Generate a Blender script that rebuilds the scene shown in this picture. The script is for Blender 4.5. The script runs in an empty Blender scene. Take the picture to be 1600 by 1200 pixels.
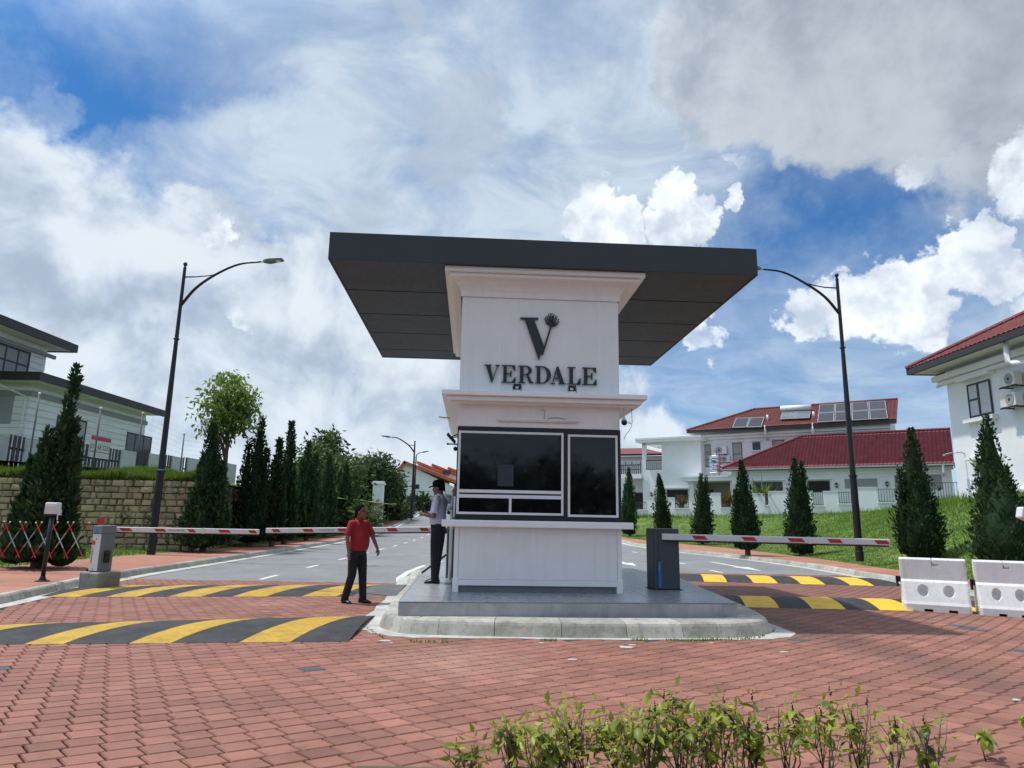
import bpy, bmesh, math, random
import numpy as np
from mathutils import Vector, Matrix
R = math.radians
random.seed(7)
RNG = np.random.default_rng(7)
scene = bpy.context.scene
COL = scene.collection
# ------------------------------------------------------------------ camera
FPX = 1050.0
CH = 1.5
_p = math.atan(210 / FPX); _r = R(1.0)
FW = np.array([0, math.cos(_p), math.sin(_p)]); _U = np.array([0, -math.sin(_p), math.cos(_p)]); _X = np.array([1., 0, 0])
RT = math.cos(_r) * _X + math.sin(_r) * _U
UP = math.cos(_r) * _U - math.sin(_r) * _X
CAM = np.array([0, 0, CH])
cam_d = bpy.data.cameras.new('camera'); cam = bpy.data.objects.new('camera', cam_d); COL.objects.link(cam)
cam_d.sensor_width = 36; cam_d.lens = 36 * FPX / 1600; cam_d.clip_start = .05; cam_d.clip_end = 3000
cam.matrix_world = Matrix(((RT[0], UP[0], -FW[0], 0), (RT[1], UP[1], -FW[1], 0), (RT[2], UP[2], -FW[2], CH), (0, 0, 0, 1)))
scene.camera = cam
# sight lines of the survey photograph: where a seen point lies on a known plane of the place
def ray(u, v): return FPX * FW + (u - 800) * RT + (600 - v) * UP
def gp(u, v, z=0.0):
    d = ray(u, v); return CAM + d * ((z - CH) / d[2])
def at(u, v, Y):
    d = ray(u, v); return CAM + d * (Y / d[1])
def onx(u, v, X):
    d = ray(u, v); return CAM + d * (X / d[0])
def proj(P):
    d = np.array(P, float) - CAM; k = FPX / (d @ FW); return 800 + k * (d @ RT), 600 - k * (d @ UP)
# ------------------------------------------------------------------ world and sun
SUN_EL, SUN_AZ = R(67), R(-74)      # azimuth from +Y, clockwise positive: the sun stands to the left, slightly behind the booth
world = bpy.data.worlds.new('World'); scene.world = world; world.use_nodes = True
WT = world.node_tree; WT.nodes.clear()
def wn(t, **k):
    n = WT.nodes.new(t)
    for a, b in k.items(): setattr(n, a, b)
    return n
def wl(a, b): WT.links.new(a, b)
def wmath(op, a, b=None, c=None, clamp=False):
    n = wn('ShaderNodeMath', operation=op); n.use_clamp = clamp
    for i, x in enumerate((a, b, c)):
        if x is None: continue
        if isinstance(x, (int, float)): n.inputs[i].default_value = x
        else: wl(x, n.inputs[i])
    return n.outputs[0]
def wvec(op, a, b=None):
    n = wn('ShaderNodeVectorMath', operation=op)
    for i, x in enumerate((a, b)):
        if x is None: continue
        if isinstance(x, (tuple, list)): n.inputs[i].default_value = x
        else: wl(x, n.inputs[i])
    return n
def wrange(x, a, b, c=0., d=1., smooth=True):
    n = wn('ShaderNodeMapRange'); n.interpolation_type = 'SMOOTHSTEP' if smooth else 'LINEAR'
    wl(x, n.inputs[0])
    for i, q in enumerate((a, b, c, d)): n.inputs[1 + i].default_value = q
    return n.outputs[0]
def wmix(f, a, b):
    n = wn('ShaderNodeMix', data_type='RGBA')
    if isinstance(f, (int, float)): n.inputs[0].default_value = f
    else: wl(f, n.inputs[0])
    for i, x in ((6, a), (7, b)):
        if isinstance(x, (tuple, list)): n.inputs[i].default_value = (*x, 1)
        else: wl(x, n.inputs[i])
    return n.outputs[2]
def wnoise(vec, scale, detail=5, rough=.55, dist=0.):
    n = wn('ShaderNodeTexNoise'); wl(vec, n.inputs['Vector'])
    n.inputs['Scale'].default_value = scale; n.inputs['Detail'].default_value = detail
    n.inputs['Roughness'].default_value = rough; n.inputs['Distortion'].default_value = dist
    return n
def build_sky():
    sky = wn('ShaderNodeTexSky'); sky.sky_type = 'NISHITA'; sky.sun_disc = False
    sky.sun_elevation = SUN_EL; sky.sun_rotation = SUN_AZ; sky.altitude = 50; sky.air_density = 1.0; sky.dust_density = .6; sky.ozone_density = 2.0
    tc = wn('ShaderNodeTexCoord'); D0 = tc.outputs['Generated']
    blue = wvec('MULTIPLY', sky.outputs[0], (.235, .575, .875)).outputs[0]
    # cloud-layer coordinates: the direction met with a flat layer overhead, so clouds foreshorten towards the horizon
    sep = wn('ShaderNodeSeparateXYZ'); wl(D0, sep.inputs[0])
    el = wmath('MAXIMUM', sep.outputs[2], 0.)
    flat = wvec('DIVIDE', D0, None); cz = wn('ShaderNodeCombineXYZ')
    zz = wmath('ADD', el, .22)
    for i in range(3): wl(zz, cz.inputs[i])
    wl(cz.outputs[0], flat.inputs[1]); L = flat.outputs[0]
    w1 = wnoise(D0, 5.5, 6, .6); w2 = wnoise(D0, 22, 5, .6)
    warp = wvec('ADD', wvec('MULTIPLY', wvec('SUBTRACT', w1.outputs[1], (.5, .5, .5)).outputs[0], (.26, .26, .26)).outputs[0],
                wvec('MULTIPLY', wvec('SUBTRACT', w2.outputs[1], (.5, .5, .5)).outputs[0], (.06, .06, .06)).outputs[0]).outputs[0]
    Dw = wvec('NORMALIZE', wvec('ADD', D0, warp).outputs[0]).outputs[0]
    warpc = wvec('ADD', wvec('MULTIPLY', wvec('SUBTRACT', w1.outputs[1], (.5, .5, .5)).outputs[0], (.05, .05, .05)).outputs[0],
                 wvec('MULTIPLY', wvec('SUBTRACT', w2.outputs[1], (.5, .5, .5)).outputs[0], (.085, .085, .085)).outputs[0]).outputs[0]
    Dc = wvec('NORMALIZE', wvec('ADD', D0, warpc).outputs[0]).outputs[0]
    def blobs(lst, vec, soft):
        tot = None
        for b in lst:
            u, v, r = b[:3]; w = b[3] if len(b) > 3 else 1.
            c = ray(u, v); c = c / np.linalg.norm(c); a = r / FPX
            dp = wvec('DOT_PRODUCT', vec, tuple(c)).outputs['Value']
            m = wrange(dp, math.cos(a * (1 + soft)), math.cos(a * max(.02, 1 - soft)), 0, w)
            tot = m if tot is None else wmath('MAXIMUM', tot, m)
        return tot
    # thin white veil
    veil = blobs([(700, 50, 250), (820, 190, 320), (600, 290, 200), (930, 40, 250), (390, 275, 120, .8), (230, 260, 45, .4), (1000, 150, 170), (700, 420, 230, .9), (150, 260, 40, .35),
                  (15, 150, 30, .4), (60, 300, 50, .45), (1300, 640, 200, .55), (1520, 690, 260, .7), (1100, 560, 110, .5), (180, 330, 70, .6),
                  (-360, 340, 150, .5), (-760, -100, 260, .7), (1900, 500, 260, .7), (500, -500, 380, .9), (1200, -700, 500, .9), (320, 55, 34, .22)], Dw, .42)
    veil = wmath('MAXIMUM', veil, wmath('MULTIPLY', wrange(wvec('DOT_PRODUCT', D0, (0, -.85, .53)).outputs['Value'], -.35, .25), .85))  # unseen cloud veil behind the camera, added to light the shaded fronts
    st = wnoise(wvec('MULTIPLY', L, (1.0, 1.0, 3.0)).outputs[0], 3.4, 8, .62, .6).outputs[0]
    veil = wmath('MULTIPLY', veil, wrange(st, .25, .66, .6, 1.12, False), clamp=True)
    # broken cumulus banks low on the left
    bank = blobs([(90, 475, 160), (260, 535, 180), (40, 590, 260), (430, 470, 130), (460, 620, 230), (640, 600, 190), (250, 660, 240), (330, 400, 60), (560, 470, 70), (-250, 500, 260), (900, 720, 150, .8)], Dw, .4)
    bn = wnoise(D0, 7.5, 9, .6, .3).outputs[0]
    bank = wrange(wmath('ADD', bank, wmath('MULTIPLY', wmath('SUBTRACT', bn, .5), 1.7)), .28, .85)
    # heavy grey cloud, upper right
    grey = blobs([(1170, 95, 105), (1320, 85, 135), (1510, 50, 160), (1110, 150, 44), (1700, 20, 220), (1430, -160, 280), (1420, 95, 80), (1330, 140, 45)], Dw, .32)
    gn = wnoise(D0, 11, 8, .62, .2).outputs[0]
    grey = wrange(wmath('ADD', grey, wmath('MULTIPLY', wmath('SUBTRACT', gn, .5), 1.3)), .18, .85)
    # small grey scud in front of the veil
    scud = blobs([(715, 190, 60), (690, 240, 40), (740, 150, 40), (560, 330, 45, .8), (640, 40, 26, .7), (640, 30, 20)], Dc, .7)
    scud = wrange(wmath('ADD', scud, wmath('MULTIPLY', wmath('SUBTRACT', gn, .5), 1.5)), .35, .9, 0, .55)
    # crisp cumulus towers
    cum = blobs([(930, 320, 38), (915, 362, 32), (980, 345, 26), (1058, 312, 32), (1088, 350, 36), (1045, 372, 40), (950, 390, 50), (1275, 490, 38), (1330, 478, 46), (1390, 455, 46), (1448, 436, 42),
                 (1500, 402, 36), (1530, 372, 28), (1545, 425, 34), (1430, 490, 50), (1585, 295, 34, .8), (1618, 270, 46, .8), (1425, 258, 26, .62), (1455, 248, 18, .55), (1146, 318, 17, .72), (1140, 252, 14, .55),
                 (345, 366, 24, .8), (328, 380, 18, .7), (380, 492, 24, .6), (1090, 520, 32, .7), (1720, 480, 80)], Dc, .34)
    cn = wnoise(D0, 24, 6, .56, .1).outputs[0]
    cumm = wrange(wmath('ADD', cum, wmath('MULTIPLY', wmath('SUBTRACT', cn, .5), .95)), .34, .86)
    # shading of each kind: thick middles greyer than edges
    sh = wnoise(wvec('ADD', D0, (.02, .0, .05)).outputs[0], 7.5, 6, .5, .3).outputs[0]
    lit = wrange(wmath('SUBTRACT', bn, sh), -.22, .17)
    C_v = wmix(wrange(st, .3, .7), (3.7, 4.6, 5.6), (5.3, 6.05, 6.7))
    C_b = wmix(lit, (3.2, 3.9, 4.9), (6.1, 6.7, 7.2))
    C_g = wmix(wrange(wmath('ADD', wmath('MULTIPLY', gn, .45), wmath('MULTIPLY', wnoise(D0, 4.2, 6, .5, .3).outputs[0], .55)), .36, .60), (2.65, 3.1, 3.8), (5.3, 5.9, 6.6))
    gt = wrange(wvec('DOT_PRODUCT', D0, tuple(ray(1430, 150) / np.linalg.norm(ray(1430, 150)))).outputs['Value'], math.cos(.36), math.cos(.05))
    C_g = wmix(wmath('MULTIPLY', gt, .45), C_g, (2.75, 3.05, 3.45))
    cs = wnoise(wvec('ADD', D0, (.012, 0, .024)).outputs[0], 24, 6, .56, .1).outputs[0]; cb = wnoise(D0, 9, 4, .5).outputs[0]
    C_c = wmix(wmath('ADD', wrange(wmath('SUBTRACT', cn, cs), -.2, .2, 0, .6), wrange(cb, .38, .62, 0, .4)), (4.3, 4.95, 5.8), (7.7, 8.2, 8.6))
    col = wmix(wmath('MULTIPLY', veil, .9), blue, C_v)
    col = wmix(scud, col, (3.6, 4.25, 5.1))
    col = wmix(wmath('MULTIPLY', bank, .95), col, C_b)
    col = wmix(grey, col, C_g)
    col = wmix(cumm, col, C_c)
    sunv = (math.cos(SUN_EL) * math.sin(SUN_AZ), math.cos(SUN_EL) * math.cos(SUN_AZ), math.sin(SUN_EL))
    au = wmath('ADD', 1., wrange(wvec('DOT_PRODUCT', D0, sunv).outputs['Value'], .72, 1.0, 0, 1.8))  # extra sky brightness around the unseen sun, added to raise the fill light
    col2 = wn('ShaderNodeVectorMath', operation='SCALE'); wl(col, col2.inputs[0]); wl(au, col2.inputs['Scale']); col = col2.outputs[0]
    hz = wrange(sep.outputs[2], .16, .0, 0, .5)
    col = wmix(hz, col, (4.9, 5.8, 6.7))
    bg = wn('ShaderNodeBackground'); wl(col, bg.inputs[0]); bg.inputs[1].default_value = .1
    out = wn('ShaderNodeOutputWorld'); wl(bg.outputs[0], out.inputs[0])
build_sky()
world.cycles.sampling_method = 'MANUAL'; world.cycles.sample_map_resolution = 512
sl = bpy.data.lights.new('sun', 'SUN'); sl.energy = 2.8; sl.angle = R(1.5); sl.color = (1, .955, .89)
so = bpy.data.objects.new('sun', sl); COL.objects.link(so)
_s = Vector((math.cos(SUN_EL) * math.sin(SUN_AZ), math.cos(SUN_EL) * math.cos(SUN_AZ), math.sin(SUN_EL)))
so.rotation_euler = _s.to_track_quat('Z', 'Y').to_euler(); so.location = _s * 60
scene.view_settings.view_transform = 'Standard'; scene.view_settings.look = 'None'
scene.view_settings.exposure = 0.42; scene.view_settings.gamma = 1; scene.view_settings.use_curve_mapping = False
scene.cycles.max_bounces = 6; scene.cycles.transparent_max_bounces = 12
scene.cycles.use_denoising = True

# ------------------------------------------------------------------ materials
MATS = {}
def M(name, col, rough=.6, var=.14, scale=6., bump=.15, bscale=45., metal=0., spec=.4, col2=None, attr=None, trans=0., stain=None, coat=0., ior=None, soil=False, streak=None):
    """A procedural surface: base colour broken up by two noises, optional second colour, per-piece tint attribute, fine relief."""
    if name in MATS: return MATS[name]
    m = bpy.data.materials.new(name); m.use_nodes = True; t = m.node_tree; N = t.nodes; N.clear(); Lk = t.links.new
    out = N.new('ShaderNodeOutputMaterial'); b = N.new('ShaderNodeBsdfPrincipled')
    tc = N.new('ShaderNodeTexCoord'); geo = N.new('ShaderNodeNewGeometry')
    def noise(s, d=5, r=.6, vec=None):
        n = N.new('ShaderNodeTexNoise'); n.inputs['Scale'].default_value = s; n.inputs['Detail'].default_value = d; n.inputs['Roughness'].default_value = r
        Lk(vec if vec is not None else geo.outputs['Position'], n.inputs['Vector']); return n.outputs[0]
    def rng(x, a, b_, c, d):
        n = N.new('ShaderNodeMapRange'); Lk(x, n.inputs[0])
        for i, q in enumerate((a, b_, c, d)): n.inputs[1 + i].default_value = q
        return n.outputs[0]
    def mul(a, b_):
        n = N.new('ShaderNodeMath'); n.operation = 'MULTIPLY'; Lk(a, n.inputs[0])
        if isinstance(b_, (int, float)): n.inputs[1].default_value = b_
        else: Lk(b_, n.inputs[1])
        return n.outputs[0]
    def mix(f, a, b_, mode='MIX'):
        n = N.new('ShaderNodeMix'); n.data_type = 'RGBA'; n.blend_type = mode
        if isinstance(f, (int, float)): n.inputs[0].default_value = f
        else: Lk(f, n.inputs[0])
        for i, x in ((6, a), (7, b_)):
            if isinstance(x, (tuple, list)): n.inputs[i].default_value = (*x, 1)
            else: Lk(x, n.inputs[i])
        return n.outputs[2]
    big = noise(scale); fine = noise(scale * 7.3, 4, .65)
    k = mul(rng(big, .3, .7, 1 - var, 1 + var), rng(fine, .25, .75, 1 - var * .6, 1 + var * .6))
    c = (*col, 1)
    if trans:
        oi = N.new('ShaderNodeObjectInfo'); k = mul(k, rng(oi.outputs['Random'], 0, 1, .78, 1.25))
    base = mix(rng(big, .42, .6, 0, 1), col, col2) if col2 is not None else None
    if attr:
        a = N.new('ShaderNodeAttribute'); a.attribute_name = attr
        if col2 is not None: base = mix(a.outputs['Fac'], col, col2)
        else: k = mul(k, rng(a.outputs['Fac'], 0, 1, .72, 1.28))
    if base is None:
        q = N.new('ShaderNodeRGB'); q.outputs[0].default_value = c; base = q.outputs[0]
    v = N.new('ShaderNodeVectorMath'); v.operation = 'SCALE'; Lk(base, v.inputs[0]); Lk(k, v.inputs['Scale'])
    colo = v.outputs[0]
    if stain:
        for (sc, lo, hi, amt, scol) in stain:
            colo = mix(mul(rng(noise(sc, 7, .68), lo, hi, 0, 1), amt), colo, scol)
    if streak:    # rain streaks and grime that run down upright faces
        am, scol, ss = streak
        vm = N.new('ShaderNodeVectorMath'); vm.operation = 'MULTIPLY'; vm.inputs[1].default_value = (ss, ss, ss * .045); Lk(geo.outputs['Position'], vm.inputs[0])
        colo = mix(mul(rng(noise(1., 5, .6, vm.outputs[0]), .52, .74, 0, 1), am), colo, scol)
    if soil:      # tyre dirt, darker right lane (positive) and washed-in sand (negative) on the paving, per vertex
        sa = N.new('ShaderNodeAttribute'); sa.attribute_name = 'soil'; nn = rng(noise(2.6, 6, .65), .3, .62, .35, 1)
        colo = mix(mul(mul(rng(sa.outputs['Fac'], 0, 1, 0, 1), nn), .62), colo, (.085, .052, .05))
        colo = mix(mul(mul(rng(sa.outputs['Fac'], 0, -1, 0, 1), nn), .6), colo, (.42, .25, .19))
    Lk(colo, b.inputs['Base Color'])
    b.inputs['Metallic'].default_value = metal; b.inputs['Specular IOR Level'].default_value = spec
    if ior: b.inputs['IOR'].default_value = ior
    Lk(rng(fine, .3, .7, max(.02, rough - .07), min(1, rough + .07)), b.inputs['Roughness'])
    if coat: b.inputs['Coat Weight'].default_value = coat
    if bump:
        bp = N.new('ShaderNodeBump'); bp.inputs['Strength'].default_value = bump; bp.inputs['Distance'].default_value = .01
        Lk(noise(bscale, 4, .7), bp.inputs['Height']); Lk(bp.outputs[0], b.inputs['Normal'])
    if trans:
        tr = N.new('ShaderNodeBsdfTranslucent'); Lk(colo, tr.inputs[0]); ms = N.new('ShaderNodeMixShader'); ms.inputs[0].default_value = trans
        Lk(b.outputs[0], ms.inputs[1]); Lk(tr.outputs[0], ms.inputs[2]); Lk(ms.outputs[0], out.inputs[0])
    else: Lk(b.outputs[0], out.inputs[0])
    MATS[name] = m; return m

# ------------------------------------------------------------------ mesh building
class MB:
    def __init__(s): s.v = []; s.f = []; s.m = []; s.t = []; s.tint = None
    def add(s, vs, fs, mi=0, tint=None):
        o = len(s.v); s.v += [tuple(map(float, p)) for p in vs]
        s.f += [tuple(i + o for i in f) for f in fs]; s.m += [mi] * len(fs)
        s.t += [.5 if tint is None else tint] * len(vs); return s
    def box(s, x0, x1, y0, y1, z0, z1, mi=0, tint=None):
        v = [(x, y, z) for z in (z0, z1) for y in (y0, y1) for x in (x0, x1)]
        return s.add(v, [(0, 2, 3, 1), (4, 5, 7, 6), (0, 1, 5, 4), (2, 6, 7, 3), (0, 4, 6, 2), (1, 3, 7, 5)], mi, tint)
    def obox(s, c, ax, ay, az, mi=0, tint=None):
        c, ax, ay, az = (np.array(q, float) for q in (c, ax, ay, az))
        v = [c + i * ax + j * ay + k * az for k in (-1, 1) for j in (-1, 1) for i in (-1, 1)]
        return s.add(v, [(0, 2, 3, 1), (4, 5, 7, 6), (0, 1, 5, 4), (2, 6, 7, 3), (0, 4, 6, 2), (1, 3, 7, 5)], mi, tint)
    def bar(s, a, b, w, h, up=(0, 0, 1), mi=0):
        a, b, up = np.array(a, float), np.array(b, float), np.array(up, float)
        d = b - a; L = np.linalg.norm(d); d = d / L; sd = np.cross(d, up); sd = sd / (np.linalg.norm(sd) + 1e-9); u2 = np.cross(sd, d)
        return s.obox((a + b) / 2, d * L / 2, sd * w / 2, u2 * h / 2, mi)
    def prism(s, poly, o, ax, ay, az, depth, mi=0):
        """polygon in (ax, ay) from o, extruded by depth along az"""
        o, ax, ay, az = (np.array(q, float) for q in (o, ax, ay, az)); n = len(poly)
        v = [o + p[0] * ax + p[1] * ay for p in poly] + [o + p[0] * ax + p[1] * ay + az * depth for p in poly]
        f = [tuple(range(n - 1, -1, -1)), tuple(range(n, 2 * n))] + [(i, (i + 1) % n, n + (i + 1) % n, n + i) for i in range(n)]
        return s.add(v, f, mi)
    def tube(s, pts, rad, n=8, mi=0, caps=True):
        pts = [np.array(p, float) for p in pts]; rad = rad if isinstance(rad, (list, tuple)) else [rad] * len(pts)
        vs, fs = [], []; t0 = pts[1] - pts[0]; ref = np.array([0, 0, 1.]) if abs(t0[2]) < .9 * np.linalg.norm(t0) else np.array([0, 1., 0])
        for i, p in enumerate(pts):
            t = pts[min(i + 1, len(pts) - 1)] - pts[max(i - 1, 0)]; t = t / (np.linalg.norm(t) + 1e-9)
            a = np.cross(t, ref); a = a / (np.linalg.norm(a) + 1e-9); b = np.cross(t, a)
            for k in range(n):
                th = 2 * math.pi * k / n; vs.append(p + rad[i] * (math.cos(th) * a + math.sin(th) * b))
        for i in range(len(pts) - 1):
            for k in range(n): fs.append((i * n + k, i * n + (k + 1) % n, (i + 1) * n + (k + 1) % n, (i + 1) * n + k))
        if caps: fs += [tuple(range(n - 1, -1, -1)), tuple(range((len(pts) - 1) * n, len(pts) * n))]
        return s.add(vs, fs, mi)
    def lathe(s, prof, c=(0, 0, 0), n=12, mi=0):
        vs = [(c[0] + r * math.cos(2 * math.pi * k / n), c[1] + r * math.sin(2 * math.pi * k / n), c[2] + z) for r, z in prof for k in range(n)]
        fs = [(i * n + k, i * n + (k + 1) % n, (i + 1) * n + (k + 1) % n, (i + 1) * n + k) for i in range(len(prof) - 1) for k in range(n)]
        fs += [tuple(range(n - 1, -1, -1)), tuple(range((len(prof) - 1) * n, len(prof) * n))]
        return s.add(vs, fs, mi)
    def ball(s, c, r, n=12, m=8, mi=0):
        rx, ry, rz = (r, r, r) if isinstance(r, (int, float)) else r
        vs = [(c[0], c[1], c[2] - rz)] + [(c[0] + rx * math.sin(math.pi * i / m) * math.cos(2 * math.pi * k / n), c[1] + ry * math.sin(math.pi * i / m) * math.sin(2 * math.pi * k / n), c[2] - rz * math.cos(math.pi * i / m)) for i in range(1, m) for k in range(n)] + [(c[0], c[1], c[2] + rz)]
        fs = [(0, 1 + (k + 1) % n, 1 + k) for k in range(n)]
        fs += [(1 + i * n + k, 1 + i * n + (k + 1) % n, 1 + (i + 1) * n + (k + 1) % n, 1 + (i + 1) * n + k) for i in range(m - 2) for k in range(n)]
        e = len(vs) - 1; o = 1 + (m - 2) * n; fs += [(o + k, o + (k + 1) % n, e) for k in range(n)]
        return s.add(vs, fs, mi)
    def loft(s, rings, mi=0, caps=True):
        n = len(rings[0]); vs = [p for r in rings for p in r]
        fs = [(i * n + k, i * n + (k + 1) % n, (i + 1) * n + (k + 1) % n, (i + 1) * n + k) for i in range(len(rings) - 1) for k in range(n)]
        if caps: fs += [tuple(range(n - 1, -1, -1)), tuple(range((len(rings) - 1) * n, len(rings) * n))]
        return s.add(vs, fs, mi)
    def sheet(s, rows, mi=0):
        n = len(rows[0]); vs = [p for r in rows for p in r]
        return s.add(vs, [(i * n + k, i * n + k + 1, (i + 1) * n + k + 1, (i + 1) * n + k) for i in range(len(rows) - 1) for k in range(n - 1)], mi)
    def mesh(s, name, mats, smooth=False, fix=True):
        me = bpy.data.meshes.new(name); me.from_pydata(s.v, [], s.f)
        for m in (mats if isinstance(mats, (list, tuple)) else [mats]): me.materials.append(m)
        if any(s.m): me.polygons.foreach_set('material_index', s.m)
        at_ = me.attributes.new('tint', 'FLOAT', 'POINT'); at_.data.foreach_set('value', s.t)
        if smooth: me.polygons.foreach_set('use_smooth', [True] * len(me.polygons))
        me.update()
        if fix and len(s.f) < 60000:
            bm = bmesh.new(); bm.from_mesh(me); bmesh.ops.recalc_face_normals(bm, faces=bm.faces); bm.to_mesh(me); bm.free()
        return me
    def build(s, name, mats, parent=None, smooth=False, bevel=0., seg=2, **tags):
        me = s.mesh(name, mats, smooth); o = bpy.data.objects.new(name, me); COL.objects.link(o)
        if parent is not None: o.parent = parent
        if bevel:
            b = o.modifiers.new('edge', 'BEVEL'); b.width = bevel; b.segments = seg; b.limit_method = 'ANGLE'; b.angle_limit = R(35)
            if smooth is False: b.harden_normals = False
        for k, q in tags.items(): o[k] = q
        return o
def tag(o, label, cat, group=None, kind=None):
    o['label'] = label; o['category'] = cat
    if group: o['group'] = group
    if kind: o['kind'] = kind
    return o
def thing(name, label, cat, loc=(0, 0, 0), rotz=0., group=None, kind=None):
    o = bpy.data.objects.new(name, None); COL.objects.link(o); o.location = tuple(map(float, loc)); o.rotation_euler = (0, 0, rotz); o.empty_display_size = .2
    return tag(o, label, cat, group, kind)
def copy_tree(o, parent=None):
    c = o.copy(); COL.objects.link(c); c.parent = parent
    for ch in list(o.children): copy_tree(ch, c)
    return c
def place(me, name, parent, loc=(0, 0, 0), rot=(0, 0, 0), sc=(1, 1, 1), **tags):
    o = bpy.data.objects.new(name, me); COL.objects.link(o); o.parent = parent; o.location = tuple(map(float, loc)); o.rotation_euler = rot; o.scale = sc
    for k, q in tags.items(): o[k] = q
    return o
def fuse(mb, name, mats, voxel=.012, smooth_it=3, parent=None):
    """overlapping closed shapes grown into one continuous skin"""
    me = mb.mesh(name + '_src', mats); o = bpy.data.objects.new(name + '_src', me); COL.objects.link(o)
    r = o.modifiers.new('r', 'REMESH'); r.mode = 'VOXEL'; r.voxel_size = voxel; r.use_smooth_shade = True
    sm = o.modifiers.new('s', 'SMOOTH'); sm.iterations = smooth_it; sm.factor = .5
    dg = bpy.context.evaluated_depsgraph_get(); me2 = bpy.data.meshes.new_from_object(o.evaluated_get(dg)); me2.name = name
    bpy.data.objects.remove(o); bpy.data.meshes.remove(me)
    if not me2.materials:
        for m in (mats if isinstance(mats, (list, tuple)) else [mats]): me2.materials.append(m)
    q = bpy.data.objects.new(name, me2); COL.objects.link(q)
    if parent is not None: q.parent = parent
    return q
def lerp(a, b, t): return a + (b - a) * t
def sstep(x, a, b):
    t = min(1, max(0, (x - a) / (b - a))); return t * t * (3 - 2 * t)
# ------------------------------------------------------------------ ground, road, kerbs, paving
def zroad(y): return .0007 * max(0., min(y, 92.) - 34.) ** 2
def interp(poly, y):
    if y <= poly[0][1]: return poly[0][0]
    for (x0, y0), (x1, y1) in zip(poly, poly[1:]):
        if y <= y1: return lerp(x0, x1, (y - y0) / (y1 - y0))
    return poly[-1][0]
def gpr(u, v, dz=0.):
    P = gp(u, v, dz)
    for _ in range(12): P = gp(u, v, zroad(P[1]) + dz)
    return P
KL = [(-7.5, -6), (-7.6, 4), (-7.9, 8), (-8.16, 11.3), (-8.72, 14.4), (-8.95, 17), (-9.0, 20), (-9.15, 26.5), (-9.5, 36), (-9.9, 50), (-11.2, 80), (-11.4, 86)]
KR = [(10.1, 17.0), (10.3, 19), (10.42, 23.5), (10.1, 27), (9.5, 30.5), (8.4, 34.5), (7.4, 41), (7.2, 52), (7.1, 70), (7.1, 86)]
KR_FRONT = [(17.5, 9.6), (13.6, 11.4), (11.6, 13.0), (10.6, 14.8), (10.1, 17.0)]
m_asph = M('asphalt', (.19, .192, .19), .85, .14, .5, .5, 220, stain=[(.35, .46, .66, .45, (.27, .268, .26)), (2.2, .52, .72, .35, (.085, .085, .085)), (12, .6, .75, .3, (.06, .06, .06))])
m_white = M('road_paint', (.62, .62, .6), .7, .18, 5, .3, 150, stain=[(9, .5, .68, .45, (.3, .3, .3))])
m_conc = M('kerb_concrete', (.40, .385, .33), .85, .16, 2.2, .5, 60, attr='tint', stain=[(3.5, .47, .68, .6, (.185, .175, .125)), (14, .52, .72, .45, (.12, .115, .085))], streak=(.5, (.16, .15, .11), 9))
m_apron = M('apron_concrete', (.46, .455, .41), .85, .2, 1.6, .5, 70, stain=[(4, .5, .7, .6, (.22, .23, .2))])
m_paver = M('red_paver', (.275, .119, .083), .8, .2, .9, .55, 120, attr='tint', soil=True, stain=[(5.5, .52, .74, .55, (.13, .06, .046)), (1.3, .52, .72, .4, (.40, .20, .14)), (.45, .5, .68, .35, (.19, .085, .062)), (30, .62, .74, .3, (.12, .06, .05))])
m_dpaver = M('dark_paver', (.075, .082, .092), .75, .15, 3, .5, 120)
m_joint = M('joint_sand', (.028, .021, .019), .95, .3, 6, .5, 90)
m_path = M('footpath_red', (.36, .16, .105), .85, .16, 1.6, .4, 90, attr='tint', stain=[(2.2, .5, .72, .4, (.3, .15, .1))])
m_soil = M('soil', (.11, .085, .05), .95, .3, 1.5, .6, 30)
m_turf = M('turf', (.085, .15, .025), .95, .3, 1.2, .7, 60, col2=(.12, .17, .035))

g = MB(); g.box(-900, 900, -400, 1500, -1.6, -1.0); tag(g.build('ground', m_soil), 'wide bare ground under and beyond the whole estate', 'ground', kind='structure')
# ground sheet: joints of the paved forecourt
g = MB(); ys = [-8, 0, 4, 8, 11, 14, 16, 18, 20.75]
g.sheet([[(interp(KL, y) - .05, y, -.03), (0, y, -.03), (20, y, -.03)] for y in ys]); forecourt = g.build('brick_paving', m_joint)
tag(forecourt, 'red interlocking brick paving of the forecourt in front of the guard house', 'paving', kind='structure')
# asphalt
g = MB(); rows = []
for y in np.linspace(15.9, 88, 60):
    xl, xr = interp(KL, y), interp(KR, y)
    rows.append([(lerp(xl, xr, t), y, zroad(y) - .006) for t in np.linspace(0, 1, 9)])
g.sheet(rows)
g.sheet([[(x, y, zroad(y) - .006) for x in (-60, -20, -11.4, 0, 7.1, 40, 90)] for y in (88, 92, 96)])
road = g.build('road', m_asph, smooth=True); tag(road, 'grey asphalt road running away on both sides of the guard house', 'road', kind='structure')
def ribbon(pts, w, name, parent, mat, dz=.004):
    g = MB(); pts = [np.array(p, float) for p in pts]; rows = []
    for i, p in enumerate(pts):
        t = pts[min(i + 1, len(pts) - 1)] - pts[max(i - 1, 0)]; n = np.array([t[1], -t[0]]) / np.linalg.norm(t)
        rows.append([(*(p - n * w / 2), zroad(p[1]) - .006 + dz), (*(p + n * w / 2), zroad(p[1]) - .006 + dz)])
    return g.sheet(rows).build(name, mat, parent)
for k in range(14):
    y0 = 16.35 + 3.78 * k; o = interp(KL, y0) * .1 + .0
    ribbon([(-5.82 - .02 * k, y0), (-5.84 - .02 * k, y0 + 1.25)], .12, 'lane_dash', road, m_white)
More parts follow.
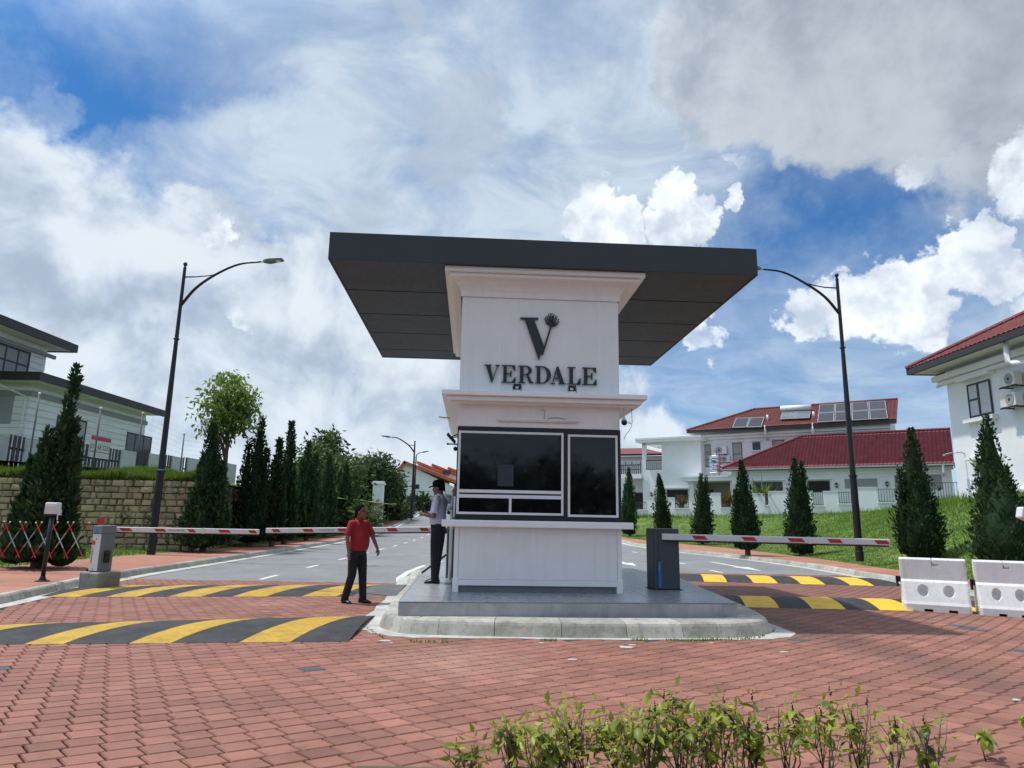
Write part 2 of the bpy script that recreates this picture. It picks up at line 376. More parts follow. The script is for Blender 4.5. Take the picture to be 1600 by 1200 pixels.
for k in range(9):
    y0 = 21.0 + 4.0 * k; ribbon([(6.46 - .11 * k, y0), (6.40 - .11 * k, y0 + 1.1)], .12, 'lane_dash', road, m_white)
ribbon([(-2.55, 16.35), (-2.72, 17.4), (-2.78, 19.2), (-2.7, 21.5), (-2.3, 24)], .17, 'edge_line', road, m_white)
for (tx, ty, hx, hy) in ((7.75, 26.6, 8.05, 22.0), (4.0, 27.6, 4.3, 23.4)):
    d = np.array([hx - tx, hy - ty]); L = np.linalg.norm(d); d /= L; n = np.array([-d[1], d[0]]); t0 = np.array([tx, ty]); z = -.002
    P = lambda a, b: (*(t0 + d * a + n * b), z)
    g = MB(); g.add([P(0, -.08), P(L * .62, -.08), P(L * .62, .08), P(0, .08), P(L * .6, -.3), P(L, 0), P(L * .6, .3)], [(0, 1, 2, 3), (4, 5, 6)])
    g.build('lane_arrow', m_white, road)
# kerbs
def kerb_stones(poly, side, name, label, step=1.15, h=.15, w=.15, zf=zroad):
    root = thing(name, label, 'kerb', kind='structure')
    pts = [np.array(p, float) for p in poly]; seg = [np.linalg.norm(b - a) for a, b in zip(pts, pts[1:])]; S = np.cumsum([0] + seg)
    def P(s):
        i = min(len(seg) - 1, max(0, int(np.searchsorted(S, s) - 1))); t = (s - S[i]) / seg[i]; return pts[i] + (pts[i + 1] - pts[i]) * t
    s = 0.
    while s < S[-1] - .1:
        e = min(S[-1], s + step - .012); rows = []
        j = random.uniform(-.006, .006)
        for q in np.linspace(s, e, 3):
            p = P(q); t = P(min(S[-1], q + .05)) - P(max(0, q - .05)); t /= np.linalg.norm(t); n = np.array([t[1], -t[0]]) * side  # n points to the road
            z = zf(p[1]) + j
            rows.append([(*(p + n * a), z + b) for a, b in ((.03, -.06), (.03, .02), (-.01, h - .03), (-.035, h), (-w, h), (-w, -.06))])
        g = MB(); g.loft(rows); tv = random.uniform(.2, .8); g.t = [tv] * len(g.t); g.build('kerb_stone', m_conc, root); s += step
    # gutter
    g = MB(); rows = []
    for q in np.linspace(0, S[-1], 50):
        p = P(q); t = P(min(S[-1], q + .05)) - P(max(0, q - .05)); t /= np.linalg.norm(t); n = np.array([t[1], -t[0]]) * side; z = zf(p[1])
        rows.append([(*(p + n * .03), z + .012), (*(p + n * .30), z + .008), (*(p + n * .30), z - .03)])
    g.sheet(rows).build('gutter', m_apron, root)
    return root
kerb_stones([p for p in KL if p[1] >= 4] , 1, 'kerb', 'pale concrete kerb along the left carriageway from the forecourt into the distance')
kerb_stones(KR_FRONT + KR[1:], -1, 'kerb', 'pale concrete kerb bending round the right carriageway below the grass bank')
# footpaths
pA = [gpr(u, v, .15)[:2] for u, v in ((975, 841), (1062, 850), (1135, 856.5), (1200, 864), (1285, 875), (1360, 886), (1430, 896), (1520, 908), (1620, 922), (1800, 950))]
pA = [np.array((8.6, 86.)), np.array((8.1, 60.))] + [np.array(p) for p in pA]
pathR_in = [np.array((KR[-1][0], 86.))] + [np.array((interp(KR, p[1]), p[1])) if p[1] > 17 else None for p in pA[1:]]
front = [(10.6, 14.8), (11.6, 13.0), (13.6, 11.4)]
k = 0
for i, p in enumerate(pathR_in):
    if p is None: pathR_in[i] = np.array(front[min(k, 2)]); k += 1
g = MB()
for i in range(len(pA) - 1):
    for t0, t1 in zip(np.linspace(0, 1, 7)[:-1], np.linspace(0, 1, 7)[1:]):
        r = []
        for t in (t0, t1):
            a = pathR_in[i] * (1 - t) + pathR_in[i + 1] * t; b = pA[i] * (1 - t) + pA[i + 1] * t; d = (b - a) / (np.linalg.norm(b - a) + 1e-6)
            r.append([(*(a + d * .12), zroad(a[1]) + .147), (*(b + d * .25), zroad(b[1]) + .147)])
        tv = random.uniform(.25, .75); o = len(g.t); g.sheet(r); g.t[o:] = [tv] * (len(g.t) - o)
tag(g.build('footpath', m_path), 'orange brick footpath between the right kerb and the grass bank', 'footpath', kind='structure')
PLo = [(-11.9, 4), (-12.0, 14), (-12.2, 17), (-12.1, 21), (-11.5, 26), (-11.35, 33), (-11.7, 50), (-12.9, 80)]
g = MB()
ysl = np.linspace(4, 80, 90)
for y0, y1 in zip(ysl[:-1], ysl[1:]):
    o = len(g.t); tv = random.uniform(.25, .75)
    g.sheet([[(interp(KL, y) - .14, y, zroad(y) + .147), (interp(PLo, y), y, zroad(y) + .147)] for y in (y0, y1)]); g.t[o:] = [tv] * (len(g.t) - o)
tag(g.build('footpath', m_path), 'orange brick footpath between the left kerb and the grass strip under the stone wall', 'footpath', kind='structure')
# brick edging course laid across the left path edge (bands of single bricks)
# ------------------------------------------------------------------ traffic island
ISL = [(-2.42, 17.4), (-2.14, 14.6), (-1.98, 12.0), (-1.84, 10.2), (-1.72, 9.62), (-1.38, 9.22), (-.9, 9.12), (.7, 9.08), (2.3, 9.22), (3.1, 9.36), (3.55, 9.66), (3.78, 10.2), (3.92, 11.8), (3.98, 14.0), (3.5, 16.6), (2.4, 18.4), (.4, 19.2), (-1.6, 18.6)]
def smooth_closed(P, n=6):
    P = [np.array(p, float) for p in P]; out = []; N = len(P)
    for i in range(N):
        a, b, c, d = P[i - 1], P[i], P[(i + 1) % N], P[(i + 2) % N]
        for t in np.arange(n) / n:
            out.append(.5 * (2 * b + (c - a) * t + (2 * a - 5 * b + 4 * c - d) * t * t + (3 * b - a - 3 * c + d) * t ** 3))
    return out
ISLs = smooth_closed(ISL, 6)
def normals_closed(P):
    out = []
    for i in range(len(P)):
        t = P[(i + 1) % len(P)] - P[i - 1]; t = t / np.linalg.norm(t); out.append(np.array([t[1], -t[0]]))
    return out
ISN = normals_closed(ISLs)
_c = np.mean(ISLs, axis=0)
ISN = [n if np.dot(n, p - _c) > 0 or True else -n for n, p in zip(ISN, ISLs)]
if np.dot(ISN[40], ISLs[40] - _c) < 0: ISN = [-n for n in ISN]
island = thing('traffic_island', 'grey tiled concrete island with a pale rounded kerb carrying the guard house', 'traffic island', kind='structure')
m_tile = M('island_tile', (.25, .255, .265), .3, .12, 1.2, .06, 30, spec=.5, stain=[(1.6, .5, .75, .3, (.25, .255, .265))])
m_riser = M('island_riser', (.40, .40, .405), .7, .16, 1.3, .25, 50, stain=[(2.0, .48, .7, .55, (.2, .2, .2)), (7, .55, .75, .3, (.42, .42, .41))], streak=(.5, (.2, .195, .185), 5))
PLAT = [(-1.48, 9.46), (3.25, 9.95), (3.46, 14.0), (2.95, 16.6), (1.4, 17.6), (-1.4, 17.6), (-2.02, 17.0), (-1.79, 13.6)]
g = MB(); g.prism(PLAT, (0, 0, -.05), (1, 0, 0), (0, 1, 0), (0, 0, 1), .413)
g.build('platform', m_riser, island, bevel=.012)
# floor tiles, laid square to the booth
TY = R(3.3); tux, tuy = np.array([math.cos(TY), math.sin(TY)]), np.array([-math.sin(TY), math.cos(TY)])
def inside(poly, p):
    c = False
    for (x0, y0), (x1, y1) in zip(poly, poly[1:] + poly[:1]):
        if (y0 > p[1]) != (y1 > p[1]) and p[0] < (x1 - x0) * (p[1] - y0) / (y1 - y0) + x0: c = not c
    return c
def clip(poly, lo, hi, axis):
    for sgn, lim in ((1, lo), (-1, hi)):
        out = []
        for i in range(len(poly)):
            a, b = poly[i - 1], poly[i]; da, db = sgn * (a[axis] - lim), sgn * (b[axis] - lim)
            if (da >= 0) != (db >= 0): t = da / (da - db); out.append(tuple(np.array(a) * (1 - t) + np.array(b) * t))
            if db >= 0: out.append(b)
        poly = out
        if not poly: return []
    return poly
pl_loc = [((np.array(p) - np.array(PLAT[0])) @ tux, (np.array(p) - np.array(PLAT[0])) @ tuy) for p in PLAT]
ts = .6
for i in range(-3, 10):
    for j in range(-1, 15):
        q = clip(clip(pl_loc, i * ts + .002, (i + 1) * ts - .002, 0), j * ts + .002, (j + 1) * ts - .002, 1)
        if len(q) < 3: continue
        pts = [np.array(PLAT[0]) + a * tux + b * tuy for a, b in q]
        gg = MB(); gg.prism([(p[0], p[1]) for p in pts], (0, 0, .364), (1, 0, 0), (0, 1, 0), (0, 0, 1), .012 + random.uniform(-.0006, .0006)); gg.build('floor_tile', m_tile, island)
N_ = len(ISLs); per = 6
for k in range(0, N_, 3):
    rows = []
    for q in range(k, k + 4):
        p, n = ISLs[q % N_], ISN[q % N_]
        if q == k + 3: p = p + (ISLs[(q - 1) % N_] - p) * .03
        rows.append([(*(p + n * a), b) for a, b in ((.02, -.05), (0, .015), (-.055, .145), (-.075, .175), (-.11, .19), (-.5, .19), (-.5, -.05))])
    gg = MB(); gg.loft(rows); tv = random.uniform(.2, .8); gg.t = [tv] * len(gg.t); gg.build('kerb_stone', m_conc, island, smooth=False)
g = MB(); rows = []
for q in range(N_ + 1):
    p, n = ISLs[q % N_], ISN[q % N_]
    w = .10 + .16 * max(0, 1 - np.linalg.norm(p - np.array((-1.55, 9.5))) / 1.6) + .22 * max(0, 1 - np.linalg.norm(p - np.array((3.6, 9.8))) / .9) + (.14 if p[0] < -1.7 else 0) + .02 * math.sin(q * 1.7)
    rows.append([(*(p + n * -.03), .012), (*(p + n * w), .010), (*(p + n * w), -.04)])
g.sheet(rows).build('apron', m_apron, island)
ISL_OUT = [tuple(p + n * .12) for p, n in zip(ISLs, ISN)]
# ------------------------------------------------------------------ interlocking pavers, laid round the bend
POLE = np.array([-23.7, 41.35]); DR, DT = .187, .212 / 41.5
dark_spots = [gp(u, v)[:2] for u, v in ((484, 1045), (28, 1029), (4, 1044), (232, 1010), (1478, 975), (1492, 978), (1506, 980), (1520, 983), (1535, 985), (1598, 1016), (1250, 1000))]
band = [gp(u, v)[:2] for u, v in ((1075, 935), (1160, 958), (1260, 985), (1380, 1018), (1500, 1050), (1620, 1082), (1800, 1130))]
def soil_at(p):
    d = min(np.linalg.norm(p - (a + (b - a) * min(1, max(0, np.dot(p - a, b - a) / np.dot(b - a, b - a))))) for a, b in zip(band, band[1:]))
    s = max(0, 1 - (d / .62) ** 2)
    if p[0] > 3.6 and p[1] > 10.5: s = max(s, .62 * sstep(p[1], 10.5, 13))  # right lane past the island front darker throughout
    if p[0] < -2 and p[1] > 10: s = max(s, .12)
    w = np.linalg.norm((p - np.array((-.55, 7.6))) / (1.25, 1.35)); s -= .95 * max(0, 1 - w)
    w = np.linalg.norm((p - np.array((-4.2, 12.0))) / (1.2, .6)); s -= .8 * max(0, 1 - w)
    return s
cells = []
_i0 = int((np.hypot(*(np.array((8., 0)) - POLE))) / DR)
for i in range(int(22 / DR), int(66 / DR)):
    r = i * DR
    for j in range(-190, 190):
        th = R(-52) + j * DT; p = POLE + r * np.array([math.cos(th), math.sin(th)])
        if not (2.6 < p[1] < 20.7) or p[0] < interp(KL, p[1]) + .3 or p[0] > 16: continue
        if p[1] > 15.95 and p[0] < 3.5: continue
        if p[1] > 11.2 and p[0] > 9.9: 
            if p[0] > {True: 10.0}.get(p[1] > 15, 10.1 + max(0, 15 - p[1]) * .75): continue
        cells.append((i, j, p, r, th))
cells = [c for c in cells if not inside(ISL_OUT, c[2])]
def paver_geom(c):
    i, j, p, r, th = c; e = .0072; er, et = e, e / r
    sk = .024 if p[0] < .6 else 0; sb = .020 if p[0] >= .6 else 0
    def W(dr, dt): rr = r + dr; a = th + dt; q = POLE + rr * np.array([math.cos(a), math.sin(a)]); return q
    hr, ht = DR / 2 - er, DT / 2 - et
    # zigzag sides: the long joint steps back at every stone
    loc = [(-hr, -ht - sk / r), (hr, -ht + sk / r), (hr, ht + sk / r), (-hr, ht - sk / r)]
    if sb: loc = [(-hr - sb, -ht), (hr - sb, -ht), (hr + sb, ht), (-hr + sb, ht)]
    z = .004 + random.uniform(-.0018, .0014); tx, ty = random.uniform(-.005, .005), random.uniform(-.005, .005)
    o = [W(*q) for q in loc]; ctr = sum(o) / 4; v = []
    for q in o: v.append((*(ctr + (q - ctr) * .93), z + (q - ctr) @ (tx, ty)))
    for q in o: v.append((*q, z - .009 + (q - ctr) @ (tx, ty)))
    for q in o: v.append((*q, -.034))
    f = [(0, 1, 2, 3)] + [(a, (a + 1) % 4, 4 + (a + 1) % 4, 4 + a) for a in range(4)] + [(4 + a, 4 + (a + 1) % 4, 8 + (a + 1) % 4, 8 + a) for a in range(4)]
    return v, f
def in_frame(p):
    if p[1] < 2: return False
    u, v = proj((p[0], p[1], 0)); return -5 < u < 1605 and v < 1210
near = sorted([c for c in cells if in_frame(c[2])], key=lambda c: np.hypot(*c[2]))[:300]
nset = {(c[0], c[1]) for c in near}
def paver_obj(cs, name, **k):
    g = MB(); soil = []
    for c in cs:
        v, f = paver_geom(c); dk = any(np.linalg.norm(c[2] - d) < .1 for d in dark_spots)
        g.add(v, f, 1 if dk else 0, min(1, max(0, random.gauss(.5, .18)))); soil += [soil_at(c[2])] * len(v)
    o = g.build(name, [m_paver, m_dpaver], forecourt, **k)
    at_ = o.data.attributes.new('soil', 'FLOAT', 'POINT'); at_.data.foreach_set('value', soil); return o
for c in near: paver_obj([c], 'paver')
paver_obj([c for c in cells if (c[0], c[1]) not in nset], 'paver_field', kind='stuff')
# ------------------------------------------------------------------ speed bumps
m_blk = M('bump_black', (.026, .026, .028), .75, .25, 3, .4, 130, stain=[(3, .45, .68, .6, (.062, .058, .054)), (.9, .5, .7, .5, (.05, .04, .036)), (9, .6, .72, .4, (.12, .11, .10))])
m_yel = M('bump_yellow', (.50, .30, .018), .7, .14, 3, .35, 130, stain=[(3.5, .46, .66, .6, (.25, .16, .03)), (16, .54, .7, .6, (.07, .058, .035)), (1.1, .5, .7, .35, (.33, .25, .08))])
m_yel2 = M('bump_yellow_bright', (.78, .46, .015), .6, .1, 3, .25, 130, stain=[(5, .5, .7, .5, (.40, .24, .03)), (20, .58, .74, .45, (.16, .11, .03))])
m_gbump = M('bump_grey', (.11, .11, .11), .85, .2, 2, .4, 130, stain=[(3, .5, .7, .5, (.19, .185, .18))])
def bump(label, P0, P1, Q0, Q1, breaks, mats, h=.055):
    """breaks: (x on the near edge, x on the far edge, material of the section that starts there)"""
    root = thing('speed_bump', label, 'speed bump', group='speed bumps across the two lanes')
    ny = lambda x: lerp(P0[1], P1[1], (x - P0[0]) / (P1[0] - P0[0])); fy = lambda x: lerp(Q0[1], Q1[1], (x - Q0[0]) / (Q1[0] - Q0[0]))
    for (a, b, mi), (a2, b2, _m) in zip(breaks, breaks[1:]):
        g = MB(); rows = []
        for t in np.linspace(0, 1, 9):
            z = .006 + h * math.sin(math.pi * t) ** .8; k = 0 if mi == 0 else 0.0
            row = []
            for s in np.linspace(0, 1, 5):
                xn, xf = lerp(a + .003, a2 - .003, s), lerp(b + .003, b2 - .003, s)
                row.append((lerp(xn, xf, t), lerp(ny(xn), fy(xf), t), z))
            rows.append(row)
        g.sheet(rows)
        nv = len(g.v); low = [(x, y, -.02) for (x, y, z) in (rows[0] + rows[-1])]
        g.build({0: 'black_section', 1: 'yellow_stripe', 2: 'grey_section'}[mi], mats[mi], root, smooth=True)
    return root
def alt(stripes, x0, x1, slant, w_f=None, tail=0):
    out = [(x0, x0 + .0, 0)]
    for a, b in stripes: out += [(a, a + slant, 1), (b, b + slant, 0)]
    out.append((x1, x1 - .1, 0)); return out
BM = [m_blk, m_yel, m_gbump]
bump('wide black hump with slanting yellow stripes, front one of the left lane pair', (-7.6, 7.78), (-1.85, 8.6), (-7.75, 9.05), (-2.0, 10.8),
     alt([(-6.75, -6.3), (-5.5, -5.08), (-4.39, -3.93), (-3.18, -2.6)], -7.5, -1.92, .33), BM, .06)
b2 = alt([(-8.11, -7.62), (-7.18, -6.68), (-6.16, -5.6), (-5.07, -4.48), (-3.86, -3.24)], -8.25, -2.9, .55)
b2[-1] = (-2.95, -2.75, 2); b2.append((-2.1, -2.25, 0))
bump('striped black hump with a dusty grey end behind the man in red', (-8.25, 12.34), (-2.07, 13.4), (-8.25, 14.42), (-2.2, 15.65), b2, BM, .06)
BM2 = [m_blk, m_yel2, m_gbump]
bump('rubber hump of black and yellow blocks running up to the first white water barrier', (3.9, 12.66), (9.6, 12.45), (4.2, 14.5), (9.9, 14.3),
     alt([(4.28, 4.88), (5.45, 6.06), (6.65, 7.24), (7.85, 8.45)], 4.1, 9.3, .42), BM2, .07)
bump('rubber hump of black and yellow blocks on the right lane beside the asphalt edge', (3.9, 17.85), (10, 17.35), (4.2, 20.1), (10.3, 19.8),
     alt([(4.98, 5.56), (6.2, 6.81), (7.36, 7.96), (8.56, 9.14)], 4.05, 9.95, .5), BM2, .07)
# scraps of dried mortar and weeds on the paving
m_mort = M('mortar', (.47, .44, .41), .9, .15, 9, .4, 90)
g = MB()
for u, v, s in ((980, 1012, .07), (988, 1008, .04), (972, 1010, .03), (894, 1031, .045), (1224, 1019, .05), (600, 1002, .07), (612, 1004, .03), (1112, 1005, .03), (845, 1005, .03), (1588, 1094, .035)):
    p = gp(u, v, .006); n = 9; a0 = random.random() * 6
    ring = [(p[0] + s * random.uniform(.5, 1.1) * math.cos(a0 + 6.283 * k / n) * 1.3, p[1] + s * random.uniform(.5, 1.1) * math.sin(a0 + 6.283 * k / n)) for k in range(n)]
    g.prism(ring, (0, 0, .002), (1, 0, 0), (0, 1, 0), (0, 0, 1), .007 + s * .06)
tag(g.build('mortar_scraps', m_mort), 'white scraps of dried mortar scattered on the red paving before the island', 'debris', kind='stuff')
# ------------------------------------------------------------------ guard house
B0 = np.array([.46, 10.835, .376]); BY = math.atan2(.15, 2.64)
bx, by = np.array([math.cos(BY), math.sin(BY), 0]), np.array([-math.sin(BY), math.cos(BY), 0])
def bloc(P): d = np.array(P) - B0; return np.array([d @ bx, d @ by, d[2]])
def bworld(x, y, z): return B0 + x * bx + y * by + np.array([0, 0, z])
def BL(u, v, y=0.):
    d = ray(u, v); t = ((B0 - CAM) @ by + y) / (d @ by); q = bloc(CAM + d * t); return q[0], q[2]
def BZ(u, v, zl):
    d = ray(u, v); q = bloc(CAM + d * ((B0[2] + zl - CH) / d[2])); return q[0], q[1]
m_wp = M('white_paint', (.84, .83, .815), .38, .03, 1.5, .05, 25, spec=.45, stain=[(2.5, .58, .8, .25, (.66, .64, .6))], streak=(.16, (.52, .5, .46), 9))
m_trim = M('white_trim', (.85, .845, .83), .4, .03, 2, .04, 25, spec=.45)
m_black = M('black_frame', (.018, .018, .02), .45, .1, 3, .1, 60)
m_alu = M('white_aluminium', (.74, .745, .76), .35, .05, 3, .05, 60, spec=.5)
m_glass = M('dark_glass', (.004, .004, .005), .03, .02, 1, 0, spec=.5, ior=1.47)
m_roof = M('roof_cladding', (.034, .036, .042), .5, .1, 1.0, .08, 40, spec=.45)
m_soff = M('soffit_cladding', (.050, .060, .075), .6, .12, 1.2, .1, 40)
m_dk = M('black_metal', (.014, .014, .017), .4, .1, 3, .05, 60)
m_let = M('letter_black', (.012, .013, .017), .3, .08, 3, .02, 60, spec=.5)
m_plinth = M('grey_plinth', (.2, .22, .23), .7, .15, 4, .2, 60)
house = thing('guard_house', 'white guard house with big flat black roof and black VERDALE lettering on its tower', 'guard house', B0, BY)
HW, DP = 1.32, 5.3
XL, XR = -HW, HW
_, ZCB = BL(840, 822, -.14); _, ZCT = BL(840, 812, -.14)       # counter
ZC0, ZC1 = .985, 1.09
_, ZW1 = BL(842, 669)                                            # top of the black window band
_, ZCAN0 = BL(850, 622, -.34); _, ZCAN1 = BL(850, 613, -.34)
_, ZCO1 = BL(852, 420, -.33)
# core walls, set back behind the panels
g = MB(); g.box(XL + .02, XR - .02, .02, DP, .1, ZCO1 - .02); g.build('wall', m_wp, house)
g = MB(); g.box(XL + .09, XR - .09, .05, DP - .05, 0, .12); g.build('plinth', m_plinth, house)
seams = [-1.0 + 2 * f for f in (0., .25, .47, .87, 1.)]
def panels(z0, z1, y=0., fr=(0., .245, .462, .875, 1.), inset=.0):
    for a, b in zip(fr, fr[1:]):
        x0, x1 = XL + inset + (2 * (HW - inset)) * a, XL + inset + (2 * (HW - inset)) * b
        gg = MB(); gg.box(x0 + .004, x1 - .004, y, y + .018, z0, z1); gg.build('wall_panel', m_wp, house, bevel=.004)
        if b < 1:
            gg = MB(); gg.box(x1 - .022, x1 + .022, y - .003, y + .001, z0 + .01, z1 - .01); gg.build('cover_strip', m_trim, house, bevel=.002)
panels(.19, ZC0, inset=.07)
for s in (-1, 1):
    g = MB(); g.box(min(s * HW, s * (HW - .07)), max(s * HW, s * (HW - .07)), -.006, .06, 0., ZC0); g.build('corner_post', m_trim, house, bevel=.006)
    g = MB(); g.box(min(s * (HW + .008), s * (HW - .082)), max(s * (HW + .008), s * (HW - .082)), -.014, .07, 0., .2); g.build('post_foot', m_trim, house, bevel=.005)
g = MB(); g.box(XL + .083, XR - .083, -.012, .02, .10, .185); g.build('skirting', m_trim, house, bevel=.005)
# side walls' panels
for s in (-1, 1):
    for k in range(4):
        y0 = .06 + k * (DP - .06) / 4; y1 = y0 + (DP - .06) / 4 - .008
        gg = MB(); gg.box(min(s * (HW - .02), s * HW), max(s * (HW - .02), s * HW), y0, y1, .12, ZC0); gg.build('side_panel', m_wp, house, bevel=.003)
# counter
xa, xb = BL(690, 817, -.14)[0], BL(990, 821, -.14)[0]
g = MB(); g.box(xa, xb, -.15, .25, ZC0, ZC1); g.box(xa, XL + .01, .25, 1.6, ZC0, ZC1); g.build('counter', m_trim, house, bevel=.012)
# black window band with two windows
g = MB(); g.box(XL - .004, XR + .004, -.008, .03, ZC1, ZW1); g.build('window_band', m_black, house, bevel=.004)
for s in (-1, 1):
    g = MB(); g.box(min(s * (HW - .02), s * (HW + .004)), max(s * (HW - .02), s * (HW + .004)), .03, 2.6, ZC1, ZW1); g.build('side_band', m_black, house)
def framed_window(x0, x1, z0, z1, panes, mull, fw=.036):
    root = MB(); y = -.03
    for a in ((x0, x0 + fw, z0, z1), (x1 - fw, x1, z0, z1), (x0 + fw, x1 - fw, z1 - fw, z1), (x0 + fw, x1 - fw, z0, z0 + fw)): root.box(a[0], a[1], y, y + .022, a[2], a[3])
    for a in mull: root.box(a[0], a[1], y + .002, y + .022, a[2], a[3])
    w = root.build('window', m_alu, house, bevel=.003)
    for p in panes:
        gg = MB(); gg.box(p[0], p[1], y + .012, y + .018, p[2], p[3]); gg.build('pane', m_glass, w)
    return w
x0, z1 = BL(717, 673); x1, z0 = BL(880, 806)
zt1 = BL(800, 766)[1]; zt0 = BL(800, 779)[1]; xm = BL(797, 790)[0]; fw = .036
win1 = framed_window(x0, x1, z0, z1, [(x0 + fw, x1 - fw, zt1, z1 - fw), (x0 + fw, xm - .02, z0 + fw, zt0), (xm + .02, x1 - fw, z0 + fw, zt0)],
                     [(x0 + fw, x1 - fw, zt0, zt0 + .055), (x0 + fw, x1 - fw, zt1 - .05, zt1), (xm - .02, xm + .02, z0 + fw, zt0)])
# paper pinned behind the tinted pane
ax0, az1 = BL(778, 726); ax1, az0 = BL(802, 760)
g = MB(); g.box(ax0, ax1, -.0205, -.0185, az0, az1); g.build('notice', M('tinted_paper', (.032, .038, .058), .5, .1, 8, 0), win1)
x0, z1 = BL(887, 679); x1, z0 = BL(966, 809)
framed_window(x0, x1, z0, z1, [(x0 + fw, x1 - fw, z0 + fw, z1 - fw)], [])
# header strip with cable box
panels(ZW1 + .003, ZCAN0 - .05, y=0)
# canopy
xl, xr = BL(690, 617, -.34)[0], BL(1012, 628, -.34)[0]
ov = .33
g = MB(); g.box(xl, xr, -.34, DP - .3, ZCAN0 + .02, ZCAN1 + .005); g.build('canopy', m_trim, house, bevel=.01)
g = MB(); g.box(xl + .07, xr - .07, -.27, DP - .4, ZCAN0 - .055, ZCAN0 + .019); g.build('canopy_moulding', m_trim, house, bevel=.012)
g = MB(); g.box(xl + .15, xr - .15, -.2, DP - .5, ZCAN0 - .075, ZCAN0 - .056); g.build('canopy_soffit', m_wp, house)
# tower
panels(ZCAN1 + .01, ZCO1 - .3, y=0)
xl2, xr2 = BL(695, 423, -.34)[0], BL(1009, 434, -.34)[0]
zc = ZCO1
g = MB()
g.box(xl2, xr2, -.34, DP + .1, zc - .085, zc - .002); g.build('cornice', m_trim, house, bevel=.01)
g = MB(); g.box(xl2 + .075, xr2 - .075, -.265, DP + .03, zc - .15, zc - .086); g.build('cornice_moulding', m_trim, house, bevel=.015)
g = MB()
h0, h1 = zc - .42, zc - .15
rr = []
for t in np.linspace(0, 1, 6):      # cove between wall and moulding
    o = .02 + .215 * (1 - math.cos(t * math.pi / 2)); z = h0 + (h1 - h0) * math.sin(t * math.pi / 2)
    rr.append([(XL - o, -o, z), (XR + o, -o, z), (XR + o, DP - .1 + o, z), (XL - o, DP - .1 + o, z)])
g.loft(rr, caps=False).build('cornice_cove', m_wp, house)
# roof
fx0 = BZ(513, 405, zc)[0]; fx1 = BZ(1184, 430, zc)[0]; bk = (BZ(590, 559, zc)[1] + BZ(1018, 570, zc)[1]) / 2; fy = -.42
RX0, RX1, RY0, RY1 = fx0, fx1, fy, min(bk, 7.0)
zt = BL(850, 375.5, fy)[1]
g = MB(); t = .03
g.box(RX0, RX1, RY0, RY0 + t, zc - .01, zt); g.box(RX0, RX1, RY1 - t, RY1, zc - .01, zt)
g.box(RX0, RX0 + t, RY0 + t, RY1 - t, zc - .01, zt); g.box(RX1 - t, RX1, RY0 + t, RY1 - t, zc - .01, zt); g.build('fascia', m_roof, house, bevel=.006)
g = MB(); g.box(RX0 + t, RX1 - t, RY0 + t, RY1 - t, zt - .06, zt - .02); g.build('roof', m_roof, house)
g = MB(); g.box(RX0 + t, RX1 - t, RY0 + t, RY1 - t, zc + .03, zc + .04); g.build('roof_deck', m_dk, house)
cuts = [RY0 + t] + [BZ(u, v, zc)[1] for u, v in ((600, 454.5), (625, 491.5), (642, 521), (655, 547))] + [RY1 - t]
for a, b in zip(cuts, cuts[1:]):
    g = MB(); g.box(RX0 + t + .002, RX1 - t - .002, a + .02, b - .02, zc, zc + .025); g.build('soffit_panel', m_soff, house, bevel=.004)
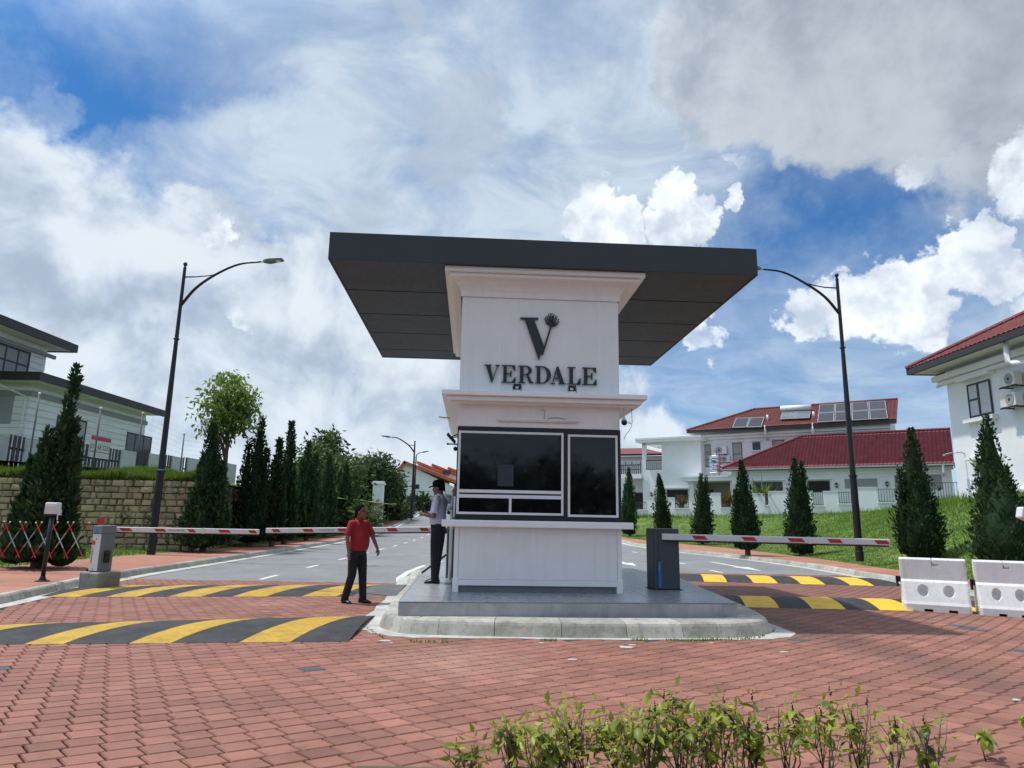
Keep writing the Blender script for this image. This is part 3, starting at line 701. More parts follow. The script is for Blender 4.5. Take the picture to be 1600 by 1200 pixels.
# lettering
def glyph(ch):
    P = []
    if ch == 'V': P = [[(.10, .95), (.37, .95), (.60, .16), (.53, 0), (.46, 0)], [(.535, .0), (.58, .13), (.885, .95), (.825, .95), (.56, .20)], [(0, 1), (0, .945), (.47, .945), (.47, 1)], [(.70, 1), (.70, .945), (1, .945), (1, 1)]]
    if ch == 'E': P = [[(.13, .04), (.36, .04), (.36, .96), (.13, .96)], [(0, 0), (1, 0), (1, .05), (0, .05)], [(0, .95), (.97, .95), (.97, 1), (0, 1)], [(.36, .485), (.7, .485), (.7, .535), (.36, .535)], [(.64, .33), (.71, .33), (.71, .69), (.64, .69), (.6, .535), (.6, .485)], [(.93, .05), (1, .05), (1, .33), (.95, .33), (.74, .05)], [(.90, .95), (.97, .95), (.97, .69), (.92, .69), (.72, .95)]]
    if ch == 'L': P = [[(.16, .04), (.42, .04), (.42, .96), (.16, .96)], [(0, 0), (1, 0), (1, .05), (0, .05)], [(0, .95), (.62, .95), (.62, 1), (0, 1)], [(.92, .05), (1, .05), (1, .38), (.95, .38), (.70, .05)]]
    if ch == 'A': P = [[(.40, 1), (.52, 1), (.90, .05), (.62, .05), (.36, .78)], [(.40, 1), (.44, .88), (.16, .05), (.11, .05)], [(.27, .30), (.70, .30), (.70, .35), (.28, .35)], [(0, 0), (.30, 0), (.30, .05), (0, .05)], [(.52, 0), (1, 0), (1, .05), (.52, .05)]]
    def bowl(cx, cy, ro, ri, a0, a1, n=12):
        out = []
        for k in range(n):
            t0, t1 = lerp(a0, a1, k / n), lerp(a0, a1, (k + 1) / n)
            out.append([(cx + ri[0] * math.cos(t0), cy + ri[1] * math.sin(t0)), (cx + ro[0] * math.cos(t0), cy + ro[1] * math.sin(t0)), (cx + ro[0] * math.cos(t1), cy + ro[1] * math.sin(t1)), (cx + ri[0] * math.cos(t1), cy + ri[1] * math.sin(t1))])
        return out
    if ch == 'D': P = [[(.11, .04), (.33, .04), (.33, .96), (.11, .96)], [(0, 0), (.45, 0), (.45, .05), (0, .05)], [(0, .95), (.45, .95), (.45, 1), (0, 1)]] + bowl(.42, .5, (.58, .5), (.34, .45), -math.pi / 2, math.pi / 2)
    if ch == 'R': P = [[(.12, .04), (.35, .04), (.35, .96), (.12, .96)], [(0, 0), (.47, 0), (.47, .05), (0, .05)], [(0, .95), (.5, .95), (.5, 1), (0, 1)], [(.35, .47), (.5, .47), (.5, .515), (.35, .515)]] + bowl(.48, .735, (.42, .265), (.19, .22), -math.pi / 2, math.pi / 2) + [[(.52, .49), (.66, .5), (.90, .10), (1, .07), (1, 0), (.78, 0), (.70, .1)]]
    return P
wx0, wx1 = BL(756.5, 585)[0], BL(931.5, 587)[0]
wz1, wz0 = BL(800, 571.5)[1], BL(800, 598.7)[1]
def letter(polys, fx, name='letter'):
    gg = MB()
    for i, p in enumerate(polys):
        q = [fx(a, b) for a, b in p]; ar = sum(q[j - 1][0] * q[j][1] - q[j][0] * q[j - 1][1] for j in range(len(q)))
        if ar < 0: q = q[::-1]
        gg.prism(q, (0, -.045 - .0006 * (i % 5), 0), (1, 0, 0), (0, 0, 1), (0, 1, 0), .03)
    return gg.build(name, m_let, house)
LW = wx1 - wx0
for ch, a, b in (('V', 0, .137), ('E', .153, .278), ('R', .30, .436), ('D', .45, .592), ('A', .588, .724), ('L', .738, .857), ('E', .871, 1.)):
    letter(glyph(ch), lambda p, q, a=a, b=b: (wx0 + LW * lerp(a, b, p), wz0 + (wz1 - wz0) * q))
zp = lambda x, y: BL(740 + x / 7.06, 470 + y / 7.06)
def zpo(pts): return [tuple(zp(*p)) for p in pts]
polys = [zpo([(562, 211), (665, 211), (776, 512), (755, 560), (718, 664)]), zpo([(515, 190), (712, 194), (711, 214), (514, 210)]), zpo([(745, 590), (762, 545), (842, 285), (862, 285), (764, 606)])]
letter(polys, lambda a, b: (a, b), 'emblem')
g = MB(); base = (852, 286)
for i, (px, py) in enumerate(((783, 205), (792, 188), (806, 176), (826, 158), (845, 150), (862, 148), (884, 158), (902, 172), (918, 186), (932, 214), (938, 240), (870, 180), (838, 185), (815, 200), (900, 205))):
    a = zp(*base); b = zp(px, py); m = zp((px + base[0]) / 2 + (px - base[0]) * .2, (py + base[1]) / 2 + 14)
    yy = -.032 - .0005 * i; g.tube([(a[0], yy, a[1]), (m[0], yy, m[1]), (b[0], yy, b[1])], [.012, .008, .007], 6); g.ball((b[0], yy, b[1]), .011, 6, 5)
q = zpo([(780, 210), (800, 236), (835, 256), (870, 272), (905, 268), (940, 240), (905, 283), (860, 300), (840, 290), (800, 250)])
g.prism(q, (0, -.044, 0), (1, 0, 0), (0, 0, 1), (0, 1, 0), .02); g.build('emblem_flower', m_let, house)

# things fixed to the guard house
def BW(x, y, z): return bworld(x, y, z)
m_lamp = M('lens_white', (.75, .76, .75), .25, .05, 5, 0)
m_steel = M('galvanised', (.42, .43, .44), .45, .12, 6, .1, 50, metal=.6)
m_cctv = M('cctv_white', (.72, .72, .72), .35, .05, 5, 0)
m_cable = M('grey_cable', (.32, .34, .35), .6, .1, 5, 0)
def floodlight(x, label, tilt):
    r = thing('floodlight', label, 'floodlight', BW(x, -.2, ZCAN1 + .006), BY, 'floodlights on the canopy')
    g = MB(); c, s = math.cos(.75), math.sin(.75)
    g.obox((0, .0, .10), (.062, 0, 0), (0, .028 * c, .028 * s), (0, -.042 * s, .042 * c)); g.build('housing', m_dk, r, bevel=.006)
    g = MB(); g.obox((0, .02, .122), (.05, 0, 0), (0, .004 * c, .004 * s), (0, -.034 * s, .034 * c)); g.build('lens', m_lamp, r)
    g = MB(); g.obox((-.005, -.026, .082), (.024, 0, 0), (0, .003, .003), (0, -.014, .014)); g.build('driver_box', m_lamp, r)
    g = MB(); g.bar((-.075, 0, .11), (-.062, 0, 0), .01, .006); g.bar((.075, 0, .11), (.062, 0, 0), .01, .006); g.box(-.066, .066, -.012, .012, 0, .006); g.build('bracket', m_dk, r)
    r.rotation_euler[2] = BY + tilt; return r
floodlight(BL(808, 608, -.2)[0], 'small black floodlight on the canopy under the letters E and R', .12)
floodlight(BL(894, 610, -.2)[0], 'small black floodlight on the canopy under the letters A and L', -.2)
# tube light under the canopy
xa, zz = BL(776, 656); xb, _ = BL(905, 658)
r = thing('tube_light', 'thin white tube light fitted under the canopy above the big dark window', 'tube light', BW((xa + xb) / 2, -.03, zz), BY)
hl = (xb - xa) / 2
g = MB(); g.box(-hl, hl, -.02, .025, 0, .022); g.build('batten', m_trim, r, bevel=.004)
g = MB(); g.tube([(-hl + .03, -.012, -.014), (hl - .03, -.012, -.014)], .011, 8); g.build('tube', m_lamp, r, smooth=True)
g = MB(); g.tube([(.16, .022, .03), (.2, .015, .05), (.3, .012, .06), (.38, .012, .05), (.44, .014, .03), (.5, .015, .02)], .006, 6); g.tube([(.1, .02, .02), (.11, .02, .17), (.05, .02, .19)], .005, 6); g.build('cable', m_cable, r, smooth=True)
# cctv bullet camera, right corner
cx, cz = BL(975, 660, -.05)
r = thing('security_camera', 'round white camera with black face under the right corner of the canopy', 'camera', BW(cx, -.05, cz), BY)
g = MB(); g.tube([(0, .03, .04), (0, -.02, .01), (-.012, -.07, -.015)], [.04, .05, .048], 12); g.build('body', m_cctv, r, smooth=True)
g = MB(); g.tube([(-.011, -.066, -.013), (-.014, -.085, -.02)], [.047, .042], 12); g.build('face', m_dk, r, smooth=True)
g = MB(); g.bar((.01, .03, .05), (.02, .06, ZCAN0 - .06 - cz), .03, .03); g.build('bracket', m_cctv, r)
g = MB(); pts = [(.15, .1, ZCAN0 - .05 - cz), (.155, .08, -.0), (.12, .05, -.01), (.06, .05, .0), (.1, .05, .02), (.145, .06, -.03), (.1, .03, -.12), (.03, .02, -.2), (.0, .02, -.28)]
g.tube(pts, .005, 6); g.build('cable', m_cable, r, smooth=True)
# left side: floodlight, stub pipe, camera
lx, lz = BL(704, 682, .9)
r = thing('floodlight', 'black floodlight on an arm at the left side of the booth, above the guard', 'floodlight', BW(XL, .9, lz), BY)
g = MB(); g.obox((-.13, 0, -.03), (.015, 0, .02), (0, .07, 0), (-.07, 0, .075)); g.build('housing', m_dk, r, bevel=.005)
g = MB(); g.bar((0, 0, .05), (-.12, 0, .0), .02, .02); g.bar((0, 0, .0), (-.12, 0, -.02), .015, .015); g.build('bracket', m_dk, r)
r = thing('stub_pipe', 'thin grey pipe sticking out of the left side wall of the booth', 'pipe', BW(XL, 1.3, BL(700, 694, 1.3)[1]), BY)
g = MB(); g.tube([(.02, 0, 0), (-.2, 0, .004)], .014, 8); g.build('pipe', m_steel, r, smooth=True); g = MB(); g.tube([(-.19, 0, .004), (-.22, 0, .004)], .019, 8); g.build('cap', m_dk, r)
r = thing('security_camera', 'little black camera on the left side wall of the booth', 'camera', BW(XL, 1.2, BL(703, 701, 1.2)[1]), BY)
g = MB(); g.ball((-.06, 0, 0), .04, 10, 8); g.build('body', m_dk, r, smooth=True); g = MB(); g.bar((0, 0, .02), (-.05, 0, .01), .03, .03); g.build('bracket', m_cctv, r)
# spigot high on the left side
r = thing('rain_spout', 'thin grey rain spout poking out under the canopy on its left', 'spout', BW(XL - .05, 2.2, BL(692, 654, 2.2)[1]), BY)
g = MB(); g.tube([(.05, 0, -.01), (-.38, 0, .03)], .012, 8); g.build('spout', m_steel, r, smooth=True)
# ------------------------------------------------------------------ barrier gates
m_cab = M('cabinet_pale', (.60, .61, .60), .4, .05, 2, .05, 40, stain=[(3, .55, .8, .3, (.42, .42, .4))])
m_cabg = M('cabinet_grey', (.17, .19, .215), .45, .08, 2, .06, 60)
m_slate = M('cabinet_slate', (.055, .066, .082), .45, .1, 2, .06, 60)
m_arm = M('arm_white', (.72, .71, .70), .35, .05, 2, .03, 50)
m_red = M('reflective_red', (.48, .03, .035), .4, .1, 6, .03, 60)
m_blue = M('sticker_blue', (.035, .16, .36), .4, .2, 8, .02, 60)
m_lblue = M('label_blue', (.16, .42, .56), .5, .12, 12, .02, 60)
m_plc = M('plinth_concrete', (.24, .24, .225), .9, .25, 3, .6, 40, stain=[(5, .48, .7, .6, (.1, .1, .095))])
m_txt = M('print_grey', (.2, .21, .22), .5, .05, 5, 0)
def text_mesh(s, size, mat, name, parent, loc, rot, w=1.0):
    c = bpy.data.curves.new(name, 'FONT'); c.body = s; c.size = size; c.extrude = .0008; c.align_x = 'CENTER'; c.align_y = 'CENTER'; c.resolution_u = 3
    o = bpy.data.objects.new(name, c); COL.objects.link(o); me = bpy.data.meshes.new_from_object(o); bpy.data.objects.remove(o)
    me.materials.clear(); me.materials.append(mat); q = bpy.data.objects.new(name, me); COL.objects.link(q); q.parent = parent; q.location = loc; q.rotation_euler = rot; q.scale = (w, 1, 1)
    return q
def arm(root, x0, x1, z0, z1, y, stripes, mark=None, h=.10, joint=None):
    """a barrier arm along local x with slanted red stripes on the face towards the viewer (-y)"""
    g = MB(); n = 2
    a, b = np.array([x0, y, z0]), np.array([x1, y, z1]); g.bar(a, b, .055, h); g.build('arm', m_arm, root, bevel=.012)
    g = MB(); g.bar(a + (.02, 0, -h / 2 - .012), b + (-.02, 0, -h / 2 - .012), .03, .022); g.build('arm_rubber', m_dk, root)
    zz = lambda x: lerp(z0, z1, (x - x0) / (x1 - x0))
    for s0, s1 in stripes:
        sl = .055; gg = MB(); k = h * .30
        gg.prism([(s0, zz(s0) + k), (s0 + sl, zz(s0) - k), (s1 + sl, zz(s1) - k), (s1, zz(s1) + k)], (0, y - .0305, 0), (1, 0, 0), (0, 0, 1), (0, 1, 0), .002); gg.build('red_stripe', m_red, root)
    if joint is not None: gg = MB(); gg.box(joint - .03, joint + .03, y - .034, y + .034, zz(joint) - h / 2 - .004, zz(joint) + h / 2 + .004); gg.build('arm_sleeve', m_arm, root, bevel=.004)
    if mark: gg = text_mesh(mark[1], .05, m_txt, 'arm_lettering', root, (mark[0], y - .031, zz(mark[0])), (R(90), 0, 0), 1.3)
# left gate: pale cabinet on a concrete plinth
pl = gp(146, 893, .36); rz = R(-24)
r = thing('barrier_gate', 'pale grey barrier cabinet on a concrete plinth with a short striped arm', 'barrier', (pl[0], pl[1] + .2, 0), rz, 'barrier gates across the lanes')
g = MB(); g.box(-.27, .27, -.22, .27, -.03, .345); g.build('plinth', m_plc, r, bevel=.03)
g = MB(); g.box(-.26, -.15, -.1, .1, .345, .40); g.build('foot_bracket', m_dk, r)
cw, cd, ch = .13, .145, .88
g = MB(); g.box(-cw, cw, -cd, cd, .347, .347 + ch - .16); g.build('cabinet', m_cabg, r, bevel=.015)
g = MB(); g.box(-cw + .012, cw - .006, -cd - .007, -cd + .001, .37, .347 + ch - .165); g.build('door_panel', m_cab, r, bevel=.004)
g = MB(); g.box(-cw - .004, cw + .004, -cd - .012, cd + .004, .347 + ch - .16, .347 + ch); g.build('cap', m_cabg, r, bevel=.014)
for zz_ in (.40, .347 + ch - .26):
    g = MB(); g.tube([(.0, -cd - .006, zz_), (0, -cd - .012, zz_)], .012, 10); g.build('lock', m_dk, r)
g = MB(); g.box(-.045, .03, -cd - .0145, -cd - .0125, .347 + ch - .15, .347 + ch - .06); g.build('sticker', m_blue, r)
g = MB(); g.box(-.11, -.02, -cd - .010, -cd - .0075, .347 + ch - .37, .347 + ch - .29); g.build('logo_plate', m_red, r)
text_mesh('magnetic', .085, m_red, 'cabinet_lettering', r, (-.07, -cd - .009, .347 + ch - .56), (R(90), R(90), 0), 1.0)
g = MB(); g.tube([(cw - .01, .0, .70), (cw + .05, 0, .70)], .055, 12); g.build('photocell', m_dk, r, smooth=True)
g = MB(); g.box(cw, cw + .05, -.05, .05, .52, .66); g.build('sensor_box', m_dk, r, bevel=.008)
# its arm: separate frame (parallel to the picture of the road crossing) under the same thing
pa, pb = at(170, 827, 13.8), at(405, 831, 14.0)
inv = Matrix.LocRotScale(Vector((pl[0], pl[1] + .2, 0)), Matrix.Rotation(rz, 3, 'Z').to_quaternion(), None).inverted()
def arm_frame(root, pa, pb, stripes_u, v0, v1, mark=None, joint=None, h=.10):
    """build the arm in its own straight frame, then hang it on the cabinet"""
    L = np.linalg.norm((pb - pa)[:2]); az = math.atan2(pb[1] - pa[1], pb[0] - pa[0])
    holder = bpy.data.objects.new('boom', None); COL.objects.link(holder); holder.parent = root
    M0 = Matrix.LocRotScale(root.location, root.rotation_euler, None).inverted() @ Matrix.LocRotScale(Vector(pa), Matrix.Rotation(az, 3, 'Z').to_quaternion(), None)
    holder.matrix_local = M0
    dx = np.array([math.cos(az), math.sin(az), 0])
    def xu(u):   # along-arm coordinate of a sight line
        d = ray(u, (v0 + v1) / 2); n = np.array([-dx[1], dx[0], 0]); t = ((pa - CAM) @ n) / (d @ n); return (CAM + d * t - pa) @ dx
    arm(holder, 0, L, 0, pb[2] - pa[2], 0, [(xu(a), xu(b)) for a, b in stripes_u], (xu(mark[0]), mark[1]) if mark else None, h, xu(joint) if joint else None)
    return holder
arm_frame(r, pa, pb, [(187, 204), (241, 257), (293, 303), (341, 358), (388, 399)], 827, 831, (277, 'MAGNETIC'), 318)
# middle gate: cabinet on the island behind the guard, its arm towards the left gate
pm = gp(704, 903, .376)
r2 = thing('barrier_gate', 'grey barrier cabinet behind the guard with a long striped arm', 'barrier', (pm[0] + .06, pm[1] + .2, .376), R(3), 'barrier gates across the lanes')
g = MB(); g.box(-.17, .17, -.17, .17, 0, .98); g.build('cabinet', m_cabg, r2, bevel=.015)
g = MB(); g.box(-.15, .15, -.178, -.171, .05, .9); g.build('door_panel', m_slate, r2)
g = MB(); g.box(-.18, .18, -.18, .18, .98, 1.03); g.build('cap', m_slate, r2, bevel=.01)
g = MB(); g.tube([(-.17, -.1, .42), (-.62, -.12, .08)], .02, 8); g.build('crank_bar', m_dk, r2)
pa2, pb2 = at(690, 827, 13.35), at(416, 829, 13.9)
h2 = arm_frame(r2, pb2, pa2, [(425, 436), (473, 488), (527, 541), (604, 619), (655, 668)], 829, 827, (512, 'MAGNETIC'))
# right gate: slate cabinet on the island
pr = gp(1041, 922, .376)
r3 = thing('barrier_gate', 'dark slate barrier cabinet at the right end of the island with its arm lowered', 'barrier', (pr[0], pr[1] + .17, .376), R(9), 'barrier gates across the lanes')
W3 = .225
g = MB(); g.box(-W3, W3, -.17, .2, .0, 1.0); g.build('cabinet', m_slate, r3, bevel=.016)
g = MB(); g.box(-W3 + .085, W3 - .01, -.178, -.171, .02, .97); g.build('door_panel', m_cabg if False else m_slate, r3, bevel=.003)
g = MB(); g.box(-W3 - .02, W3 + .03, -.19, .22, -.003, .012); g.build('base_plate', m_dk, r3)
g = MB(); g.box(-W3 + .06, -W3 + .115, -.182, -.179, .04, .46); g.build('sticker', m_blue, r3)
text_mesh('PARKING', .03, m_lblue, 'sticker_lettering', r3, (-W3 + .087, -.1835, .36), (R(90), R(90), 0), 1.)
g = MB(); g.box(W3, W3 + .03, -.06, .06, .22, .33); g.build('sensor_box', m_dk, r3); g = MB(); g.box(W3, W3 + .035, -.03, .03, .40, .42); g.build('key_hook', m_dk, r3)
pa3, pb3 = at(1034, 838.5, pr[1] - .03), at(1390, 847.5, pr[1] + .12)
arm_frame(r3, pa3, pb3, [(1080, 1100), (1157, 1177), (1229, 1252), (1291, 1311), (1364, 1384)], 838, 847, (1240, 'S'), 1264, .105)
g = MB()
# card reader, left
pc = gp(66, 908, .15)
r = thing('card_reader', 'white card reader box on a black post at the left kerb', 'card reader', (pc[0], pc[1], .148), R(-6), 'card readers on posts')
zb = at(74, 803, pc[1])[2] - .148; zt_ = at(74, 785, pc[1])[2] - .148
g = MB(); g.lathe([(.13, 0), (.13, .012), (.07, .02), (.045, .09), (.035, .1)], n=14); g.build('base', m_dk, r, smooth=False)
g = MB(); g.tube([(0, 0, .05), (0, 0, zb + .0)], .04, 12); g.build('post', m_dk, r, smooth=True)
g = MB(); g.box(-.13, .13, -.07, .07, zb, zt_); g.build('reader_box', m_cctv, r, bevel=.022)
g = MB(); g.box(-.115, .115, -.074, -.0705, zb + .02, zt_ - .07); g.build('reader_face', M('reader_face', (.62, .55, .56), .3, .04, 5, 0), r, bevel=.004)
g = MB(); g.box(.131, .165, -.03, .04, zb - .02, zb + .09); g.tube([(.1, .02, zb), (.11, .02, zb - .12)], .012, 8); g.build('side_unit', m_cctv, r)
g = MB(); g.box(-.06, .06, -.05, .05, zb - .035, zb - .001); g.build('mount', m_dk, r)
# card reader, right edge of the view
P = at(1597, 806, 9.2)
r = thing('card_reader', 'tilted white card reader head leaning in beside the cypress at the right edge', 'card reader', (P[0] + .12, P[1] + .05, 0), R(14), 'card readers on posts')
g = MB(); g.obox((0, 0, P[2]), (.15, 0, -.05), (0, .05, 0), (.025, 0, .075)); g.build('reader_box', m_cctv, r, bevel=.02)
g = MB(); g.obox((-.03, -.053, P[2] + .01), (.05, 0, -.017), (0, .002, 0), (.012, 0, .036)); g.build('reader_face', M('reader_print', (.12, .1, .22), .4, .2, 30, 0), r)
g = MB(); g.tube([(.28, .02, -.03), (.28, .02, P[2] - .1), (.12, .02, P[2] - .04)], .035, 10); g.build('post', m_dk, r, smooth=True)
# expanding barrier, left
m_rw = M('barrier_red', (.42, .03, .03), .5, .15, 6, .05, 60); m_rg = M('barrier_alu', (.42, .42, .42), .4, .15, 6, .05, 60, metal=.5)
pe = gp(20, 880, .16); Ye = 15.2
e0 = at(-60, 880, Ye); e1 = at(150, 880, Ye)
r = thing('expanding_barrier', 'red and silver expanding lattice barrier before the big left cypress', 'barrier', (e0[0], Ye, .15))
zt_, zb_ = at(50, 816, Ye)[2] - .15, at(58, 872, Ye)[2] - .15
cell = at(33, 845, Ye)[0] - at(8, 845, Ye)[0]
x = at(2, 845, Ye)[0] - e0[0] - 3 * cell; k = 0
while x < e1[0] - e0[0] - 1.2 * cell:
    for d, y in ((1, 0.), (-1, .03)):
        a = np.array([x if d > 0 else x + 1.3 * cell, y, zt_ + random.uniform(-.01, .01)]); b = np.array([x + 1.3 * cell if d > 0 else x, y, zb_]); g = MB()
        for t0, t1, mi in ((0, .28, 0), (.28, .7, 1), (.7, 1, 0)): g.bar(a + (b - a) * t0, a + (b - a) * t1, .012, .024, up=(0, 1, 0), mi=mi)
        g.build('lattice_bar', [m_rw, m_rg], r)
        g = MB(); g.ball(a, .018, 8, 6); g.build('end_cap', m_cctv, r)
    x += cell
for xx in (-.1, e1[0] - e0[0]):
    g = MB(); g.box(xx - .03, xx + .03, -.03, .05, 0, zt_ + .14); g.build('end_post', m_rw, r); 
g = MB(); g.box(e1[0] - e0[0] - .09, e1[0] - e0[0] - .035, -.03, .03, zt_ + .0, zt_ + .1); g.build('latch', m_rw, r)
# ------------------------------------------------------------------ street lamps
def street_lamp(name, label, base, top_uv, arm_uv, tip_uv, brace_uv, mid_uv, right, rb=.105, group='black street lamps along the road', label_v=None, flange_v=None):
    Y = base[1]; b = np.array(base, float)
    L = lambda u, v: at(u, v, Y) - b
    H = L(*top_uv)[2]
    r = thing(name, label, 'street lamp', b, 0, group)
    s = rb / .105
    def rad(z): return lerp(rb, rb * .42, z / H)
    zf = .27 * H
    g = MB(); g.lathe([(rb * 1.25, -.2), (rb * 1.25, .1), (rb * 1.12, .14), (rb * 1.08, zf), (rb * .95, zf + .03)], n=16); g.build('base_post', m_dk, r, smooth=False)
    g = MB(); g.lathe([(rb * 1.4, zf - .02), (rb * 1.4, zf + .02)], n=16); g.build('flange', m_dk, r)
    g = MB(); g.lathe([(rb * .93, zf), (rb * .8, H * .55), (rb * .62, H * .73), (rb * .5, H)], n=14); g.build('pole', m_dk, r, smooth=False)
    zc_ = H * .735
    g = MB(); g.lathe([(rb * .66, zc_ - .05), (rb * .95, zc_ - .03), (rb * .95, zc_), (rb * .66, zc_ + .02)], n=14); g.build('collar', m_dk, r)
    g = MB(); g.lathe([(rb * .55, H - .02), (rb * .3, H + .02), (rb * .3, H + .04), (rb * .62, H + .09), (rb * .68, H + .13), (rb * .5, H + .18), (rb * .12, H + .2)], n=12); g.build('finial', m_dk, r, smooth=True)
    sg = 1 if right else -1
    za = L(*arm_uv)[2]; tip = L(*tip_uv); mid = L(*mid_uv); A = np.array([0, 0, za])
    pts = []
    ctrl = [A, A + (mid - A) * np.array([.42, 0, .56]), mid, tip + np.array([-(tip - mid)[0] * .5, 0, -(tip - mid)[2] * .22]), tip]
    for c in ctrl: c[1] = 0
    C = [ctrl[0] * 2 - ctrl[1]] + ctrl + [ctrl[-1] * 2 - ctrl[-2]]
    for i in range(1, len(C) - 2):
        a_, b_, c_, d_ = C[i - 1], C[i], C[i + 1], C[i + 2]
        for t in np.linspace(0, 1, 6)[:-1]: pts.append(.5 * (2 * b_ + (c_ - a_) * t + (2 * a_ - 5 * b_ + 4 * c_ - d_) * t * t + (3 * b_ - a_ - 3 * c_ + d_) * t ** 3))
    pts.append(C[-2])
    n = len(pts)
    g = MB(); g.tube(pts, [lerp(.055, .032, i / n) * s for i in range(n)], 8); g.build('arm', m_dk, r, smooth=True)
    zb_ = L(*brace_uv)[2]
    g = MB(); g.tube([(0, 0, zb_), (mid[0] * .4, 0, zb_ + .02), (mid[0] * .75, 0, lerp(zb_, mid[2], .55)), (mid[0] * 1.02, 0, mid[2] + .01)], [.026 * s, .024 * s, .022 * s, .02 * s], 8); g.build('brace', m_dk, r, smooth=True)
    d = pts[-1] - pts[-3]; d = d / np.linalg.norm(d); e = tip
    g = MB(); g.tube([e - d * .02, e + d * .12], .03 * s, 8); g.build('spigot', m_steel, r)
    m_hd = M('lamp_head_grey', (.16, .155, .15), .5, .1, 5, .05, 60)
    g = MB(); rr = []
    for t, w, h0, h1 in ((0.08, .05, -.03, .04), (.2, .11, -.05, .05), (.34, .13, -.06, .05), (.46, .125, -.045, .045), (.5, .13, -.03, .045), (.72, .13, -.02, .035), (.78, .11, -.005, .025)):
        c = e + d * t * s; rr.append([c + np.array([0, -w * s, h0 * s]), c + np.array([0, w * s, h0 * s]), c + np.array([0, w * s, h1 * s]), c + np.array([0, -w * s, h1 * s])])
    g.loft(rr); g.build('lamp_head', m_hd, r)
    c = e + d * .62 * s
    g = MB(); g.obox(c + np.array([0, 0, -.031 * s]), d * .085 * s, (0, .1 * s, 0), (0, 0, .004)); g.build('lens', m_lamp, r)
    if label_v:
        z0, z1 = L(base_u(b, label_v[1]), label_v[1])[2], L(base_u(b, label_v[0]), label_v[0])[2]
        g = MB(); g.lathe([(rb * .99, z0), (rb * .99, z1)], n=16); g.build('label_band', m_lblue, r)
    return r
def base_u(b, v): return proj(b)[0]
lb = gp(236, 864, .2)
street_lamp('street_lamp', 'black street lamp before the stone wall, arm reaching right', lb, (291, 418), (284.5, 478), (408, 409), (290, 433), (337, 429), True, label_v=(733, 742))
rb_ = gp(1343, 867, .5)
street_lamp('street_lamp', 'black street lamp on the grass bank, arm reaching left behind the booth roof', rb_, (1301, 435), (1306, 491), (1192, 420.5), (1300, 450), (1257, 442), False, label_v=(747, 754))
fb = at(643, 806, 62.)
street_lamp('street_lamp', 'far street lamp, taller of the distant pair left of the guard, arm to the left', fb, (643, 692), (643, 707), (612, 683), (643, 696), (628, 688), False, rb=.13)
fb = at(646, 806, 82.)
street_lamp('street_lamp', 'far street lamp, lower of the distant pair left of the guard, arm to the right', fb, (646, 716), (646, 728), (658, 707), (646, 720), (651, 711), True, rb=.13)
# behind the photographer, seen only in the dark window panes
lp = street_lamp('street_lamp', 'black street lamp behind the viewer, mirrored in the dark windows', np.array([-1.5, 14., 0.]), (700, 300), (700, 370), (760, 290), (700, 320), (725, 315), True)
lp.location = (4.6, -9, 0); lp.rotation_euler[2] = R(200)
# ------------------------------------------------------------------ water filled barriers
m_pl = M('barrier_plastic', (.80, .795, .78), .5, .05, 2, .12, 18, stain=[(3, .5, .75, .3, (.6, .58, .54)), (12, .55, .73, .4, (.36, .34, .30))], streak=(.22, (.42, .38, .34), 10))
def evaluated(o):
    dg = bpy.context.evaluated_depsgraph_get(); me = bpy.data.meshes.new_from_object(o.evaluated_get(dg)); return me
def water_barrier_mesh():
    L, H = 1.22, .92; prof = [(-.26, 0), (-.26, .12), (-.235, .17), (-.125, .50), (-.09, .54), (-.085, H - .03), (-.06, H), (.06, H), (.085, H - .03), (.09, .54), (.125, .50), (.235, .17), (.26, .12), (.26, 0)]
    g = MB(); rings = []
    for x, s in ((-L / 2, .9), (-L / 2 + .05, 1), (-L / 2 + .16, 1), (L / 2 - .16, 1), (L / 2 - .05, 1), (L / 2, .9)):
        rings.append([(x, p[0] * s, p[1]) for p in prof])
    g.loft(rings); o = g.build('wb_src', m_pl)
    c = MB()
    for sx in (-.22, .25):
        for sy in (-1, 1): c.tube([(sx, sy * .34, .42), (sx, sy * .03, .30)], [.16, .06], 24)
    c.box(-.012, .012, -.2, .2, H - .14, H + .1)
    c.box(-.02, .12, -.2, -.06, H - .145, H - .10); 
    for fx in (-.16, .28): c.box(fx - .08, fx + .08, -.3, .3, -.05, .045)
    co = c.build('wb_cut', m_pl)
    b = o.modifiers.new('b', 'BOOLEAN'); b.object = co; b.operation = 'DIFFERENCE'; b.solver = 'EXACT'; b.use_self = True
    bv = o.modifiers.new('v', 'BEVEL'); bv.width = .014; bv.segments = 2; bv.limit_method = 'ANGLE'; bv.angle_limit = R(24)
    me = evaluated(o); bpy.data.objects.remove(o); bpy.data.objects.remove(co); return me
wbm = water_barrier_mesh()
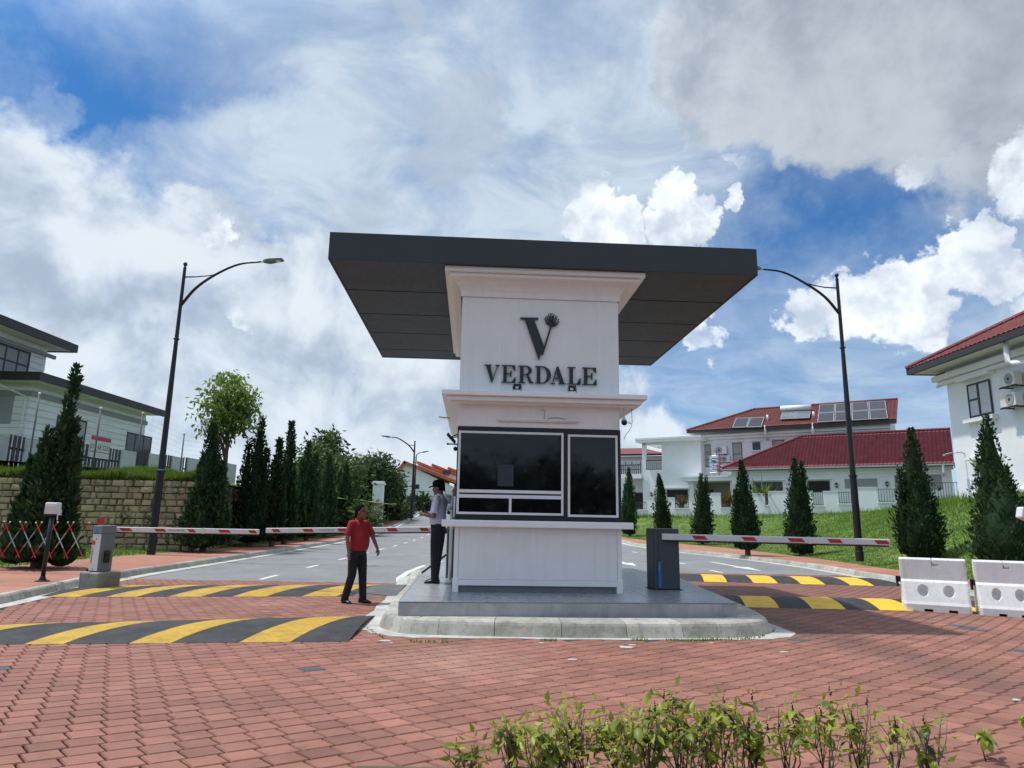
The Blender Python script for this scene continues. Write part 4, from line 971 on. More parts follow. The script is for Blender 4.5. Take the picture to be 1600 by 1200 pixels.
for i, (ul, vl, ur, vr, lab) in enumerate(((1416, 951, 1519, 963, 'white plastic water barrier standing at the end of the front right speed bump'), (1524, 959, 1622, 970, 'white plastic water barrier cut by the right edge, beside its twin'))):
    a, b = gp(ul, vl), gp(ur, vr); d = (b - a) / np.linalg.norm(b - a); az = math.atan2(d[1], d[0]); az = lerp(az, 0, .55); c = (a + b) / 2; n = np.array([-math.sin(az), math.cos(az), 0])
    r = thing('water_barrier', lab, 'barrier', c + n * .24 + np.array([.10 * i, 0, 0]), az, 'white water filled barriers'); r['kind'] = 'thing'
    q = place(wbm, 'barrier_body', r)
    sc_ = np.linalg.norm(b - a) / 1.2 * .93; q.scale = (sc_, 1, 1.0)
    for z in (.06, .10, .14):
        g = MB(); g.box(-.625 * sc_, -.60 * sc_, -.2, -.02, z, z + .012); g.build('rib', m_pl, r)
    g = MB(); g.box(-.70 * sc_, -.60 * sc_, -.05, .07, .48, .58); g.box(-.70 * sc_, -.655 * sc_, -.05, .07, .40, .58); g.build('connector', m_dk, r, bevel=.006)
# ------------------------------------------------------------------ foliage materials and generators
def foliage_mat(name, c1, c2, rough=.6, trans=.25, spec=.25): return M(name, c1, rough, .12, .6, 0, attr='tint', col2=c2, trans=trans, spec=spec)
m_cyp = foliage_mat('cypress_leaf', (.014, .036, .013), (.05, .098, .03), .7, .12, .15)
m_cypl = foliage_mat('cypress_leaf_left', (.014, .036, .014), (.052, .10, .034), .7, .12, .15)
m_leafA = foliage_mat('tree_leaf', (.05, .10, .018), (.20, .28, .06), trans=.4)
m_leafB = foliage_mat('far_leaf', (.045, .09, .025), (.15, .21, .06), trans=.3)
m_leafD = foliage_mat('dark_leaf', (.026, .055, .02), (.085, .135, .045))
m_grass = foliage_mat('grass_blade', (.085, .165, .024), (.20, .29, .05), .7, .4, .15)
m_bark = M('bark', (.09, .07, .05), .9, .3, 4, .6, 30)
def np_mesh(name, V, F4, tint, mat, smooth=False):
    me = bpy.data.meshes.new(name); n = len(V); k = F4.shape[1]; m = len(F4)
    me.vertices.add(n); me.vertices.foreach_set('co', V.astype(np.float32).ravel())
    me.loops.add(m * k); me.loops.foreach_set('vertex_index', F4.astype(np.int32).ravel())
    me.polygons.add(m); me.polygons.foreach_set('loop_start', np.arange(0, m * k, k, dtype=np.int32)); me.polygons.foreach_set('loop_total', np.full(m, k, dtype=np.int32))
    a = me.attributes.new('tint', 'FLOAT', 'POINT'); a.data.foreach_set('value', tint.astype(np.float32))
    me.materials.append(mat); me.update(); me.validate(); return me
def blades(P, D, Wd, L, W, tint, fold=.0):
    """diamond leaves: base P, direction D (unit), width axis Wd (unit), length L, width W"""
    n = len(P); L = L[:, None]; W = W[:, None]
    a = P; b = P + D * L * .45 + Wd * W * .5; c = P + D * L; d = P + D * L * .45 - Wd * W * .5
    if fold:
        up = np.cross(D, Wd); c = c - up * L * fold
    V = np.stack([a, b, c, d], 1).reshape(-1, 3); F = np.arange(4 * n).reshape(n, 4); return V, F, np.repeat(tint, 4)
def unit(v): return v / (np.linalg.norm(v, axis=1, keepdims=True) + 1e-9)
def cypress_mesh(name, rng, h, w, spires, n, mat, leaf=.15, lean=.2, base=.13):
    """upright sprays over a lumpy many-spired cone; spires = (dx, dy, z0, height, width)"""
    prof = lambda t: np.where(t < base, .42 * (1 - t / base) ** 2 * (base > .2) + (1 - (1 - t / base) ** 2) , 1 - ((np.maximum(t, base) - base) / (1 - base)) ** 1.35) if base > .2 else np.where(t < base, (t / base) ** .55 * .92 + .08 * t / base, ((1 - t) / (1 - base)) ** .85)
    VV, FF, TT, off = [], [], [], 0
    tot = sum(s[3] * s[4] for s in spires)
    for (dx, dy, z0, sh, sw) in spires:
        m = int(n * sh * sw / tot); th = rng.uniform(0, 2 * np.pi, m); t = rng.uniform(0, 1, m) ** 1.25
        ph = rng.uniform(0, 6, 4)
        r = prof(t) * sw / 2
        lump = 1 + .17 * np.sin(3 * th + 9 * t + ph[0]) + .16 * np.sin(5 * th - 17 * t + ph[1]) + .14 * np.sin(2 * th + 31 * t + ph[2]) + .12 * np.sin(9 * th + 47 * t + ph[3])
        q = rng.uniform(.55, 1.05, m) ** .6; rr = r * lump * q + .02
        P = np.stack([dx + rr * np.cos(th), dy + rr * np.sin(th), z0 + t * sh], 1)
        D = np.stack([np.cos(th) * .7, np.sin(th) * .7, np.full(m, 1.)], 1) + rng.normal(0, .38, (m, 3)); D = unit(D)
        Wd = unit(np.cross(D, rng.normal(0, 1, (m, 3))))
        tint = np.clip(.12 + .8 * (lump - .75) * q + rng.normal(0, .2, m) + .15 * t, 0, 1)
        L = leaf * rng.uniform(.7, 2.0, m) * (1 - .3 * t); v, f, tt = blades(P, D, Wd, L, L * rng.uniform(.32, .55, m), tint)
        VV.append(v); FF.append(f + off); TT.append(tt); off += len(v)
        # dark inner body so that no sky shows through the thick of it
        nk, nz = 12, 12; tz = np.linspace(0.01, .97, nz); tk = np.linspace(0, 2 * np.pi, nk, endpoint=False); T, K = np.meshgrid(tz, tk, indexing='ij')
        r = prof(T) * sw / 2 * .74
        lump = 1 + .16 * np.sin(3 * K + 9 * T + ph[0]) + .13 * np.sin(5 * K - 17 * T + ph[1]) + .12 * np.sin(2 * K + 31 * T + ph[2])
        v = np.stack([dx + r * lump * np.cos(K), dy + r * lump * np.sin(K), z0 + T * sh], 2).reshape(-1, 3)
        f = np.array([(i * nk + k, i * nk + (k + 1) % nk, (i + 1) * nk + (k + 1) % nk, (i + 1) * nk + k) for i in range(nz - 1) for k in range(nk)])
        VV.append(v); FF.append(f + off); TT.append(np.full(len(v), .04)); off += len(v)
    return np_mesh(name, np.concatenate(VV), np.concatenate(FF), np.concatenate(TT), mat)
def cypress(label, base, h, w, spires, n, mat=None, group='cypresses', leaf=.15, seed=0, lowbase=.13):
    rng = np.random.default_rng(100 + seed); mat = mat or m_cyp
    r = thing('cypress_tree', label, 'cypress', base, 0, group); r.rotation_euler = (rng.normal(0, .018), rng.normal(0, .022), 0)
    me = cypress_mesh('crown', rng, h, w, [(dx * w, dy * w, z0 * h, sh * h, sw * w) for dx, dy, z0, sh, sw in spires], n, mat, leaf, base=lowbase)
    o = bpy.data.objects.new('crown', me); COL.objects.link(o); o.parent = r
    g = MB(); k = spires[0][2] * h
    g.tube([(0, 0, -.4), (.02, 0, k + .15), (0, .02, k + h * .3)], [.085 + .012 * h, .07 + .01 * h, .04], 8); g.tube([(.03, 0, -.05), (.12, .05, k + .3)], [.05, .03], 6); g.build('trunk', m_bark, r)
    return r
# ------------------------------------------------------------------ right: grass bank
H2phi = math.atan2(-.656, 1.); h2x, h2y = np.array([math.cos(H2phi), math.sin(H2phi), 0]), np.array([-math.sin(H2phi), math.cos(H2phi), 0])
H2O = at(1240, 800, 54.); H2O = np.array([H2O[0], H2O[1], 2.05])
def H2(u, v, y):      # sight line met with the house plane at local depth y -> local x, z
    d = ray(u, v); t = ((H2O - CAM) @ h2y + y) / (d @ h2y); q = CAM + d * t - H2O; return q @ h2x, q[2]
def H2w(x, y, z): return H2O + x * h2x + y * h2y + np.array([0, 0, z])
X3 = 19.0
bB = []
for u, vv in ((950, 808), (1000, 806), (1080, 806), (1160, 805), (1240, 804), (1330, 801), (1400, 795), (1440, 788)):
    x, z = H2(u, vv, -2.45); z += H2O[2]; P = H2w(x, -2.45, 0); bB.append((P[0], P[1], z))
bB += [(X3 - .1, 28.2, 2.65), (X3 - .1, 25, 2.75), (X3 - .1, 20, 2.8), (X3 - .1, 14, 2.8)]
bA = [tuple(p) for p in pA[1:]]
def resample(P, n):
    P = [np.array(p, float) for p in P]; S = np.cumsum([0] + [np.linalg.norm((b - a)[:2]) for a, b in zip(P, P[1:])]); out = []
    for s in np.linspace(0, S[-1], n):
        i = min(len(P) - 2, max(0, int(np.searchsorted(S, s)) - 1)); out.append(P[i] + (P[i + 1] - P[i]) * (s - S[i]) / (S[i + 1] - S[i] + 1e-9))
    return out
NA = 60
rA = resample([(p[0] + .22, p[1], zroad(p[1]) + .14) for p in bA], NA)
# pair the stations by nearness so that rows run across the slope
rBfull = resample([bB[0]] + bB[1:], 200)
rB = []
last = 0
for i, a in enumerate(rA):
    t = i / (NA - 1); rB.append(rBfull[int(t * 199)])
TT_ = np.linspace(0, 1, 16)
def bank_pt(i, t):
    a, b = rA[i], rB[i]; p = a + (b - a) * t; z = a[2] + (b[2] - a[2]) * (t ** 1.45 * .75 + .25 * sstep(t, 0, 1)); return np.array([p[0], p[1], z])
bank_rows = [[bank_pt(i, t) + np.array([0, 0, .03 * math.sin(i * 1.3 + t * 9) * t]) for t in TT_] + [rB[i] + np.array([3., 4., .02])] for i in range(NA)]
g = MB(); g.sheet(bank_rows); bank = g.build('grass_bank', m_turf, smooth=True); tag(bank, 'green grass bank rising from the right footpath to the white houses', 'bank', kind='structure')
from mathutils.bvhtree import BVHTree
bank_bvh = BVHTree.FromPolygons([Vector(v) for v in g.v], g.f)
def bank_z(x, y):
    h = bank_bvh.ray_cast(Vector((x, y, 30)), Vector((0, 0, -1))); return h[0].z if h[0] else .15
def on_bank(u, v):
    h = bank_bvh.ray_cast(Vector(CAM), Vector(ray(u, v)).normalized()); return np.array(h[0]) if h[0] else gp(u, v, .3)
def grass_mesh(name, P, hgt, rng, mat, wid=.014, lean=.35, tint0=.5):
    n = len(P); a = rng.uniform(0, 2 * np.pi, n); dirn = np.stack([np.cos(a), np.sin(a), np.zeros(n)], 1)
    tip = P + dirn * (hgt * lean * rng.uniform(0, 1.4, n))[:, None] + np.array([0, 0, 1.]) * hgt[:, None]
    s = np.stack([-np.sin(a), np.cos(a), np.zeros(n)], 1) * (wid * rng.uniform(.7, 1.5, n))[:, None]
    V = np.stack([P - s, P + s, tip], 1).reshape(-1, 3); return np_mesh(name, V, np.arange(3 * n).reshape(n, 3), np.repeat(np.clip(tint0 + rng.normal(0, .22, n), 0, 1), 3), mat)
def scatter(rows, n, rng, power=1.):
    """random points over a grid of rows, denser near the viewer"""
    R_ = np.array([[np.array(p) for p in r] for r in rows]); c = (R_[:-1, :-1] + R_[1:, 1:]) / 2
    ar = np.linalg.norm(np.cross(R_[1:, :-1] - R_[:-1, :-1], R_[:-1, 1:] - R_[:-1, :-1]), axis=2); w = ar / np.maximum(8, np.linalg.norm(c, axis=2)) ** power; w = w.ravel() / w.sum()
    k = rng.choice(len(w), n, p=w); i, j = k // ar.shape[1], k % ar.shape[1]; s, t = rng.uniform(0, 1, n)[:, None], rng.uniform(0, 1, n)[:, None]
    return (R_[i, j] * (1 - s) * (1 - t) + R_[i + 1, j] * s * (1 - t) + R_[i, j + 1] * (1 - s) * t + R_[i + 1, j + 1] * s * t)
rng = np.random.default_rng(5)
P = scatter([r[:-1] for r in bank_rows], 80000, rng, 1.2)
dd = np.sin(P[:, 0] * 1.7) * np.sin(P[:, 1] * 1.1) + .6 * np.sin(P[:, 0] * 4.1 + P[:, 1] * 3.3)
hh = (.04 + .055 * np.clip((P[:, 2] - .3) / 1.6, 0, 1)) * rng.uniform(.6, 1.5, len(P)) * (1 + .25 * dd)
o = bpy.data.objects.new('bank_grass', grass_mesh('bank_grass', P, hh, rng, m_grass, .016, .6, .5)); COL.objects.link(o); o.data.attributes['tint']
tag(o, 'short green grass covering the bank below the white houses', 'grass', kind='stuff')
# ragged taller tufts along the foot of the garden wall
Q = []
for k in range(5200):
    i = rng.integers(0, NA - 1); s = rng.uniform(0, 1); t = rng.uniform(.86, 1.0); Q.append(bank_pt(i, t) * (1 - s) + bank_pt(i + 1, t) * s)
Q = np.array(Q); o = bpy.data.objects.new('tall_grass', grass_mesh('tall_grass', Q, rng.uniform(.12, .42, len(Q)), rng, m_grass, .014, .4, .6)); COL.objects.link(o)
tag(o, 'ragged tall grass along the foot of the white garden wall', 'grass', kind='stuff')
# cypresses on the bank
CR = [  # u, v of the foot, v of the tip, width in px, spires, label
    (984, 838, 727, 30, [(0, 0, .06, .94, 1), (-.2, .1, .1, .7, .7)], 'half hidden cypress right behind the right edge of the booth'),
    (1037, 846, 738, 31, [(0, 0, .05, .95, 1), (.12, 0, .1, .84, .75)], 'slim cypress standing behind the dark slate barrier cabinet'),
    (1097, 851, 737, 33, [(-.12, 0, .05, .95, .85), (.18, 0, .06, .92, .8), (0, .1, .05, .6, 1)], 'twin-tipped cypress before the porch with the steel tank above it'),
    (1168, 862, 716, 45, [(.0, 0, .06, .94, .92), (-.34, 0, .1, .62, .4), (.25, .1, .08, .6, .6), (-.15, -.2, .06, .6, .7)], 'cypress with a low side spire on its left, before the potted plants'),
    (1252, 868, 711, 48, [(-.08, 0, .06, .94, .85), (.2, .0, .07, .9, .6), (0, 0, .05, .55, 1.02)], 'broad cypress nearest left of the lamp post on the bank'),
    (1440, 878, 660, 74, [(-.02, 0, .07, .93, .82), (-.36, 0, .12, .62, .3), (.22, .05, .08, .6, .62), (-.1, -.2, .06, .6, .8), (.08, .1, .07, .5, 1.)], 'tall cypress right of the lamp post, behind the first water barrier'),
    (1572, 893, 640, 98, [(-.06, 0, .06, .94, .62), (-.16, 0, .1, .82, .4), (.2, .05, .08, .62, .62), (-.08, -.2, .05, .58, .85), (.05, .1, .06, .5, 1.)], 'big bushy cypress at the right edge with two wispy tips')]
for i, (u, v, vt, wpx, sp, lab) in enumerate(CR):
    b = on_bank(u, v); h = at(u, vt, b[1])[2] - b[2]; w = wpx * (np.linalg.norm(b - CAM)) / 1090
    sp = [(a_, b_, z_ * .35, h_, w_) for a_, b_, z_, h_, w_ in sp]
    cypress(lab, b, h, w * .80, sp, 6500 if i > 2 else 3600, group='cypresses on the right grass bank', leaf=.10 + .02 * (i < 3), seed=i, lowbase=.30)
# ------------------------------------------------------------------ left: verge, stone wall, raised ground
g = MB(); rows = [[(interp(PLo, y) + .02, y, zroad(y) + .15), (interp(PLo, y) - 1.4, y, zroad(y) + .20), (interp(PLo, y) - 3, y, zroad(y) + .26), (interp(PLo, y) - 14, y, zroad(y) + .3)] for y in np.linspace(4, 84, 40)]
g.sheet(rows); tag(g.build('verge', m_turf, smooth=True), 'narrow grass verge between the left footpath and the stone wall', 'verge', kind='structure')
P = scatter([r[:3] for r in rows], 26000, rng, 1.4)
o = bpy.data.objects.new('verge_grass', grass_mesh('verge_grass', P, rng.uniform(.04, .15, len(P)), rng, m_grass, .013, .5, .38)); COL.objects.link(o); tag(o, 'grass growing on the verge along the left footpath', 'grass', kind='stuff')
WA, WB = gp(-260, 862, .2), gp(296, 859.5, .2)     # foot of the wall, left to right
WA[1] = WB[1] - .9; wd = (WB - WA); WL = np.linalg.norm(wd[:2]); waz = math.atan2(wd[1], wd[0])
wz = at(230, 751, lerp(WA[1], WB[1], .88))[2]
m_stone = M('wall_stone', (.42, .325, .21), .9, .22, 2.2, .9, 22, attr='tint', stain=[(1.1, .5, .68, .55, (.2, .165, .11)), (5, .55, .75, .5, (.13, .11, .075)), (3.2, .6, .74, .5, (.07, .075, .04))])
m_mortar2 = M('wall_joint', (.09, .072, .05), .95, .3, 3, .6, 30)
wall = thing('stone_wall', 'stone block retaining wall of buff split blocks below the grass and fence', 'wall', (WA[0], WA[1], .15), waz)
WH = wz - .15
g = MB(); g.box(0, WL, .06, .5, -.3, WH - .05); g.build('wall_core', m_mortar2, wall)
g = MB(); g.box(WL - .45, WL, .5, 22, -.3, WH - .05); g.build('return_wall', m_stone, wall)
vis0 = 3.0; nrow = int(round(WH / .232)); rh = WH / nrow; cnt = 0; rest = MB(); stones = []
for i in range(nrow):
    x = -random.uniform(0, .3)
    while x < WL:
        w = random.choice((.2, .26, .34, .38, .44, .5)) * random.uniform(.9, 1.1); stones.append((i, x, min(w, WL - x + .02), random.random())); x += w
def stone(g, i, x, w, tv, o=(0, 0, 0)):
    z0, z1 = i * rh + .008, (i + 1) * rh - .006; x0, x1 = x + .008, x + w - .006; d = random.uniform(.0, .085) + .01 * (nrow - i) * 0
    j = lambda s=.02: random.uniform(-s, s); b = .035
    y0 = -.03 - d
    back = [(x0 + j(), .08, z0 + j(.006)), (x1 + j(), .08, z0 + j(.006)), (x1 + j(), .08, z1 + j(.006)), (x0 + j(), .08, z1 + j(.006))]
    mid = [(p[0], .0 + j(), p[2]) for p in back]
    frn = [(x0 + b + j(), y0 + j(.015), z0 + b * .6 + j()), (x1 - b + j(), y0 + j(.015), z0 + b * .6 + j()), (x1 - b + j(), y0 + j(.015), z1 - b * .6 + j()), (x0 + b + j(), y0 + j(.015), z1 - b * .6 + j())]
    c = (sum(p[0] for p in frn) / 4 + j(.03), y0 - .018 + j(.012), sum(p[2] for p in frn) / 4 + j(.03))
    v = back + mid + frn + [c]; v = [(p[0] - o[0], p[1] - o[1], p[2] - o[2]) for p in v]
    f = [(0, 1, 5, 4), (1, 2, 6, 5), (2, 3, 7, 6), (3, 0, 4, 7), (4, 5, 9, 8), (5, 6, 10, 9), (6, 7, 11, 10), (7, 4, 8, 11), (8, 9, 12), (9, 10, 12), (10, 11, 12), (11, 8, 12)]
    g.add(v, f, 0, tv)
def st_vis(s):
    p = np.array([WA[0], WA[1], .15]) + np.array([math.cos(waz), math.sin(waz), 0]) * (s[1] + s[2] / 2) + np.array([0, 0, (s[0] + .5) * rh]); u, v = proj(p); return (95 < u < 285) or (0 < u <= 40), u
vis = [s for s in stones if st_vis(s)[0]]; vis.sort(key=lambda s: -st_vis(s)[1]); vset = set(id(s) for s in vis[:290])
for s in stones:
    if id(s) in vset: g = MB(); stone(g, *s); g.build('stone', m_stone, wall)
    else: stone(rest, *s)
rest.build('stone_rows', m_stone, wall, kind='stuff')
# coping stones, ragged
# raised ground behind the wall, rising to the fence
XF = -20.2
wx = lambda t: WA + wd * t
zF = 3.45
g = MB(); rows = []
for t in np.linspace(0, 1, 12):
    p = wx(t); rows.append([(p[0], p[1] + .05, wz + .0), (p[0] - .1, p[1] + .6, wz + .12 + .05 * math.sin(t * 20)), (p[0] - .3, p[1] + 2, wz + .3), (p[0] - 2, p[1] + 7, wz + .55)])
for y in np.linspace(26, 80, 10):
    p = WB; rows.append([(p[0] + .0, y, wz), (p[0] - .6, y, wz + .12), (p[0] - 2.5, y, wz + .35), (XF - 1, y, zF)])
g.sheet(rows); rA2 = rows
g.sheet([[(-70, 20, zF - .3), (XF, 20, zF - .4), (WA[0], WA[1] + 2, wz + .2)], [(-70, 40, zF), (XF, 40, zF), (-15, 34, wz + .4)], [(-70, 95, zF), (XF, 95, zF), (-13, 95, wz + .3)]])
tag(g.build('raised_ground', m_turf, smooth=True), 'raised grassy ground behind the stone wall', 'ground', kind='structure')
g3 = []
for k in range(26000):
    t = rng.uniform(.02, .995); p = wx(t); q = rng.uniform(0, 1) ** 1.6 * 3.2; g3.append((p[0] - .15 * q, p[1] + .0 + q, wz + .02 + .13 * min(q, 2.2)))
g3 = np.array(g3); o = bpy.data.objects.new('wall_top_grass', grass_mesh('wall_top_grass', g3, rng.uniform(.1, .34, len(g3)) * (1 + .4 * np.sin(g3[:, 0] * 2.1)), rng, m_grass, .02, .55, .55)); COL.objects.link(o)
tag(o, 'shaggy bright grass hanging over the top of the stone wall', 'grass', kind='stuff')
# weeds rooted in the wall joints
g = MB()
VV = []
for (u, v) in ((118, 757), (246, 775), (114, 778), (197, 808), (278, 768), (232, 812), (300, 790), (255, 760), (160, 756), (210, 752)):
    p = at(u, v, lerp(WA[1], WB[1], .85) - .15)
    for k in range(70): VV.append(p + rng.normal(0, 1, 3) * (.10, .05, .16))
VV = np.array(VV); n = len(VV); D = unit(rng.normal(0, .5, (n, 3)) + (0, -.6, -.2)); v, f, t = blades(VV, D, unit(np.cross(D, rng.normal(0, 1, (n, 3)))), rng.uniform(.06, .14, n), rng.uniform(.03, .06, n), rng.uniform(.2, .8, n))
o = bpy.data.objects.new('wall_weeds', np_mesh('wall_weeds', v, f, t, m_leafB)); COL.objects.link(o); tag(o, 'small weeds rooted in the joints of the stone wall', 'weeds', kind='stuff')
# ------------------------------------------------------------------ left cypresses
CL = [(56, 884, 572, 118, [(.10, 0, .02, .98, .36), (.0, 0, .02, .62, .8), (-.2, 0, .05, .62, .34), (.22, .05, .03, .70, .3), (.36, 0, .05, .58, .26), (-.38, 0, .03, .5, .34), (.1, -.1, .02, .42, 1.0), (.02, .1, .02, .74, .5), (-.45, .1, 0, .36, .4), (.44, -.05, 0, .4, .36)], 'huge ragged cypress of many spires beside the card reader on the left', 11000),
      (316, 860, 662, 74, [(0, 0, .02, .98, .8), (-.2, .1, .03, .72, .6), (.25, 0, .03, .66, .6), (0, -.1, .02, .5, 1.05)], 'full cypress under the leafy tree, right of the left street lamp', 6500),
      (388, 852, 652, 66, [(.05, 0, .02, .98, .74), (-.22, 0, .03, .8, .5), (.25, 0, .03, .72, .55), (0, 0, .02, .55, 1.05)], 'bushy-topped cypress beside the two narrow pointed ones', 5200),
      (424, 850, 686, 30, [(0, 0, .02, .98, .9), (.2, .1, .02, .7, .7)], 'narrow pointed cypress, lower of the slim pair', 2600),
      (443, 847, 660, 34, [(.0, 0, .02, .98, .9), (.15, 0, .02, .6, .8)], 'narrow pointed cypress, taller of the slim pair', 3000),
      (478, 842, 690, 50, [(0, 0, .02, .98, .8), (.25, 0, .02, .86, .6), (-.2, 0, .02, .8, .6)], 'dark cypress just left of where the two arms nearly touch the distant hedge', 3200),
      (506, 838, 712, 34, [(0, 0, .02, .98, .9), (.2, .1, .02, .8, .7)], 'slim cypress between two wider dark ones in the far row', 2200),
      (538, 834, 726, 36, [(0, 0, .02, .98, .9), (-.2, 0, .02, .75, .7)], 'last cypress of the left row, behind the head of the red-shirted man', 2200)]
CL[5] = CL[5][:5] + ('wide dark cypress with three tips in the far half of the left row',) + CL[5][6:]
for i, (u, v, vt, wpx, sp, lab, n) in enumerate(CL):
    b = gp(u, v, .2) if i < 3 else gp(u, v, .25); h = at(u, vt, b[1])[2] - b[2]; w = wpx * np.linalg.norm(b - CAM) / 1090 * (.64 if i == 0 else .9)
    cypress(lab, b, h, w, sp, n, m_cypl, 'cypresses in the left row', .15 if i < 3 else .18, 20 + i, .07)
# ------------------------------------------------------------------ broadleaf trees
def leafy(label, name, base, h, crown_c, crown_r, ncl, nleaf, leaf, mat, seed, group=None, droop=.35, clump=.55, trunk=.12, cat='tree', tint0=.5, flat=1.0):
    rng = np.random.default_rng(seed); r = thing(name, label, cat, base, 0, group)
    c = np.array(crown_c, float); R3 = np.array(crown_r, float)
    d = unit(rng.normal(0, 1, (ncl, 3))); q = rng.uniform(.25, 1, ncl) ** .5
    lob = 1 + .22 * np.sin(d[:, 0] * 4 + seed) + .2 * np.sin(d[:, 1] * 5 + d[:, 2] * 6 + seed * 2)
    C = c + d * (q * lob)[:, None] * R3; C[:, 2] = np.maximum(C[:, 2], .25 * h * .2)
    ct = np.clip(tint0 + .28 * rng.normal(0, 1, ncl) + .15 * d[:, 2], 0, 1)
    k = np.repeat(np.arange(ncl), nleaf); n = len(k); off = rng.normal(0, 1, (n, 3)) * clump * (1, 1, .7); P = C[k] + off
    D = unit(off * .6 + rng.normal(0, .5, (n, 3)) + (0, 0, -droop)); Wd = unit(np.cross(D, rng.normal(0, 1, (n, 3))))
    L = leaf * rng.uniform(.6, 1.4, n); v, f, t = blades(P, D, Wd, L, L * rng.uniform(.32, .5, n), np.clip(ct[k] + rng.normal(0, .12, n), 0, 1), .12)
    o = bpy.data.objects.new('crown', np_mesh('crown', v, f, t, mat)); COL.objects.link(o); o.parent = r
    g = MB(); top = c + (0, 0, R3[2] * .5); g.tube([(0, 0, -.5), (.05, 0, c[2] * .5), tuple(c), tuple(top)], [trunk * 1.2, trunk, trunk * .6, trunk * .2], 8)
    for i in range(min(26, ncl)):
        e = C[i]; s = np.array([0, 0, 1.]) * lerp(c[2] * .55, c[2] * 1.05, rng.uniform(0, 1)); m = (s + e) / 2 + (0, 0, .12 * h * .2); g.tube([s, m, e], [trunk * .45, trunk * .25, trunk * .08], 5)
    g.build('trunk', m_bark, r); return r
tb = gp(330, 852, .25); hpx = lambda v: at(330, v, tb[1])[2] - .25
wpx = np.linalg.norm(tb - CAM) / 1090
leafy('light leafy tree rising above the cypresses, just right of the left street lamp', 'leafy_tree', tb + np.array([-.05, .6, 0]), hpx(580), (0, 0, (hpx(695) + hpx(572)) / 2 + .0), (41 * wpx, 41 * wpx, 54 * wpx), 140, 24, .22, m_leafA, 3, clump=.2, droop=.5, trunk=.09, tint0=.5)
FT = [(430, 845, 60, 740, 30, 'A'), (478, 824, 56, 690, 46, 'A'), (513, 820, 52, 682, 44, 'A'), (545, 818, 68, 690, 46, 'D'), (578, 816, 70, 688, 38, 'D'), (603, 806, 74, 715, 26, 'D'), (562, 806, 70, 742, 30, 'A'), (606, 806, 72, 752, 22, 'A'), (540, 815, 48, 760, 40, 'A'), (652, 802, 92, 752, 14, 'D'), (500, 815, 70, 668, 24, 'D'), (460, 800, 84, 700, 44, 'A'), (612, 805, 76, 768, 14, 'D'), (560, 800, 80, 700, 50, 'A')]
LBL = ['pale bushy tree behind the slim cypress pair', 'light green tree directly right of the taller narrow cypress tip', 'mid green round tree in the row behind the far cypresses', 'dark spreading tree left of the tallest rounded crown', 'dark broad tree with the tallest rounded crown before the distant sky', 'dark tree at the right end of the grove, beside the orange roofs', 'low green tree above the man in the red shirt', 'low green tree behind the white gate pillar', 'low bush-like tree above the last cypress', 'small dark tree between the distant lamps and the orange roofed house', 'far dark treetop poking above the grove', 'hazy far tree at the left of the grove', 'dark low tree at the far right foot of the grove', 'big tree in the back of the grove, between two dark crowns']
for i, ((u, v, Y, vt, wr, k), lab) in enumerate(zip(FT, LBL)):
    b = at(u, 812, Y); b[2] = zroad(Y) - .2; h = at(u, vt + 30, Y)[2] - b[2]; w = wr * .86 * Y / 1050
    zc_ = h - w * 1.0 if h > 2.4 * w else h * .55; rz_ = min(h - zc_, w * 1.25)
    leafy(lab, 'broadleaf_tree', b, h, (0, 0, zc_), (w, w, max(rz_, h * .38)), 150, 22, .42 + .006 * (Y - 50), m_leafB if k == 'A' else m_leafD, 40 + i, 'trees of the far grove', clump=.5, trunk=.2, tint0=.5 if k == 'A' else .45)
# tree line behind the photographer (mirrored in the dark window panes)
rng = np.random.default_rng(9)
C = []
for x in np.arange(-50, 52, .8):
    h = 5.9 + .7 * math.sin(x * .21) + .5 * math.sin(x * .67 + 1) + rng.uniform(-.4, .4)
    for z in np.arange(.5, h, .7): C.append((x + rng.uniform(-.7, .7), -44 + rng.uniform(-2.5, 2.5), z))
C = np.array(C); k = np.repeat(np.arange(len(C)), 14); n = len(k); P_ = C[k] + rng.normal(0, .6, (n, 3)); D = unit(rng.normal(0, 1, (n, 3))); L = rng.uniform(.6, 1.2, n)
v, f, t = blades(P_, D, unit(np.cross(D, rng.normal(0, 1, (n, 3)))), L, L * .6, rng.uniform(.1, .7, n)); o = bpy.data.objects.new('woods', np_mesh('woods', v, f, t, m_leafD)); COL.objects.link(o)
tag(o, 'dark wood across the road behind the viewer, mirrored in the window panes', 'wood', kind='stuff')
# ------------------------------------------------------------------ houses
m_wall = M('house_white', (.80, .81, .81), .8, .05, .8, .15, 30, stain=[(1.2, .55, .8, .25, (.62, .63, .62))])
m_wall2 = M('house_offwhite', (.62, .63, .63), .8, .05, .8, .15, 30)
m_tile = M('roof_tile_red', (.17, .022, .032), .6, .16, 1.4, .2, 30, attr='tint', stain=[(2.5, .55, .78, .35, (.11, .02, .026))])
m_tile2 = M('roof_tile_brick', (.19, .045, .04), .7, .16, 1.4, .2, 30, attr='tint')
m_orange = M('roof_tile_orange', (.50, .145, .055), .7, .16, .8, .2, 20, attr='tint')
m_win = M('window_glass', (.03, .034, .038), .08, .1, 2, 0, spec=.5)
m_cur = M('curtained_glass', (.36, .33, .30), .3, .15, 3, 0, spec=.5)
m_cur2 = M('pale_curtain', (.5, .52, .53), .35, .12, 6, 0, spec=.4)
m_frame = M('dark_frame', (.03, .028, .028), .5, .1, 3, 0)
m_gut = M('gutter_dark', (.035, .03, .03), .5, .1, 3, 0)
m_brown = M('rail_brown', (.11, .07, .055), .6, .15, 5, 0)
m_shade = M('grey_wall', (.30, .30, .30), .8, .1, 1, .1)
